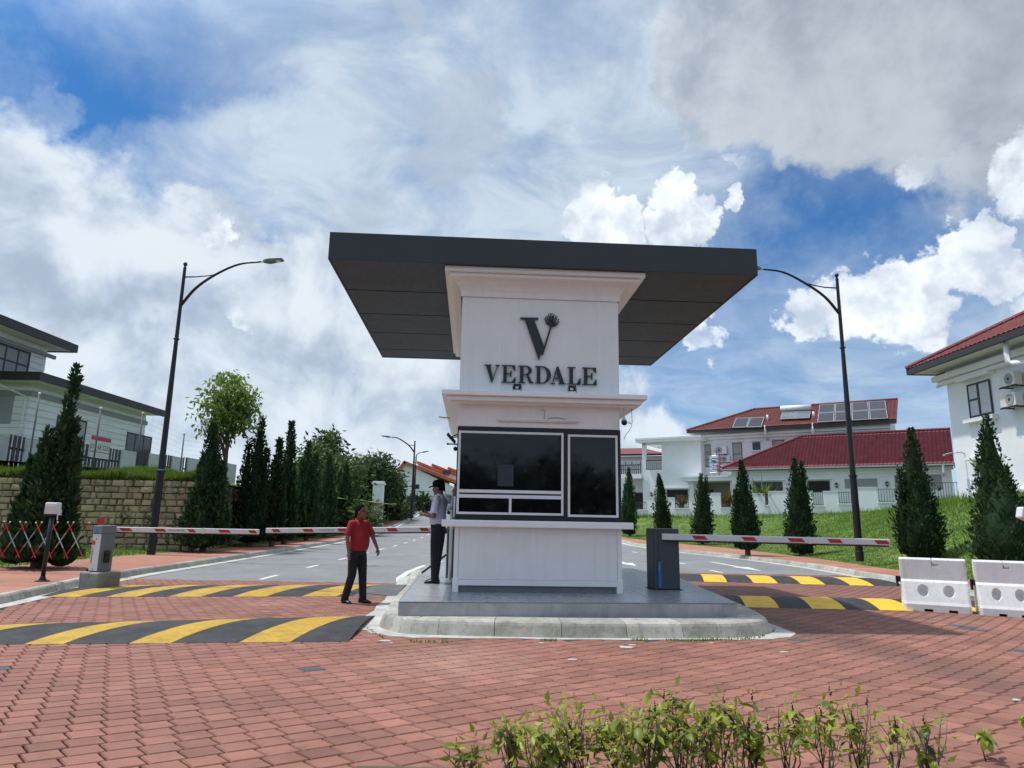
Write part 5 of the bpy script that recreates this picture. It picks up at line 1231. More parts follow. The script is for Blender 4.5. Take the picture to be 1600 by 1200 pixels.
m_dkroom = M('dark_interior', (.02, .017, .016), .8, .2, 2, 0)
m_solar = M('solar_cell', (.02, .022, .032), .25, .15, 8, 0, spec=.5)
m_ac = M('ac_white', (.66, .65, .61), .5, .06, 3, 0)
m_inox = M('stainless', (.72, .73, .74), .18, .05, 3, 0, metal=1.)
m_pipe = M('pvc_white', (.75, .75, .74), .5, .05, 3, 0)
def tiled(pts, rows, cols, amp, name, mat, parent, step=.03):
    """a pitched roof plane (eave left, eave right, ridge right, ridge left) of rolled tiles in overlapping courses"""
    a, b, c, d = [np.array(p, float) for p in pts]; n = np.cross(b - a, d - a); n = n / np.linalg.norm(n)
    if n[2] < 0: n = -n
    W = np.linalg.norm(b - a); e = (b - a) / W; up = (d - a) - ((d - a) @ e) * e; HU = np.linalg.norm(up); up = up / HU
    nc = cols * 4; V, T = [], []
    rng = np.random.default_rng(int(W * 100)); tt = np.clip(rng.normal(.5, .17, (rows, cols + 1)), 0, 1)
    for i in range(rows):
        for s in (0, 1):
            t = (i + s) / rows; L = a + (d - a) * t; Rr = b + (c - b) * t
            x0, x1 = (L - a) @ e, (Rr - a) @ e
            for k in range(nc + 1):
                x = k / nc * W; xc = min(max(x, x0), x1); ph = 2 * math.pi * xc / W * cols
                P = a + e * xc + up * (t * HU) + n * (amp * (.5 + .5 * math.cos(ph)) + (step if s == 0 else .0)); V.append(P); T.append(tt[i, min(cols, int(xc / W * cols))])
    F = []; m = nc + 1
    for i in range(rows * 2 - 1):
        for k in range(nc): F.append((i * m + k, i * m + k + 1, (i + 1) * m + k + 1, (i + 1) * m + k))
    me = np_mesh(name, np.array(V), np.array(F), np.array(T), mat); o = bpy.data.objects.new(name, me); COL.objects.link(o); o.parent = parent; o['kind'] = 'stuff'; return o
def slab(parent, name, pts, th, mat):
    """a plane with thickness below it"""
    a = [np.array(p, float) for p in pts]; n = np.cross(a[1] - a[0], a[-1] - a[0]); n = n / np.linalg.norm(n); n = n if n[2] > 0 else -n
    g = MB(); k = len(a); g.add(a + [p - n * th for p in a], [tuple(range(k)), tuple(range(2 * k - 1, k - 1, -1))] + [(i, (i + 1) % k, k + (i + 1) % k, k + i) for i in range(k)]); return g.build(name, mat, parent)
class Face:
    """a house wall: origin o, unit axes ax (along), ay (into the house); features given by sight lines of their corners"""
    def __init__(s, parent, o, ax, ay, loc): s.p, s.o, s.ax, s.ay, s.loc = parent, np.array(o, float), np.array(ax, float), np.array(ay, float), np.array(loc, float)
    def uv(s, u, v, y=0.):
        d = ray(u, v); t = ((s.o - CAM) @ s.ay + y) / (d @ s.ay); q = CAM + d * t - s.o; return q @ s.ax, q[2]
    def rect(s, u0, v0, u1, v1, y=0.):
        (xa, za), (xb, zb) = s.uv(u0, (v0 + v1) / 2, y), s.uv(u1, (v0 + v1) / 2, y); um = (u0 + u1) / 2; return min(xa, xb), max(xa, xb), s.uv(um, v1, y)[1], s.uv(um, v0, y)[1]
    def P(s, x, y, z): return s.o + s.ax * x + s.ay * y + np.array([0, 0, z]) - s.loc
    def box(s, name, x0, x1, y0, y1, z0, z1, mat, parent=None, bevel=0., g=None):
        m = g or MB(); v = [s.P(x, y, z) for z in (z0, z1) for y in (y0, y1) for x in (x0, x1)]
        m.add(v, [(0, 2, 3, 1), (4, 5, 7, 6), (0, 1, 5, 4), (2, 6, 7, 3), (0, 4, 6, 2), (1, 3, 7, 5)])
        return m if g else m.build(name, mat, parent or s.p, bevel=bevel)
    def window(s, u0, v0, u1, v1, nx=1, ny=1, glass=None, y=0., fw=.05, hood=True, sill=True, mat=None, name='window', hw=.16):
        x0, x1, z0, z1 = s.rect(u0, v0, u1, v1, y); g = MB(); mat = mat or m_frame
        s.box('', x0, x1, y - .03, y + .02, z0, z0 + fw, 0, g=g); s.box('', x0, x1, y - .03, y + .02, z1 - fw, z1, 0, g=g)
        s.box('', x0, x0 + fw, y - .03, y + .02, z0 + fw, z1 - fw, 0, g=g); s.box('', x1 - fw, x1, y - .03, y + .02, z0 + fw, z1 - fw, 0, g=g)
        for i in range(1, nx): xm = lerp(x0, x1, i / nx); s.box('', xm - fw * .4, xm + fw * .4, y - .028, y + .02, z0 + fw, z1 - fw, 0, g=g)
        for j in range(1, ny): zm = lerp(z0, z1, j / ny); s.box('', x0 + fw, x1 - fw, y - .026, y + .02, zm - fw * .4, zm + fw * .4, 0, g=g)
        w = g.build(name, mat, s.p)
        for i in range(nx):
            for j in range(ny):
                s.box('pane', lerp(x0 + fw, x1 - fw, i / nx) + .01, lerp(x0 + fw, x1 - fw, (i + 1) / nx) - .01, y - .012, y - .004, lerp(z0 + fw, z1 - fw, j / ny) + .01, lerp(z0 + fw, z1 - fw, (j + 1) / ny) - .01, glass or m_win, w)
        if hood:
            s.box('hood', x0 - hw, x1 + hw, y - .22, y, z1 + .10, z1 + .19, m_wall); 
        if sill: s.box('sill', x0 - .1, x1 + .1, y - .14, y, z0 - .13, z0 - .02, m_wall)
        return x0, x1, z0, z1
# ---------------- right: long white house with red roofs
h2 = thing('white_house', 'long white two-storey house with red tiled roofs, solar panels and a low garage wing', 'house', H2O)
FG = Face(h2, H2O, h2x, h2y, H2O)                     # garage wing front
def xg(u, y, v=740): return FG.uv(u, v, y)[0]
YM = 3.4                                             # main block front
xl_m, xr_m = xg(1036, YM), xg(1398, YM)
zE = FG.uv(1240, 668, YM - .7)[1]                    # eave
zEg = FG.uv(1300, 731, -.6)[1]
# garage wing
gx0, gx1 = xg(1143, 0), xg(1487, 0)
FG.box('wall', gx0, gx1, 0, YM - .02, -.6, zEg - .02, m_wall)
FG.box('soffit', gx0 - .5, gx1 + .15, -.55, YM, zEg - .04, zEg + .02, m_wall)
FG.box('string_course', gx0 - .06, gx1, -.08, 0, zEg - .42, zEg - .28, m_wall)
FG.box('gutter', gx0 - .6, gx1 + .2, -.66, -.54, zEg + .0, zEg + .12, m_wall2)
FG.box('gutter_shadow_strip', gx0 - .58, gx1 + .18, -.62, -.56, zEg - .07, zEg - .0, m_gut)  # solid dark strip painting the shadow line under the gutter
rl, rr_ = FG.uv(1254, 683, 2.6), FG.uv(1481, 671, 2.6)
E0, E1 = FG.P(gx0 - .62, -.66, zEg + .12), FG.P(gx1 + .22, -.66, zEg + .12)
zr = (rl[1] + rr_[1]) / 2
R0, R1 = FG.P(rl[0], 2.6, zr), FG.P(gx1 + .22, 2.6, zr)
slab(h2, 'roof', [E0, E1, R1, R0], .07, m_tile); tiled([E0, E1, R1, R0], 15, 62, .045, 'roof_tiles', m_tile, h2)
slab(h2, 'roof_hip', [FG.P(gx0 - .62, YM + 2, zEg + .12), E0, R0], .07, m_tile)
g = MB(); g.tube([E0 + (0, 0, .06), R0 + (0, 0, .08)], .10, 8); g.tube([R0 + (0, 0, .08), R1 + (0, 0, .08)], .10, 8); g.build('ridge_tiles', m_tile, h2)
FG.box('verge_board', gx1 + .2, gx1 + .26, -.5, 2.6, zEg + .0, zEg + .16, m_wall2)
FG.window(1177, 753, 1223, 769, 4, 1, m_win, 0, hood=True, sill=False)
FG.window(1263, 751, 1297, 769, 1, 1, m_dkroom, 0, hood=True, sill=False)
FG.window(1320, 748, 1371, 763, 1, 1, m_shade, 0, fw=.03, hood=False, sill=False, mat=m_shade)
FG.window(1398, 742, 1472, 765, 2, 1, m_shade, 0, fw=.03, hood=False, sill=False, mat=m_shade)
# main block
z_top = zE
FG.box('wall', xl_m, xr_m, YM, YM + 7, -.6, z_top, m_wall)
FG.box('cornice', xg(1090, YM), xr_m + .0, YM - .22, YM, z_top - .62, z_top - .42, m_wall)
FG.box('cornice', xg(1086, YM) , xr_m, YM - .36, YM, z_top - .40, z_top - .22, m_wall)
ex0, ex1 = xg(1073, YM - .8, 675), xg(1400, YM - .8, 657)
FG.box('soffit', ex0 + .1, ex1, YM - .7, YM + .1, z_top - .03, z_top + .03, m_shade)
FG.box('gutter', ex0, ex1 + .05, YM - .86, YM - .72, z_top + .0, z_top + .2, m_gut)
yR = YM + 3.4
(rlx, rlz), (rrx, rrz) = FG.uv(1179, 640, yR), FG.uv(1393, 626, yR); zr = (rlz + rrz) / 2
E0, E1 = FG.P(ex0, YM - .85, z_top + .2), FG.P(ex1 + .05, YM - .85, z_top + .2); R0, R1 = FG.P(rlx, yR, zr), FG.P(ex1 + .05, yR, zr)
slab(h2, 'roof', [E0, E1, R1, R0], .08, m_tile2); tiled([E0, E1, R1, R0], 16, 60, .04, 'roof_tiles', m_tile2, h2)
slab(h2, 'roof_hip', [FG.P(ex0, yR + 4, z_top + .2), E0, R0], .08, m_tile2)
g = MB(); g.tube([E0 + (0, 0, .06), R0 + (0, 0, .08)], .11, 8); g.tube([R0 + (0, 0, .08), R1 + (0, 0, .08)], .11, 8); g.build('ridge_tiles', m_tile2, h2)
slab(h2, 'gable_wall', [FG.P(xr_m - .02, YM, z_top), FG.P(xr_m - .02, YM + 7, z_top), FG.P(xr_m - .02, yR, zr - .1)], .05, m_wall)
roofn = np.cross(E1 - E0, R0 - E0); roofn /= np.linalg.norm(roofn); roofn = roofn if roofn[2] > 0 else -roofn
def on_roof(u, v, up_=.0):
    d = ray(u, v); o = H2O + E0; t = ((o - CAM) @ roofn + up_) / (d @ roofn); return CAM + d * t
# left volume with balcony and flat canopy slab
YL = 2.2
xa = xg(1004, YL); xb = xg(1096, YL)
zs = FG.uv(1050, 689, YL - .5)[1]
bx0, bx1, bz0, bz1 = FG.rect(1009, 695, 1034, 734, YL)
FG.box('wall', bx1, xb, YL, YL + 5, -.6, zs, m_wall)
FG.box('wall', xa, bx1, YL, YL + 5, -.6, bz0, m_wall)
FG.box('wall', xa, bx0, YL, YL + .3, bz0, zs, m_wall)
FG.box('wall', xa, bx1, YL, YL + .3, bz1, zs, m_wall)
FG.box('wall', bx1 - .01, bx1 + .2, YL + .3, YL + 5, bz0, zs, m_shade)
FG.box('flat_roof', xg(993, YL - .6, 690), xb + .3, YL - .6, YL + 5.5, zs, zs + .35, m_wall)
FG.box('flat_roof_edge', xg(993, YL - .6, 690) - .04, xb + .3, YL - .64, YL - .6, zs + .22, zs + .38, m_wall)
g = MB(); n = 9
for i in range(n): x = lerp(bx0, bx1, i / (n - 1)); FG.box('', x - .02, x + .02, YL + .02, YL + .06, bz0 + .05, bz0 + .85, 0, g=g)
FG.box('', bx0, bx1, YL + .02, YL + .06, bz0 + .82, bz0 + .90, 0, g=g); FG.box('', bx0, bx1, YL + .02, YL + .06, bz0 + .02, bz0 + .08, 0, g=g); g.build('balcony_rail', m_frame, h2)
FG.box('balcony_slab', xg(972, YL, 742), xa, YL - .3, YL + 3, FG.uv(985, 748, YL)[1], FG.uv(985, 741, YL)[1], m_wall)
g = MB(); zz0, zz1 = FG.uv(985, 741, YL)[1], FG.uv(985, 727, YL)[1]; xs0 = xg(960, YL, 742)
for i in range(14): x = lerp(xs0, xa - .1, i / 13); FG.box('', x - .025, x + .025, YL - .25, YL - .2, zz0, zz1 + (.35 if i in (6, 9, 13) else 0), 0, g=g)
FG.box('', xs0, xa - .1, YL - .26, YL - .19, zz1 - .04, zz1 + .04, 0, g=g); FG.box('', xs0, xa - .1, YL - .26, YL - .19, (zz0 + zz1) / 2 - .03, (zz0 + zz1) / 2 + .03, 0, g=g); g.build('balcony_rail', m_frame, h2)
FG.box('wing_wall', xg(955, YL + 1), xa, YL + 1, YL + 4, -.6, FG.uv(985, 748, YL)[1], m_wall2)
FG.window(992, 770, 1007, 800, 1, 1, m_dkroom, YL + 1, fw=.06, hood=True, sill=False)
FL = FG
x0, x1, z0, z1 = FG.rect(1094, 696, 1112, 730, YM)
FG.window(1097, 695, 1111, 730, 1, 3, m_cur, YM); FG.window(1145, 692, 1160, 727, 1, 2, m_cur, YM); FG.window(1176, 691, 1188, 703, 1, 1, m_win, YM); FG.window(1207, 688, 1226, 706, 1, 1, m_cur, YM, sill=False)
# porch
YP = .9
px0, px1 = xg(1066, YP), xg(1143, YP); pz0, pz1 = FG.uv(1105, 752, YP)[1], FG.uv(1105, 744.5, YP)[1]
FG.box('porch_roof', px0, px1 + .3, YP - .6, YM, pz0, pz1, m_wall); FG.box('porch_edge', px0 - .04, px1 + .3, YP - .66, YP - .6, pz1 - .1, pz1 + .03, m_wall)
FG.box('porch_pillar', xg(1078, YP), xg(1084, YP), YP - .2, YP + .2, -.6, pz0, m_wall); FG.box('porch_pillar', xg(1141, YP), xg(1146, YP), YP - .2, YP + .2, -.6, pz0, m_wall)
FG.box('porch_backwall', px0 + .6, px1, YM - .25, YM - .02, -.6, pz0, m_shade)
FG.box('porch_door', xg(1101, YM - .27), xg(1113, YM - .27), YM - .3, YM - .251, -.4, FG.uv(1107, 765, YM - .27)[1], m_dkroom)
FG.window(1042, 765, 1075, 782, 2, 1, m_dkroom, YL, hood=True, sill=False, hw=.35)
# downpipes, vents
for u, v0, v1 in ((1196, 665, 681), (1270.5, 661, 678)):
    x, za_ = FG.uv(u, v1, YM - .78); zb_ = FG.uv(u, v0, YM - .78)[1]; g = MB(); g.tube([FG.P(x, YM - .78, zb_), FG.P(x, YM - .78, za_), FG.P(x, YM - .1, za_ - .25)], .09, 8); g.build('downpipe', m_pipe, h2, smooth=True)
g = MB(); x, z = FG.uv(1473, 724, -.6); g.tube([FG.P(x, -.6, zEg), FG.P(x, -.6, zEg - .5), FG.P(x, -.05, zEg - .7)], .08, 8); g.build('downpipe', m_pipe, h2)
for u, v in ((1199.5, 658), (1271.5, 653)):
    p = on_roof(u, v) - H2O; g = MB(); g.tube([p, p + (0, 0, .55)], .09, 8); g.build('vent_pipe', m_pipe, h2, smooth=True)
# solar panels and water heater: on the roof, each its own thing
def roof_panel(name, label, cat, corners, nx, ny, group=None, mat=m_solar, lift=.16):
    a, b, c, d = [on_roof(u, v, lift) for u, v in corners]; r = thing(name, label, cat, a, 0, group)
    for i in range(nx):
        for j in range(ny):
            q = lambda s, t: (a * (1 - s) + b * s) * (1 - t) + (d * (1 - s) + c * s) * t - a
            s0, s1, t0, t1 = (i + .02) / nx, (i + .98) / nx, (j + .025) / ny, (j + .975) / ny
            P4 = [q(s0, t0), q(s1, t0), q(s1, t1), q(s0, t1)]; slab(r, 'panel_frame', P4, .05, m_steel)
            e = .035; s0 += e / nx; s1 -= e / nx; t0 += e / ny; t1 -= e / ny; slab(r, 'solar_cell', [p + roofn * .008 for p in (q(s0, t0), q(s1, t0), q(s1, t1), q(s0, t1))], .006, mat)
    return r
roof_panel('solar_array', 'pair of solar panels low on the left end of the red roof', 'solar panel', [(1143.5, 668), (1190, 667), (1195, 651), (1150, 653)], 2, 1)
roof_panel('solar_array', 'big array of eight solar panels at the right end of the red roof', 'solar panel', [(1276.5, 660), (1388, 653.5), (1383.5, 625.5), (1280, 632)], 4, 2)
hh_ = roof_panel('solar_water_heater', 'solar water heater with a long white tank high on the red roof', 'water heater', [(1218.5, 655), (1265, 653), (1267, 642), (1222, 643.5)], 2, 1, mat=M('heater_glass', (.12, .15, .16), .15, .1, 3, 0, spec=.5), lift=.25)
a, b = on_roof(1220, 639, .4), on_roof(1267, 636.5, .4); o_ = np.array(hh_.location); g = MB(); g.tube([a - o_, b - o_], .27, 14); g.build('tank', m_pipe, hh_, smooth=True)
def ac_unit(label, c, ax, ay, w=.85, h=.6, d=.32, fan=1):
    """outdoor condenser: c = middle of the back on the wall, ax along the wall, ay out of the wall"""
    r = thing('air_conditioner', label, 'air conditioner', c, 0, 'air conditioner outdoor units'); ax, ay = np.array(ax, float), np.array(ay, float); z = np.array([0, 0, 1.])
    g = MB(); g.obox(ay * (d / 2 + .12), ax * w / 2, ay * d / 2, z * h / 2); g.build('casing', m_ac, r, bevel=.02)
    g = MB(); cc = ay * (d + .125) - ax * w * .14 * fan; g.tube([cc, cc + ay * .012], h * .42, 18); g.build('fan_grille', m_shade, r)
    g = MB(); g.tube([cc + ay * .012, cc + ay * .02], h * .12, 12); g.build('fan_hub', m_frame, r)
    g = MB()
    for s in (-.35, .35): g.bar(ax * w * s - z * (h / 2 + .03), ax * w * s + ay * (d + .16) - z * (h / 2 + .03), .04, .05)
    g.bar(-ax * w * .55 + ay * (d + .1) - z * (h / 2 + .03), ax * w * .55 + ay * (d + .1) - z * (h / 2 + .03), .04, .05); g.build('bracket', m_frame, r)
    return r
x, z = FG.uv(1128, 704, YM); ac_unit('beige air conditioner high on the white wall above the steel water tank', H2w(x, YM, z), h2x, -h2y, 1.05, .72)
x, z = FG.uv(1131, 716, YM); ac_unit('lower beige air conditioner half behind the steel water tank', H2w(x + .25, YM, z - .1), h2x, -h2y, .8, .6)
x, z = FG.uv(1119, 741, YP + .6); zt2 = FG.uv(1119, 708, YP + .6)[1]; tr = thing('water_tank', 'stacked stainless steel water tank standing on the white porch roof', 'water tank', H2w(x, YP + .6, pz1 + .02)); hT = zt2 - pz1
prof = []
for k in range(5):
    z0 = .28 + (hT - .5) * k / 5; dz = (hT - .5) / 5; prof += [(.49, z0), (.57, z0 + dz * .25), (.57, z0 + dz * .7), (.49, z0 + dz * .95)]
g = MB(); g.lathe([(.3, .26)] + prof + [(.34, hT - .2), (.14, hT - .08), (.1, hT)], n=18); g.build('tank', m_inox, tr, smooth=False)
g = MB()
for k in range(4): t = k * math.pi / 2 + .4; g.bar((.42 * math.cos(t), .42 * math.sin(t), 0), (.38 * math.cos(t), .38 * math.sin(t), .32), .05, .05)
g.build('stand', m_steel, tr)
g = MB(); g.lathe([(.08, 0), (.08, .1)], (0, 0, hT - .02), 8); g.build('lid', m_frame, tr)
g = MB(); g.obox((-.33, -.475, hT * .62), (.17, -.09, 0), (.004, .01, 0), (0, 0, .1)); g.build('blue_label', m_blue, tr)
# perimeter wall with railed openings
YW = -2.4
ml = np.array(H2w(0, YW, 0)); fw_root = thing('garden_wall', 'white stepped garden wall with brown railings along the top of the grass bank', 'wall', ml)
FW_ = Face(fw_root, ml, h2x, h2y, ml)
wx = lambda u: FW_.uv(u, 775)[0]
segs = [(968, 984, 798, 0), (984, 990, 782, 0), (990, 1010, 797, 1, 784), (1010, 1054, 777 + 1, 0), (1054, 1076, 795, 1, 773), (1076, 1088, 779, 0), (1088, 1126, 771, 0), (1126, 1147, 794, 1, 773), (1147, 1150, 774, 0), (1150, 1195, 772, 0), (1195, 1200, 790, 1, 770), (1200, 1270, 768, 0), (1270, 1286, 791, 1, 768), (1286, 1310, 768, 0), (1310, 1338, 788, 1, 768), (1338, 1372, 762, 0), (1372, 1400, 786, 1, 763), (1400, 1436, 784, 1, 757), (1436, 1502, 784, 1, 753)]
zb0 = -.6
for s in segs:
    x0, x1 = wx(s[0]), wx(s[1]); zt3 = FW_.uv((s[0] + s[1]) / 2, s[2])[1]
    FW_.box('wall_section', x0 + .004, x1 - .004, 0, .16, zb0 - 1, zt3, m_wall)
    if s[3]:
        FW_.box('sill', x0 - .06, x1 + .06, -.06, .2, zt3 - .02, zt3 + .05, m_wall); zt4 = FW_.uv((s[0] + s[1]) / 2, s[4])[1]; n = max(4, int((x1 - x0) / .16))
        for i in range(n + 1):
            x = lerp(x0 + .04, x1 - .04, i / n); FW_.box('railing_bar', x - .014, x + .014, .05, .08, zt3 + .05, zt4 - .05, m_brown)
        for z in (zt4 - .05, zt3 + .12): FW_.box('rail', x0, x1, .045, .085, z - .02, z + .02, m_brown)
    else: FW_.box('coping', x0 - .0, x1 + .0, -.03, .19, zt3 + .001, zt3 + .05, m_wall)
def lantern(u, v, y, label, face=FG):
    x, z = face.uv(u, v, y - .1); P = face.o + face.ax * x + face.ay * y + np.array([0, 0, z]); r = thing('wall_lantern', label, 'lantern', P, 0, 'black lanterns on the white house wall'); d = -face.ay
    g = MB(); c = d * .16; g.lathe([(.04, -.2), (.09, -.12), (.12, .08), (.14, .1), (.02, .2)], c, 8); g.build('lantern_body', m_frame, r)
    g = MB(); g.bar((0, 0, -.15), c + np.array((0, 0, -.15)), .03, .03); g.box(-.04, .04, -.04, .04, -.2, -.05); g.build('bracket', m_frame, r)
    g = MB(); g.lathe([(.085, -.1), (.105, .06)], c + d * .03, 8); g.build('lantern_glass', m_shade, r)
lantern(1307, 758, 0, 'black lantern on the white garage wall, left of the lamp post')
lantern(1386, 756, 0, 'black lantern on the white garage wall, between lamp post and tall cypress')
lantern(1018, 772, YL, 'black lantern beside the slim cypress behind the barrier cabinet')
# potted plants behind the wall
def potted(u, v, label, y, col, seed, hgt=1.6):
    x, z = FG.uv(u, v, y); b = H2w(x, y, z); rng = np.random.default_rng(seed); r = thing('garden_plant', label, 'plant', b, 0, 'plants behind the garden wall'); n = 46; a = rng.uniform(0, 6.28, n)
    D = unit(np.stack([np.cos(a), np.sin(a), rng.uniform(.5, 2.4, n)], 1)); P = np.tile([0, 0, .3], (n, 1)) + rng.normal(0, .08, (n, 3)); v_, f_, t_ = blades(P, D, unit(np.cross(D, rng.normal(0, 1, (n, 3)))), rng.uniform(.5, 1., n) * hgt, rng.uniform(.1, .22, n), rng.uniform(.2, 1, n), .15)
    o = bpy.data.objects.new('foliage', np_mesh('foliage', v_, f_, t_, col)); COL.objects.link(o); o.parent = r; g = MB(); g.lathe([(.16, -.5), (.24, .3), (.2, .32)], n=10); g.build('pot', m_brown, r)
m_croton = foliage_mat('croton_leaf', (.10, .05, .015), (.30, .20, .03))
potted(1065, 796, 'brown and yellow leafed plant behind the railing beside the twin-tipped cypress', -1.6, m_croton, 1, 1.2)
potted(1137, 793, 'reddish leafed plant at the porch railing under the steel tank', -1.6, m_croton, 2, 1.3)
potted(1190, 792, 'tall pale green fan-leaved plant in the wall gap right of the side-spired cypress', -1.7, m_leafA, 3, 2.4)
# ---------------- small red roofed house behind, left
h4o = at(1000, 800, 92.); h4o[2] = 2.0
h4 = thing('white_house', 'farther white house with a low red hip roof behind the balcony', 'house', h4o)
F4 = Face(h4, h4o, (math.cos(R(-20)), math.sin(R(-20)), 0), (-math.sin(R(-20)), math.cos(R(-20)), 0), h4o)
xa, xb = F4.uv(930, 730)[0], F4.uv(1040, 730)[0]; ze = F4.uv(985, 713)[1]; xk, zk = F4.uv(1003, 700, 3.5); 
F4.box('wall', xa, xb, 0, 7, -1, ze, m_wall2); F4.box('gutter', xa - .8, xb + .4, -.9, -.7, ze, ze + .25, m_gut); F4.box('string_course', xa, xb, -.1, 0, ze - .9, ze - .6, m_wall)
E0, E1, K0, K1 = F4.P(xa - .8, -.9, ze + .2), F4.P(xb + .4, -.9, ze + .2), F4.P(xk - 5, 3.5, zk), F4.P(xk + .1, 3.5, zk)
slab(h4, 'roof', [E0, E1, K1, K0], .1, m_tile2); slab(h4, 'roof_hip', [E1, F4.P(xb + .4, 8, ze + .2), K1], .1, m_tile2)
# ---------------- right edge house
h3o = np.array([X3, 28.75, 2.6]); h3 = thing('white_house', 'white two-storey house at the right edge with red roof and two air conditioners', 'house', h3o)
F3 = Face(h3, h3o, (0, -1, 0), (1, 0, 0), h3o)     # along = towards the viewer
zc3 = F3.uv(1476, 603)[1]
ze3 = F3.uv(1432, 581, -1.15)[1]
F3.box('wall', 0, 15, 0, 10, -1.2, ze3 + .03, m_wall)
F3.box('cornice', -.25, 15, -.25, 0, zc3 - .0, zc3 + .16, m_wall, bevel=.02); F3.box('cornice', -.4, 15, -.4, 0, zc3 + .18, zc3 + .42, m_wall, bevel=.02)
ze3 = F3.uv(1432, 581, -1.15)[1]
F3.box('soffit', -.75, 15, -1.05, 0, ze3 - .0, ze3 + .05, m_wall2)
F3.box('gutter', -.85, 15, -1.2, -1.04, ze3 - .02, ze3 + .24, m_gut); F3.box('gutter', -.85, -.7, -1.04, 10, ze3 - .02, ze3 + .24, m_gut)
zr3 = 3.1
E0, E1, R1, R0 = F3.P(-.85, -1.2, ze3 + .22), F3.P(15, -1.2, ze3 + .22), F3.P(15, 4.3, ze3 + zr3), F3.P(4.4, 4.3, ze3 + zr3)
slab(h3, 'roof', [E0, E1, R1, R0], .08, m_tile2); tiled([E0, E1, R1, R0], 22, 62, .03, 'roof_tiles', m_tile2, h3)
slab(h3, 'roof_hip', [F3.P(-.85, 9.8, ze3 + .22), E0, R0], .08, m_tile2)
g = MB(); L_ = np.linalg.norm(R0 - E0); k = int(L_ / .36)
for i in range(k):
    p = E0 + (R0 - E0) * i / k + (0, 0, .07); q = E0 + (R0 - E0) * (i + .96) / k + (0, 0, .09); g.tube([p, q], [.13, .10], 8)
g.build('ridge_tiles', m_tile2, h3)
x0, x1, z0, z1 = F3.rect(1511, 601, 1547, 650)
F3.box('window_surround', x0 - .12, x1 + .12, -.03, 0, z0 - .1, z1 + .1, m_wall)
def win3(u0, u1, va, vb, hood_dz=.2):
    (xa_, zt_a), (xb_, zt_b) = F3.uv(u0, va), F3.uv(u1, va); zm1 = F3.uv((u0 + u1) / 2, va)[1]; zm0 = F3.uv((u0 + u1) / 2, vb)[1]; y = -.03
    fw = .07; g = MB()
    xm = lerp(xa_, xb_, .47); zm = lerp(zm0, zm1, .52)
    for q in ((xa_, xa_ + fw, zm0, zm1), (xb_ - fw, xb_, zm0, zm1), (xa_ + fw, xb_ - fw, zm0, zm0 + fw), (xa_ + fw, xb_ - fw, zm1 - fw, zm1), (xm - fw * .8, xm + fw * .8, zm0 + fw, zm1 - fw)): F3.box('', q[0], q[1], y - .03, y, q[2], q[3], 0, g=g)
    F3.box('', xa_ + fw, xm - fw * .8, y - .026, y, zm - .035, zm + .035, 0, g=g); w = g.build('window', m_frame, h3)
    for q in ((xa_ + fw, xm - .06, zm0 + fw, zm - .04), (xa_ + fw, xm - .06, zm + .04, zm1 - fw), (xm + .06, xb_ - fw, zm0 + fw, zm1 - fw)): F3.box('pane', q[0] + .004, q[1] - .004, y - .012, y - .006, q[2] + .004, q[3] - .004, m_cur2, w)
    F3.box('hood', xa_ - .3, xb_ + .3, -.3, 0, zm1 + .16, zm1 + .28, m_wall, bevel=.015); F3.box('sill', xa_ - .2, xb_ + .2, -.25, 0, zm0 - .22, zm0 - .05, m_wall, bevel=.015)
    return zm0
win3(1511, 1548, 597, 651)
win3(1527, 1556, 724, 748)
for u, v, lab in ((1571, 590, 'upper air conditioner on the wall of the house at the right edge'), (1573, 622, 'lower air conditioner on the wall of the house at the right edge')):
    x, z = F3.uv(u + 4, v + 3, -.35); ac_unit(lab, h3o + F3.P(x, 0, z), (0, -1, 0), (-1, 0, 0), .8, .5, .30, -1)
g = MB(); x, z = F3.uv(1576, 556, -.9); g.tube([F3.P(x, -.95, ze3), F3.P(x, -.95, ze3 - .75), F3.P(x + .2, -.95, ze3 - .85), F3.P(x + 1.2, -.1, ze3 - .95)], .1, 10); g.build('downpipe', m_pipe, h3, smooth=True)
x, z = F3.uv(1507, 709); r = thing('wall_light', 'small arm light on the blank wall of the house at the right edge', 'light', h3o + F3.P(x, 0, z))
g = MB(); g.tube([(0, 0, 0), (-.12, 0, .06), (-.5, .1, .03)], .025, 6); g.build('arm', m_steel, r, smooth=True); g = MB(); g.obox((-.62, .12, -.01), (.16, -.03, .05), (0, .09, 0), (0, 0, .03)); g.build('lamp_head', m_shade, r)
x, z = F3.uv(1512, 770); F3.box('lower_wall', 1.0, 15, -.14, 0, -1.2, F3.uv(1530, 767)[1], m_wall, bevel=.02)
g = MB(); g.tube([F3.P(-.05, -.12, ze3 - .55), F3.P(-.45, -.12, ze3 - .6)], .08, 8); g.build('overflow_pipe', m_pipe, h3)
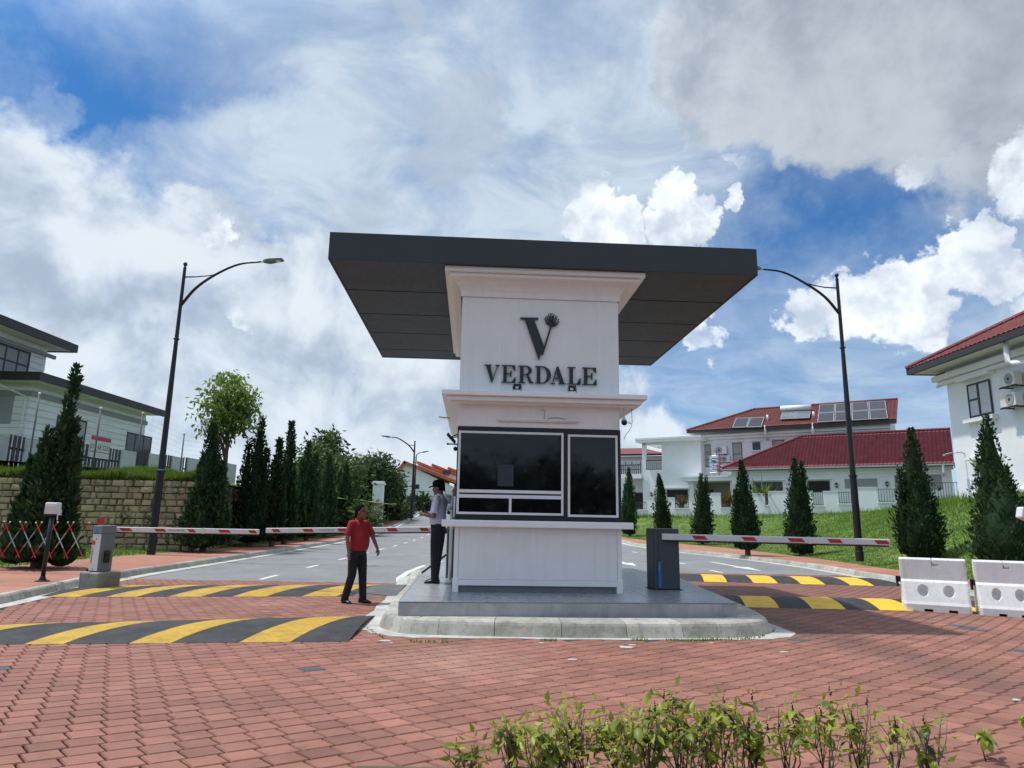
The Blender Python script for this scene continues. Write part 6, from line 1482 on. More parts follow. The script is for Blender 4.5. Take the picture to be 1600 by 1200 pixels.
# ------------------------------------------------------------------ left house on the raised ground
m_clad = M('cladding_white', (.76, .77, .77), .75, .06, .8, .12, 30, attr='tint'); m_band = M('band_grey', (.30, .31, .33), .7, .06, 1, .1)
m_dk2 = M('eave_black', (.03, .026, .025), .5, .1, 2, .1)
XH = -25.2
h1o = np.array([XH, 37.0, 3.6]); h1 = thing('modern_house', 'modern white boarded house with black eaves on the raised ground, left', 'house', h1o)
F1 = Face(h1, h1o, (0, 1, 0), (-1, 0, 0), h1o)       # side towards the road: along = away
(c0, z0_) = F1.uv(48, 622); c1e = F1.uv(257, 652, -1.1)[0]; c1 = c1e - .25; zeav = (F1.uv(75, 590, -1.0)[1] + F1.uv(255, 655, -1.0)[1]) / 2
F1.box('wall', c0, c1, .06, 9, -1.5, zeav, m_wall2)
nb = 15
for k in range(nb):
    zb_ = -1.2 + (zeav - .2 + 1.2) * k / nb; zt4 = -1.2 + (zeav - .2 + 1.2) * (k + 1) / nb - .025
    g = MB(); F1.box('', c0, c1, .0, .06, zb_, zt4, 0, g=g); F1.box('', c0 - .06, c0, .0, 9, zb_, zt4, 0, g=g); tv = random.uniform(.35, .65); g.t = [tv] * len(g.t); g.build('cladding_board', m_clad, h1)
zb1 = F1.uv(150, 645)[1]; zb_ = (F1.uv(60, 619)[1] + F1.uv(230, 662)[1]) / 2
F1.box('grey_band', c0 - .12, c1 + .05, -.1, 0, zb_ - .12, zb_ + .16, m_band); F1.box('grey_band', c0 - .12, c0, 0, 9, zb_ - .12, zb_ + .16, m_band)
F1.box('soffit', c0 - 1.0, c1e - .02, -1.0, 9, zeav, zeav + .06, m_wall)
F1.box('fascia', c0 - 1.1, c1e, -1.1, -.98, zeav - .06, zeav + .38, m_dk2); F1.box('fascia', c0 - 1.1, c0 - .98, -.98, 9, zeav - .06, zeav + .38, m_dk2)
F1.box('roof', c0 - .98, c1e - .02, -.98, 9, zeav + .25, zeav + .36, m_roof)
F1.window(84, 652, 132, 722, 3, 1, m_cur, 0, fw=.1, hood=False, sill=False)
F1.window(195, 678, 235, 730, 3, 1, m_win, 0, fw=.1, hood=False, sill=False)
FF = Face(h1, h1o + np.array([0, c0, 0]), (-1, 0, 0), (0, 1, 0), h1o)   # front end, facing the viewer
q = FF.rect(-45, 621, 33, 662); FF.box('garage_panel', max(.8, q[0]), q[1] + 2, -.08, 0, q[2], q[3] + .3, m_band)
g = MB(); p = FF.P(.25, -.95, zeav - .05); g.tube([FF.P(1.3, -1.0, zeav + .06), FF.P(1.3, -1.0, zeav - .25)], .11, 8); g.tube([FF.P(1.25, -.95, zeav - .2), FF.P(.2, -.1, zeav - .75), FF.P(.2, -.1, -1)], .07, 8); g.build('downpipe', m_pipe, h1)
# upper block
(d1, zd) = F1.uv(69, 570, 1.2); zue = F1.uv(118, 549, -.0)[1]; (e1, ze1) = F1.uv(122, 546, .0)
F1.box('upper_wall', c0 - 6, d1, 1.2, 9, zeav + .3, zue + .1, m_wall2)
for k in range(6):
    zb2 = zeav + .4 + (zue - zeav - .4) * k / 6; g = MB(); F1.box('', c0 - 6, d1, 1.14, 1.2, zb2, zb2 + (zue - zeav - .4) / 6 - .03, 0, g=g); g.build('cladding_board', m_clad, h1)
F1.box('upper_soffit', c0 - 7, e1 - .1, .1, 9, zue, zue + .06, m_wall); F1.box('fascia', c0 - 7, e1, .0, .12, zue - .05, zue + .4, m_dk2); F1.box('fascia', e1 - .12, e1, .12, 9, zue - .05, zue + .4, m_dk2)
slab(h1, 'upper_roof', [F1.P(c0 - 7, 0, zue + .4), F1.P(e1, 0, zue + .4), F1.P(e1, 5, zue + 1.2), F1.P(c0 - 7, 5, zue + 1.2)], .08, m_roof)
F1.window(-60, 532, 47, 583, 5, 2, m_shade, 1.14, fw=.12, hood=False, sill=False)
zb3 = F1.uv(75, 556, 1.14)[1]; F1.box('grey_band', c0 - 6, d1 + .6, 1.0, 1.14, zb3 - .1, zb3 + .1, m_band)
# fence of solid panels and dark pickets
m_fp = M('fence_panel', (.50, .52, .53), .8, .1, 1.2, .15, 30, stain=[(2.5, .5, .75, .35, (.32, .34, .33))]); m_pk = M('fence_picket', (.05, .045, .055), .6, .15, 4, .05)
fo = np.array([XF, 26., zF - .2]); fence = thing('boundary_fence', 'fence of pale panels and dark pickets above the stone wall', 'fence', fo)
F5 = Face(fence, fo, (0, 1, 0), (-1, 0, 0), fo)
fx = lambda u: F5.uv(u, 705)[0]
ztop = lambda u: F5.uv(u, lerp(679, 718, u / 310.))[1]
def fseg(u0, u1, solid):
    x0, x1 = fx(u0), fx(u1); zt5 = (ztop(u0) + ztop(u1)) / 2
    if solid: F5.box('fence_panel', x0, x1, 0, .12, -.4, zt5, m_fp); return
    n = max(2, int(round((x1 - x0) / .27)))
    for i in range(n):
        w = .16 if i % 3 else .09; x = lerp(x0, x1, (i + .5) / n); F5.box('picket', x - w / 2, x + w / 2, .03, .07, -.3, zt5 + .05, m_pk)
    F5.box('fence_rail', x0, x1, .07, .11, zt5 * .55, zt5 * .55 + .09, m_pk)
for u0, u1, sd in ((-70, -20, 0), (-20, 12, 1), (12, 40, 0), (40, 58, 1), (58, 76, 0), (76, 111, 1), (111, 191, 0), (191, 214, 1), (214, 235, 0), (235, 250, 1), (250, 271, 0), (271, 288, 1), (288, 296, 0), (296, 330, 1), (330, 345, 0), (345, 372, 1)): fseg(u0, u1, sd)
# sale board hung on the fence
xs0, xs1 = fx(137), fx(168.5); za_, zb_ = F5.uv(152, 682)[1], F5.uv(152, 716)[1]
bo = np.array([XF + .06, 26 + (xs0 + xs1) / 2, fo[2] + (za_ + zb_) / 2]); r = thing('notice_board', 'white notice board with a red heading hung on the dark pickets', 'sign', bo)
bw, bh = (xs1 - xs0) / 2, (za_ - zb_) / 2
g = MB(); g.box(0, .03, -bw, bw, -bh, bh); g.build('board', M('board_white', (.62, .62, .62), .6, .06, 3, 0), r)
g = MB(); g.box(.031, .035, -bw, bw, bh * .62, bh); g.build('heading', M('heading_red', (.45, .05, .04), .6, .15, 6, 0), r)
text_mesh('011 68 5252', bh * .62, m_frame, 'lettering', r, (.033, 0, -.02 * bh), (R(90), 0, R(90)), .82 * bw / bh / 1.25)
g = MB(); g.box(.031, .034, -bw, bw, -bh * .48, -bh * .42); g.build('rule_line', m_frame, r)
# wire fence with thin steel posts along the edge of the wall
m_post = M('fence_post_grey', (.13, .135, .14), .6, .1, 5, .05)
r = thing('wire_fence', 'thin steel posts strung with wire in front of the panel fence', 'fence', (-17.0, 26.5, 3.2))
pp = []
for (ut, vt, ub, vb, Y) in ((156.5, 638, 146, 722, 24.9), (228, 646, 213, 728, 26.8), (287, 678, 280, 748, 30.5), (346, 690, 340, 746, 36.), (60, 615, 45, 722, 23.2), (-30, 600, -45, 720, 22)):
    b = at(ub, vb, Y); t = b + (0, 0, at(ut, vt, Y)[2] - b[2]); pp.append((b, t)); o_ = np.array(r.location)
    g = MB(); g.tube([b - o_ - (0, 0, .6), t - o_], .03, 8); g.build('post', m_post, r, smooth=True)
    g = MB(); g.ball(t - o_, .05, 8, 6); g.build('post_cap', m_cctv, r)
pp.sort(key=lambda q: q[0][1]); g = MB()
for (b0, t0), (b1, t1) in zip(pp, pp[1:]):
    for k in np.linspace(.12, .97, 9): g.tube([b0 + (t0 - b0) * k - o_, b1 + (t1 - b1) * k - o_], .0025, 4)
g.build('wires', m_post, r, kind='stuff')
# ------------------------------------------------------------------ far end of the road
h5o = at(690, 800, 105.); h5o[2] = 2.; h5 = thing('terrace_house', 'white house with stepped orange roofs at the far end of the road', 'house', h5o)
F6 = Face(h5, h5o, (1, 0, 0), (0, 1, 0), h5o)
Q = lambda u, v, y=0.: F6.P(*[F6.uv(u, v, y)[0], y, F6.uv(u, v, y)[1]])
def tri_wall(pts, name='wall', mat=m_wall): return slab(h5, name, [np.array(p) for p in pts], .2, mat)
g = MB(); P_ = [Q(622, 735), Q(632, 723), Q(724, 768), Q(724, 815), Q(622, 815)]; k = 5; g.add(P_ + [p + (0, 14, 0) for p in P_], [tuple(range(5)), (9, 8, 7, 6, 5)] + [(i, (i + 1) % k, k + (i + 1) % k, k + i) for i in range(k)]); g.build('wall', m_wall, h5)
def orange(a, b, dy=12, name='roof', lift=.25):
    p, q = Q(*a) + (0, -.6, lift), Q(*b) + (0, -.6, lift); slab(h5, name, [p, q, q + (0, dy, 0), p + (0, dy, 0)], .45, m_orange)
orange((632, 722.5), (722, 757)); orange((620, 738), (632, 722.5))
for (a, b, y) in (((652, 722), (700, 741), 4), ((675, 726), (716, 742), 8), ((700, 731), (735, 744), 12)):
    pa_, pb_ = Q(*a, y) + (0, 0, .2), Q(*b, y) + (0, 0, .2); slab(h5, 'roof', [pa_, pb_, pb_ + (0, 3.5, 0), pa_ + (0, 3.5, 0)], .4, m_orange)
    g = MB(); zz_ = Q(*b, y)[2] - 1.6; P_ = [pa_ + (0, .4, -.5), pb_ + (0, .4, -.5), (pb_[0], pb_[1] + .4, zz_ - .3), (pa_[0], pa_[1] + .4, pa_[2] - 1.)]; g.add(P_ + [p + np.array((0, 3, 0)) for p in map(np.array, P_)], [(0, 1, 2, 3), (7, 6, 5, 4), (0, 1, 5, 4), (1, 2, 6, 5), (2, 3, 7, 6), (3, 0, 4, 7)]); g.build('wall', m_wall, h5)
for u0, v0, u1, v1 in ((662, 775, 672, 792), (680, 776, 690, 792), (648, 757, 655, 764), (692, 735, 704, 741)): F6.window(u0, v0, u1, v1, 2, 1, m_win, 0, fw=.12, hood=False, sill=False)
gpP = at(588.5, 820, 62.); gpP[2] = at(588.5, 821, 62.)[2]
r = thing('gate_pillar', 'white panelled gate pillar beside the left kerb in the distance', 'pillar', gpP)
hp = at(588.5, 752, 62.)[2] - gpP[2]; wv = .44
g = MB(); g.box(-wv, wv, -wv, wv, -.8, hp - .3); g.build('shaft', m_wall, r); g = MB(); g.box(-wv - .1, wv + .1, -wv - .1, wv + .1, hp - .3, hp - .14); g.box(-wv - .03, wv + .03, -wv - .03, wv + .03, hp - .14, hp); g.build('cap', m_wall, r)
g = MB(); g.box(-wv + .09, wv - .09, -wv - .03, -wv, .3, hp - .6); g.build('raised_panel', m_wall, r); g = MB(); g.box(-wv - .08, wv + .08, -wv - .08, wv + .08, -.8, .16); g.build('foot', m_wall, r)
g = MB(); g.sheet([[(-60, 97, 2.36), (-11, 97, 2.36), (7, 97, 2.36), (60, 97, 2.36)], [(-60, 112, 2.3), (-11, 112, 2.3), (7, 112, 2.3), (60, 112, 2.3)]]); g.sheet([[(-16, 40, .3), (-11.0, 40, .22)], [(-22, 50, .6), (-11.4, 56, .45)], [(-24, 84, 2.0), (-12.8, 84, 1.85)]])
tag(g.build('far_lawn', m_turf), 'lawn across the junction at the far end of the road', 'lawn', kind='structure')
g = MB(); g.sheet([[(-60, 96, 2.36), (60, 96, 2.36)], [(-60, 96.3, 2.46), (60, 96.3, 2.46)], [(-60, 97.2, 2.46), (60, 97.2, 2.46)]]); tag(g.build('far_kerb', m_conc), 'pale kerb on the far side of the junction', 'kerb', kind='structure')
fo2 = at(640, 800, 100.); fo2[2] = 2.35; r = thing('mesh_fence', 'grey see-through fence across the far side of the junction', 'fence', fo2)
g2 = MB()
for u in range(588, 742, 9):
    x = at(u, 790, 100.)[0] - fo2[0]; g = MB(); g.box(x - .06, x + .06, -.05, .05, 0, 2.9); g.build('post', m_shade, r)
for z in np.linspace(.2, 2.8, 9): g2.box(at(586, 790, 100.)[0] - fo2[0], at(742, 790, 100.)[0] - fo2[0], -.02, .02, z, z + .05)
g2.build('wires', m_shade, r, kind='stuff')
P_ = at(606, 807, 70.); P_[2] = zroad(70) + .1; hs = at(606, 786, 70.)[2] - P_[2]; r = thing('road_sign', 'small white road sign on a thin pole, right of the gate pillar', 'sign', P_); g = MB(); g.tube([(0, 0, -.2), (0, 0, hs)], .05, 6); g.build('pole', m_steel, r); g = MB(); g.box(-.1, .78, -.03, .0, hs - .32, hs); g.build('plate', m_cctv, r)
h6o = at(560, 800, 118.); h6o[2] = 2.; h6 = thing('low_wall', 'pale wall behind the see-through fence at the far end', 'wall', h6o); g = MB(); g.box(-10, 24, 0, .3, -1, 1.5); g.build('wall_section', m_wall2, h6)
# ------------------------------------------------------------------ people
m_skin = M('skin_dark', (.21, .10, .062), .5, .08, 6, .05, 80, spec=.35)
m_redsh = M('shirt_red', (.30, .014, .02), .8, .14, 7, .5, 30)
m_blk_cl = M('trousers_black', (.012, .012, .014), .8, .2, 6, .4, 30)
m_guard = M('shirt_pale_blue', (.60, .60, .74), .8, .08, 6, .5, 30)
m_pale = M('shirt_pale', (.62, .60, .57), .8, .08, 6, .4, 30)
m_hair = M('hair_black', (.009, .008, .007), .95, .2, 30, .3, 90, spec=.08)
m_shoe = M('shoe_leather', (.018, .013, .012), .35, .1, 6, .05, 60)
m_eye = M('eye', (.05, .04, .035), .2, .1, 5, 0)
def person(label, foot, rot, H, pose, shirt, belly=0., tucked=False, cap=False, glasses=False, group='people at the gate', extras=None, look=(0., 0.)):
    s = H / 1.75; root_loc = np.array(foot, float)
    V = lambda *p: np.array(p, float)
    sh = {1: V(-.005, .185, 1.425), -1: V(-.005, -.185, 1.425)}; hip = {1: V(0, .095, .93), -1: V(0, -.095, .93)}
    # ---- body: head, neck, arms, hands and legs as one skin
    g = MB(); hy, hp = look; hc = V(.025, 0, 1.625)
    Rz = np.array([[math.cos(hy), -math.sin(hy), 0], [math.sin(hy), math.cos(hy), 0], [0, 0, 1]]); Ry = np.array([[math.cos(hp), 0, -math.sin(hp)], [0, 1, 0], [math.sin(hp), 0, math.cos(hp)]])
    hd = lambda x, y, z: hc + Rz @ Ry @ V(x, y, z)
    def blob(c, r, n=14, m=10):
        t = MB(); t.ball((0, 0, 0), r, n, m); g.add([hd(*(np.array(p) + c)) for p in t.v], t.f)
    blob((-.005, 0, .02), (.098, .078, .105)); blob((.028, 0, -.055), (.066, .058, .066)); blob((.06, 0, -.085), (.032, .036, .028)); blob((.1, 0, -.015), (.019, .016, .024)); blob((.088, 0, .005), (.016, .013, .03))
    for y in (-1, 1): blob((-.005, y * .078, -.01), (.022, .012, .034)); blob((.062, y * .035, -.03), (.03, .025, .025))
    blob((.078, 0, -.058), (.022, .028, .012))
    g.tube([V(-.015, 0, 1.42), V(-.008, 0, 1.5), hd(-.02, 0, -.05)], [.065, .058, .055], 12)
    g.loft([[(cx + rx * math.cos(a), ry * math.sin(a), z) for a in np.linspace(0, 2 * math.pi, 16, endpoint=False)] for z, rx, ry, cx in ((.86, .10, .15, 0), (1.05, .11, .145, .01 + belly * .3), (1.25, .105, .15, 0), (1.4, .085, .16, -.005), (1.46, .05, .07, -.01))])
    for k in (1, -1):
        e, w = V(*pose['elbow'][k]), V(*pose['wrist'][k])
        g.tube([sh[k] + (0, 0, .0), lerp(sh[k], e, .5), e, lerp(e, w, .35), w], [.052, .046, .039, .038, .026], 10); g.ball(e, .038, 10, 8)
        d = w - e; d = d / np.linalg.norm(d); f = V(*pose.get('fingers', {}).get(k, d)); f = f / np.linalg.norm(f)
        side = np.cross(f, V(0, 1, 0) if abs(f[1]) < .8 else V(0, 0, 1)); side = side / np.linalg.norm(side); nrm = np.cross(f, side)
        pc = w + f * .045
        t = MB(); t.ball((0, 0, 0), (.045, .036, .016), 10, 8); g.add([pc + f * p[0] + side * p[1] + nrm * p[2] for p in t.v], t.f)
        curl = pose.get('curl', {}).get(k, .35)
        for i, (o, L) in enumerate(((-.028, .062), (-.010, .074), (.009, .070), (.026, .055))):
            a = pc + f * .035 + side * o; b = a + (f * math.cos(curl * .5) + nrm * k * math.sin(curl * .5)) * L * .5; c = b + (f * math.cos(curl * 1.6) + nrm * k * math.sin(curl * 1.6)) * L * .5
            g.tube([a, b, c], [.0095, .0088, .0075], 6)
        a = w + f * .02 - side * .03; g.tube([a, a + f * .03 - side * .022, a + f * .06 - side * .022 + nrm * k * .012], [.012, .010, .008], 6)
        kn, an = V(*pose['knee'][k]), V(*pose['ankle'][k]); g.tube([hip[k], lerp(hip[k], kn, .5), kn, lerp(kn, an, .4), an, an - (0, 0, .05)], [.075, .07, .05, .05, .036, .04], 10)
    g.v = [tuple(np.array(p) * s) for p in g.v]
    body = fuse(g, 'person', m_skin, .0085 * s, 2); body.location = root_loc; body.rotation_euler = (0, 0, rot); tag(body, label, 'person', group)
    def sub(gm, name, mat, vox=.012, it=4, **k):
        gm.v = [tuple(np.array(p) * s) for p in gm.v]; return fuse(gm, name, mat, vox * s, it, body)
    # ---- shirt
    b = belly; zt = .985 if tucked else .93
    g = MB(); R_ = [(zt, .128 + b * .55, .168 + b * .3, b * .35), (1.02, .135 + b * .8, .172 + b * .35, .01 + b * .5), (1.12, .132 + b, .172 + b * .3, .015 + b * .6), (1.22, .13 + b * .6, .178, .012 + b * .35), (1.33, .122 + b * .1, .19, .004), (1.41, .102, .192, -.004), (1.455, .078, .14, -.01), (1.485, .062, .075, -.012), (1.51, .058, .064, -.01)]
    g.loft([[(cx + rx * math.cos(a) * (1 + .012 * math.sin(5 * a + 40 * z)), ry * math.sin(a), z + .012 * math.sin(3 * a) * (z < 1.0)) for a in np.linspace(0, 2 * math.pi, 24, endpoint=False)] for z, rx, ry, cx in R_])
    for k in (1, -1):
        e = V(*pose['elbow'][k]); m = lerp(sh[k], e, pose.get('sleeve', .72)); g.tube([sh[k] + V(0, -k * .06, .0), sh[k] + V(0, 0, -.005), lerp(sh[k], e, .35), m], [.062, .072, .070, .074], 14)
    top = sub(g, 'shirt', shirt)
    g = MB(); g.loft([[(-.012 + r_ * math.cos(a), r_ * 1.02 * math.sin(a), z + .018 * math.cos(a)) for a in np.linspace(0, 2 * math.pi, 16, endpoint=False)] for r_, z in ((.064, 1.475), (.072, 1.50), (.066, 1.525), (.058, 1.515))]); g.v = [tuple(np.array(p) * s) for p in g.v]; g.build('collar', shirt, body, smooth=True)
    # ---- trousers
    g = MB(); R_ = [(.84, .118, .172, -.005), (.9, .125 + b * .3, .172, .0), (.97, .124 + b * .5, .165 + b * .2, .005 + b * .3), (1.005 if tucked else .985, .122 + b * .5, .162 + b * .2, .006 + b * .3)]
    g.loft([[(cx + rx * math.cos(a), ry * math.sin(a), z) for a in np.linspace(0, 2 * math.pi, 20, endpoint=False)] for z, rx, ry, cx in R_])
    for k in (1, -1):
        kn, an = V(*pose['knee'][k]), V(*pose['ankle'][k]); g.tube([hip[k] + (0, 0, -.02), lerp(hip[k], kn, .5), kn, lerp(kn, an, .5), an + (0, 0, .02), an + (.0, 0, -.035)], [.098, .094, .078, .072, .068, .074], 14)
    sub(g, 'trousers', m_blk_cl)
    if tucked:
        g = MB(); g.loft([[(.006 + r_ * math.cos(a), r_ * 1.30 * math.sin(a), z) for a in np.linspace(0, 2 * math.pi, 22, endpoint=False)] for r_, z in ((.130, .972), (.134, .975), (.134, 1.008), (.130, 1.011))]); g.v = [tuple(np.array(p) * s) for p in g.v]; g.build('belt', m_shoe, body, smooth=True)
    # ---- shoes
    for k in (1, -1):
        an = V(*pose['ankle'][k]); yaw = pose.get('toe', {}).get(k, k * .15); d = V(math.cos(yaw), math.sin(yaw), 0); l = V(-d[1], d[0], 0); rows = []
        lift = an[2] - .085
        for t, w, h in ((-.085, .025, .05), (-.07, .036, .085), (-.02, .04, .10), (.05, .044, .075), (.11, .047, .055), (.155, .040, .042), (.18, .02, .025)):
            c = V(an[0], an[1], lift) + d * t; rows.append([c + l * w * math.cos(a) + V(0, 0, h * .5 + h * .5 * math.sin(a)) for a in np.linspace(0, 2 * math.pi, 12, endpoint=False)])
        g = MB(); g.loft(rows); g.v = [tuple(np.array(p) * s) for p in g.v]; g.build('shoe', m_shoe, body, smooth=True)
    # ---- head things
    g = MB(); t = MB(); 
    for y in (-1, 1):
        tt = MB(); tt.ball((.083, y * .032, .006), (.012, .015, .009), 8, 6); g.add([hd(*p) for p in tt.v], tt.f)
    g.v = [tuple(np.array(p) * s) for p in g.v]; g.build('eyes', m_eye, body, smooth=True)
    g = MB()
    hr = MB(); n = 18
    for i, (x, rx, ry, z) in enumerate(((-.03, .086, .082, -.03), (-.026, .092, .086, .02), (-.012, .104, .086, .06), (-.012, .096, .076, .1), (-.012, .066, .052, .13), (-.012, .02, .02, .142))): hr.v += [(x + rx * math.cos(a), ry * math.sin(a), z + (.03 * math.cos(a) if i < 2 else 0)) for a in np.linspace(0, 2 * math.pi, n, endpoint=False)]
    hr.f = [(i * n + k, i * n + (k + 1) % n, (i + 1) * n + (k + 1) % n, (i + 1) * n + k) for i in range(5) for k in range(n)]
    hv = [(p[0] - (.03 if p[0] > .05 and p[2] < .07 else 0), p[1], p[2]) for p in hr.v]
    g.add([hd(*p) for p in hv], hr.f); g.v = [tuple(np.array(p) * s) for p in g.v]; g.build('hair', m_hair, body, smooth=True)
    if cap:
        g = MB(); rows = [[hd(-.004 + rx * math.cos(a), ry * math.sin(a), z) for a in np.linspace(0, 2 * math.pi, 20, endpoint=False)] for rx, ry, z in ((.113, .093, .035), (.114, .094, .06), (.112, .092, .10), (.098, .08, .135), (.06, .05, .155), (.012, .012, .162))]
        g.loft(rows); P0 = [hd(.085 + .1 * math.cos(a) * (1 if math.cos(a) > 0 else .2), .078 * math.sin(a), .045 - .02 * max(0, math.cos(a))) for a in np.linspace(0, 2 * math.pi, 18, endpoint=False)]; P1 = [p + np.array((0, 0, .01)) for p in P0]; g.loft([P0, P1])
        g.v = [tuple(np.array(p) * s) for p in g.v]; g.build('cap', m_hair, body, smooth=True)
    if glasses:
        g = MB()
        for y in (-1, 1):
            c = [hd(.103, y * .033 + .022 * math.cos(a), .004 + .016 * math.sin(a)) for a in np.linspace(0, 2 * math.pi, 12)]; g.tube(c, .003, 5, caps=False); g.tube([hd(.1, y * .055, .008), hd(0, y * .084, .008)], .003, 5)
        g.tube([hd(.104, -.012, .006), hd(.104, .012, .006)], .003, 5); g.v = [tuple(np.array(p) * s) for p in g.v]; g.build('glasses', m_dk, body, smooth=True)
    if extras: extras(body, s, hd)
    return body
fp = gp(554, 942, .004); Hm = at(563, 790, fp[1])[2]
person('man in a red short-sleeved shirt and black trousers standing on the paving between speed bumps', fp, R(-32), Hm,
       {'elbow': {1: (.10, .275, 1.17), -1: (-.03, -.255, 1.15)}, 'wrist': {1: (.24, .27, .96), -1: (.045, -.27, .90)}, 'fingers': {1: (.35, 0, -1), -1: (.12, 0, -1)}, 'curl': {1: .7, -1: .6},
        'knee': {1: (.06, .10, .50), -1: (.0, -.11, .50)}, 'ankle': {1: (.08, .12, .085), -1: (-.12, -.13, .085)}, 'sleeve': .80}, m_redsh, belly=.045, glasses=True, look=(.35, .22))
fg = gp(682, 911, .376); Hg = at(679, 752, fg[1])[2] - .376
def guard_bits(body, s, hd):
    m_bd = M('braid_pink', (.45, .12, .2), .7, .1, 6, 0)
    for k in (1, -1):
        g = MB(); c = np.array([-.005, k * .2, 1.40]); g.tube([c + (.07 * math.cos(a), k * .035 + 0 * a, .075 * math.sin(a) - .03) for a in np.linspace(0, 2 * math.pi, 16)], .007, 6, caps=False); g.v = [tuple(np.array(p) * s) for p in g.v]; g.build('braid', m_bd, body, smooth=True)
        g = MB(); g.obox((-.005, k * .135, 1.468), (.03, 0, 0), (0, .055, -k * .016), (0, 0, .008)); g.v = [tuple(np.array(p) * s) for p in g.v]; g.build('epaulette', m_hair, body)
gd = person('security guard in a black cap and pale blue shirt on the island beside the booth', fg, R(166), Hg,
       {'elbow': {1: (.0, .26, 1.13), -1: (.03, -.25, 1.14)}, 'wrist': {1: (.24, .17, 1.17), -1: (.25, -.14, 1.18)}, 'fingers': {1: (.8, -.45, .35), -1: (.8, .45, .35)}, 'curl': {1: 1.1, -1: 1.1},
        'knee': {1: (.02, .09, .50), -1: (.03, -.10, .50)}, 'ankle': {1: (.0, .10, .085), -1: (.07, -.11, .085)}, 'sleeve': .82}, m_guard, belly=.012, tucked=True, cap=True, extras=guard_bits, look=(.1, -.08))
# the radio in the guard's hands
c, s_ = math.cos(R(166)), math.sin(R(166)); k = Hg / 1.75; lx = np.array([.315 * k, .01, 0]); rp = fg + np.array([c * lx[0] - s_ * lx[1], s_ * lx[0] + c * lx[1], 1.19 * k])
r = thing('handheld_radio', 'black handheld radio held by the security guard', 'radio', rp, R(166)); g = MB(); g.box(-.022, .022, -.034, .034, -.05, .11); g.build('radio_body', m_dk, r, bevel=.006)
g = MB(); g.tube([(0, .022, .11), (0, .022, .2)], .008, 6); g.build('antenna', m_dk, r)
p3 = at(712, 880, 13.6); p3[2] = .376
person('person in a pale shirt almost hidden behind the booth, next to the guard', p3 + (.02, 0, 0), R(200), 1.78, {'elbow': {1: (.02, .25, 1.14), -1: (.0, -.25, 1.14)}, 'wrist': {1: (.2, .2, 1.05), -1: (.12, -.24, .92)}, 'knee': {1: (.02, .09, .5), -1: (.02, -.09, .5)}, 'ankle': {1: (0, .1, .085), -1: (0, -.1, .085)}}, m_pale)
# white cameras on a post behind the guard
Yc = 12.9; cp = at(703, 880, Yc); r = thing('camera_post', 'cluster of round white cameras on a post behind the shoulder of the guard', 'camera', (cp[0], Yc, .376))
zz_ = lambda u, v: at(u, v, Yc) - np.array([cp[0], Yc, .376])
g = MB(); g.tube([(0, 0, 0), (0, 0, zz_(703, 770)[2])], .03, 8); g.build('post', m_cctv, r, smooth=True)
g = MB(); g.ball(zz_(692.5, 790), (.062, .055, .075), 14, 10); g.build('dome', m_cctv, r, smooth=True)
for (u0, v0, u1, v1, rad) in ((691, 775, 704, 777, .05), (690, 785, 704, 784, .042), (698, 795, 706, 793, .045)):
    a, b = zz_(u0, v0), zz_(u1, v1); g = MB(); g.tube([a + (-.03, 0, 0), a, b], [rad * .7, rad, rad * .95], 12); g.build('camera_body', m_cctv, r, smooth=True)
g = MB(); g.ball(zz_(701, 801), .035, 8, 6); g.build('lens', m_dk, r)
# ------------------------------------------------------------------ shrubs at the photographer's feet
m_shr = foliage_mat('shrub_leaf', (.13, .18, .022), (.40, .42, .055), .45, .4, .35); m_shr_dk = foliage_mat('shrub_leaf_dark', (.05, .10, .02), (.15, .22, .035), .45, .3, .35)
m_tw = M('twig', (.25, .19, .15), .85, .25, 20, .3, 60); m_twd = M('twig_dark', (.055, .038, .032), .85, .25, 20, .3, 60); m_seed = M('seed_head', (.05, .028, .022), .9, .3, 30, .3, 60); m_flw = M('petal_white', (.72, .7, .66), .6, .05, 9, 0)
leafm = []
for kx in range(6):
    rg = np.random.default_rng(60 + kx); g = MB(); L = .085; rows = []; bend = (.10, .35, .6, .2, .8, .45)[kx]; wd = (.02, .023, .018, .024, .019, .022)[kx]
    for t in np.linspace(0, 1, 6):
        w = wd * math.sin(math.pi * min(1, t * .93 + .05)) ** .8; x = L * t * math.cos(bend * t); z = -L * t * math.sin(bend * t) * .9; c = .45 * w
        rows.append([(x, -w, z + c), (x, 0, z), (x, w, z + c)])
    g.sheet(rows); tv = rg.uniform(.1, .95); g.t = [tv] * len(g.t); leafm.append(g.mesh('leaf', m_shr if kx % 3 else m_shr_dk, smooth=True, fix=False))
rg = random.Random(11); nleaf = 0
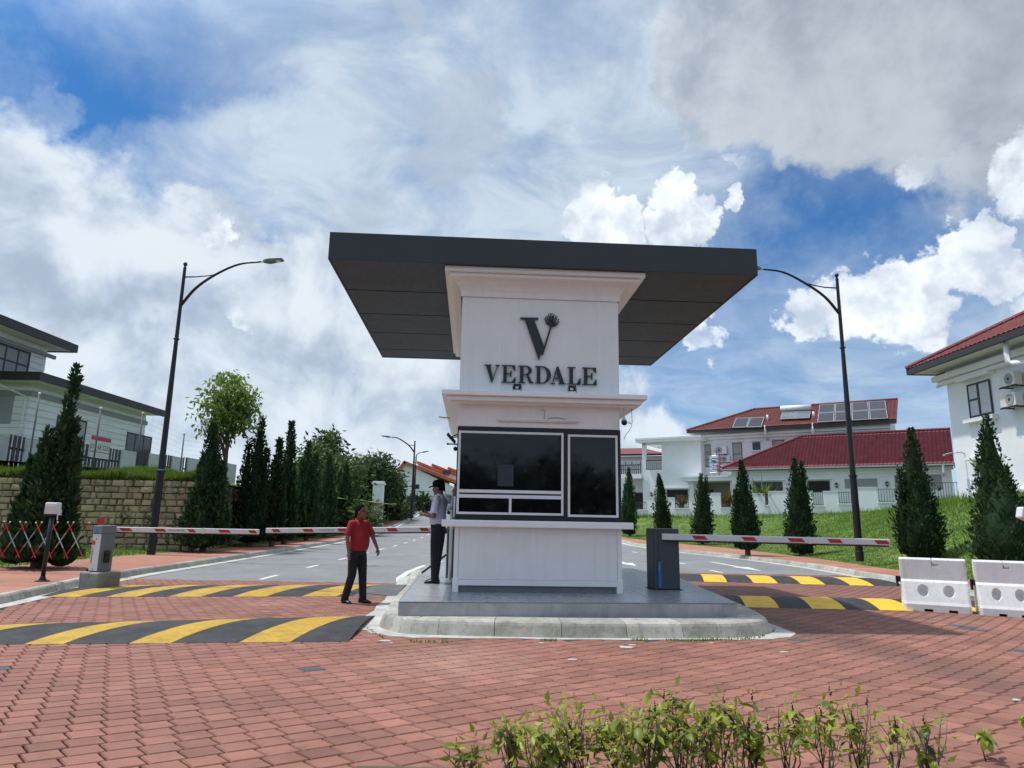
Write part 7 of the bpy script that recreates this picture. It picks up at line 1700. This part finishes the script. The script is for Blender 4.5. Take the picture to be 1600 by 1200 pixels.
def shrub(label, base, h, nst, nlf, spread, group='shrubs along the near edge of the paving', flower=False, seeds=2, top_only=False):
    global nleaf
    r = thing('shrub', label, 'shrub', base, 0, group); st = MB(); std = MB(); sd = MB(); tips = []
    for i in range(nst):
        a = rg.uniform(0, 6.28); rad = rg.uniform(.2, 1) * spread; hh = h * rg.uniform(.55, 1.05); p0 = np.array([rg.uniform(-.05, .05), rg.uniform(-.04, .04), -.03]); e = np.array([math.cos(a) * rad, math.sin(a) * rad * .7, hh])
        m1 = p0 + (e - p0) * .35 + (rg.uniform(-.02, .02), rg.uniform(-.02, .02), 0); m2 = p0 + (e - p0) * .7 + (rg.uniform(-.025, .025), rg.uniform(-.02, .02), 0)
        M_ = st if i % 3 else std; M_.tube([p0, m1, m2, e], [.0055, .0042, .003, .0018], 5); tips.append((e, e - m2)); 
        for q in range(rg.randint(1, 3)):
            t = rg.uniform(.35, .9); b = m1 + (m2 - m1) * (t - .35) / .35 if t < .7 else m2 + (e - m2) * (t - .7) / .3; d = np.array([rg.uniform(-1, 1), rg.uniform(-1, 1), rg.uniform(.5, 1.6)]); d = d / np.linalg.norm(d) * rg.uniform(.05, .13)
            M_.tube([b, b + d * .5 + (0, 0, .006), b + d], [.0028, .0022, .0012], 4); tips.append((b + d, d))
        if i < seeds:
            for q in range(5): sd.ball(e + (rg.uniform(-.006, .006), rg.uniform(-.006, .006), .012 * q + .004), .0075 - .0009 * q, 6, 4)
    st.build('stems', m_tw, r, smooth=True, kind='stuff')
    if std.v: std.build('stems', m_twd, r, smooth=True, kind='stuff')
    if sd.v: sd.build('seed_heads', m_seed, r, kind='stuff')
    if top_only: tips = tips[:max(2, nst)]
    for i in range(nlf):
        e, d = tips[(i // 4) % len(tips)] if not top_only else tips[i % len(tips)]; p = e - d / (np.linalg.norm(d) + 1e-9) * rg.uniform(0, .05); sc = rg.uniform(.6, 1.25)
        place(rg.choice(leafm), 'leaf', r, p, (rg.uniform(-.5, .5), rg.uniform(-.55, .75), rg.uniform(0, 6.28)), (sc, sc, sc)); nleaf += 1
    if not top_only:      # the thick of the foliage, clumped at the shoots
        n = nlf * 4; k = np.random.default_rng(nleaf).integers(0, len(tips), n); q_ = np.random.default_rng(nleaf + 1); T_ = np.array([t[0] for t in tips])[k]
        cl = q_.normal(0, 1, (n, 3)) * (.028, .024, .026) - (0, 0, .01); P = T_ + cl; D = unit(cl / .03 * .7 + q_.normal(0, .6, (n, 3)) + (0, 0, -.15)); Wd = unit(np.cross(D, q_.normal(0, .5, (n, 3)) + (0, 0, 1.)))
        L = q_.uniform(.035, .085, n); a, W = P, L * q_.uniform(.34, .5, n); dn = np.cross(D, Wd)
        V5 = np.stack([P, P + D * (L * .42)[:, None] + Wd * (W * .5)[:, None] + dn * (W * .16)[:, None], P + D * L[:, None] - dn * (L * .22)[:, None], P + D * (L * .42)[:, None] - Wd * (W * .5)[:, None] + dn * (W * .16)[:, None], P + D * (L * .45)[:, None]], 1).reshape(-1, 3)
        F5 = np.concatenate([np.arange(n)[:, None] * 5 + np.array(x) for x in ((0, 1, 4), (1, 2, 4), (2, 3, 4), (3, 0, 4))])
        o = bpy.data.objects.new('foliage', np_mesh('foliage', V5, F5, np.repeat(np.clip(q_.normal(.62, .25, n), 0, 1), 5), m_shr)); COL.objects.link(o); o.parent = r; o['kind'] = 'stuff'
    if flower is not False:
        g = MB(); c = np.array(flower)
        for q in range(5): a = q * 1.257; g.obox(c + np.array([math.cos(a), -.2, math.sin(a)]) * .012, np.array([math.cos(a), 0, math.sin(a)]) * .011, np.array([-math.sin(a), 0, math.cos(a)]) * .006, (0, .0015, 0))
        g.build('flower', m_flw, r)
    return r
g = MB(); g.box(-.9, 4.4, 3.3, 4.46, -.05, .012); tag(g.build('planting_bed', m_soil), 'strip of bare soil under the shrubs at the near edge of the paving', 'planting bed', kind='structure')
SH = [(735, 1168, 7, 14, .14, 'sparse low shrub at the left end of the hedge row, nearest the bottom edge'), (795, 1125, 9, 26, .15, 'shrub with dark green clumped leaves, second along from the sparse low end'), (850, 1112, 9, 26, .15, 'shrub with a curled yellow leaf on top near the left end'),
      (905, 1105, 9, 28, .15, 'bushy shrub with big upright green leaf, under the left half of the booth'), (960, 1100, 10, 30, .15, 'dense leafy shrub below the middle of the booth front'), (1010, 1095, 10, 30, .15, 'dense leafy shrub with brown seed spikes below the booth'), (1065, 1090, 10, 30, .16, 'shrub with a small white flower among its leaves'),
      (1120, 1085, 9, 26, .15, 'tall shrub with dark seed spike just right of the white flower'), (1175, 1092, 8, 20, .14, 'thin shrub with pale bare stems below the right end of the island'), (1235, 1088, 9, 22, .15, 'open shrub with drooping leaf tufts and brown spikes'), (1290, 1090, 9, 22, .15, 'open shrub whose left side carries hanging leaves'),
      (1345, 1088, 10, 20, .15, 'thick-stemmed shrub with a bright green leaf crown'), (1400, 1108, 8, 8, .15, 'mostly bare twiggy shrub'), (1455, 1098, 9, 12, .14, 'twiggy shrub with one leafy tuft, at the right end of the hedge row')]
for i, (u, vt, ns, nl, spd, lab) in enumerate(SH):
    Y = 4.32 + .14 * math.sin(i * 2.3); b = at(u, 1230, Y); b[2] = 0; h = at(u, vt, Y)[2] * .95
    fl = (np.array(at(1068, 1152, Y - .13)) - b) if i == 6 else False
    shrub(lab, b, h, ns, nl, spd, flower=fl, seeds=3 if 3 < i < 12 else 1)
for i, (u, vt, lab) in enumerate(((880, 1132, 'low front shrub between the two dark leaved ones left of centre'), (985, 1122, 'low front shrub below the centre of the booth'), (1092, 1122, 'low front shrub just right of the white flower'), (1150, 1128, 'low front shrub beneath the tall dark seed spike'))):
    b = at(u, 1260, 4.16); b[2] = 0; shrub(lab, b, at(u, vt, 4.16)[2], 8, 20, .14, seeds=0)
b = gp(1545, 1192); shrub('single stemmed seedling with a leafy top standing alone right of the hedge row', b, at(1545, 1128, b[1])[2], 1, 14, .02, seeds=0, top_only=True)
b = gp(1604, 1165); shrub('seedling with a leafy top cut off by the right edge', b, at(1600, 1106, b[1])[2], 1, 12, .02, seeds=0, top_only=True)
# leaf litter and tufts of weed along the island
V_ = []
for (u0, v0, u1, v1, n) in ((845, 1001, 870, 1001, 50), (985, 1000, 1012, 1001, 70), (1040, 1001, 1060, 1001, 30), (1065, 1002, 1180, 998, 260), (1185, 998, 1212, 985, 60), (640, 1003, 680, 1003, 50), (560, 975, 600, 998, 60), (690, 1003, 700, 1003, 20), (178, 905, 205, 903, 60), (300, 1000, 310, 1000, 3)):
    for q in range(n): t = rg.random(); p = gp(lerp(u0, u1, t), lerp(v0, v1, t) + rg.uniform(-1.5, 1.5), .006); V_.append(p)
V_ = np.array(V_); o = bpy.data.objects.new('joint_weeds', grass_mesh('joint_weeds', V_, np.array([rg.uniform(.012, .045) for _ in V_]), np.random.default_rng(3), m_grass, .006, .9, .25)); COL.objects.link(o); tag(o, 'little weeds and moss in the joint along the island kerb', 'weeds', kind='stuff')
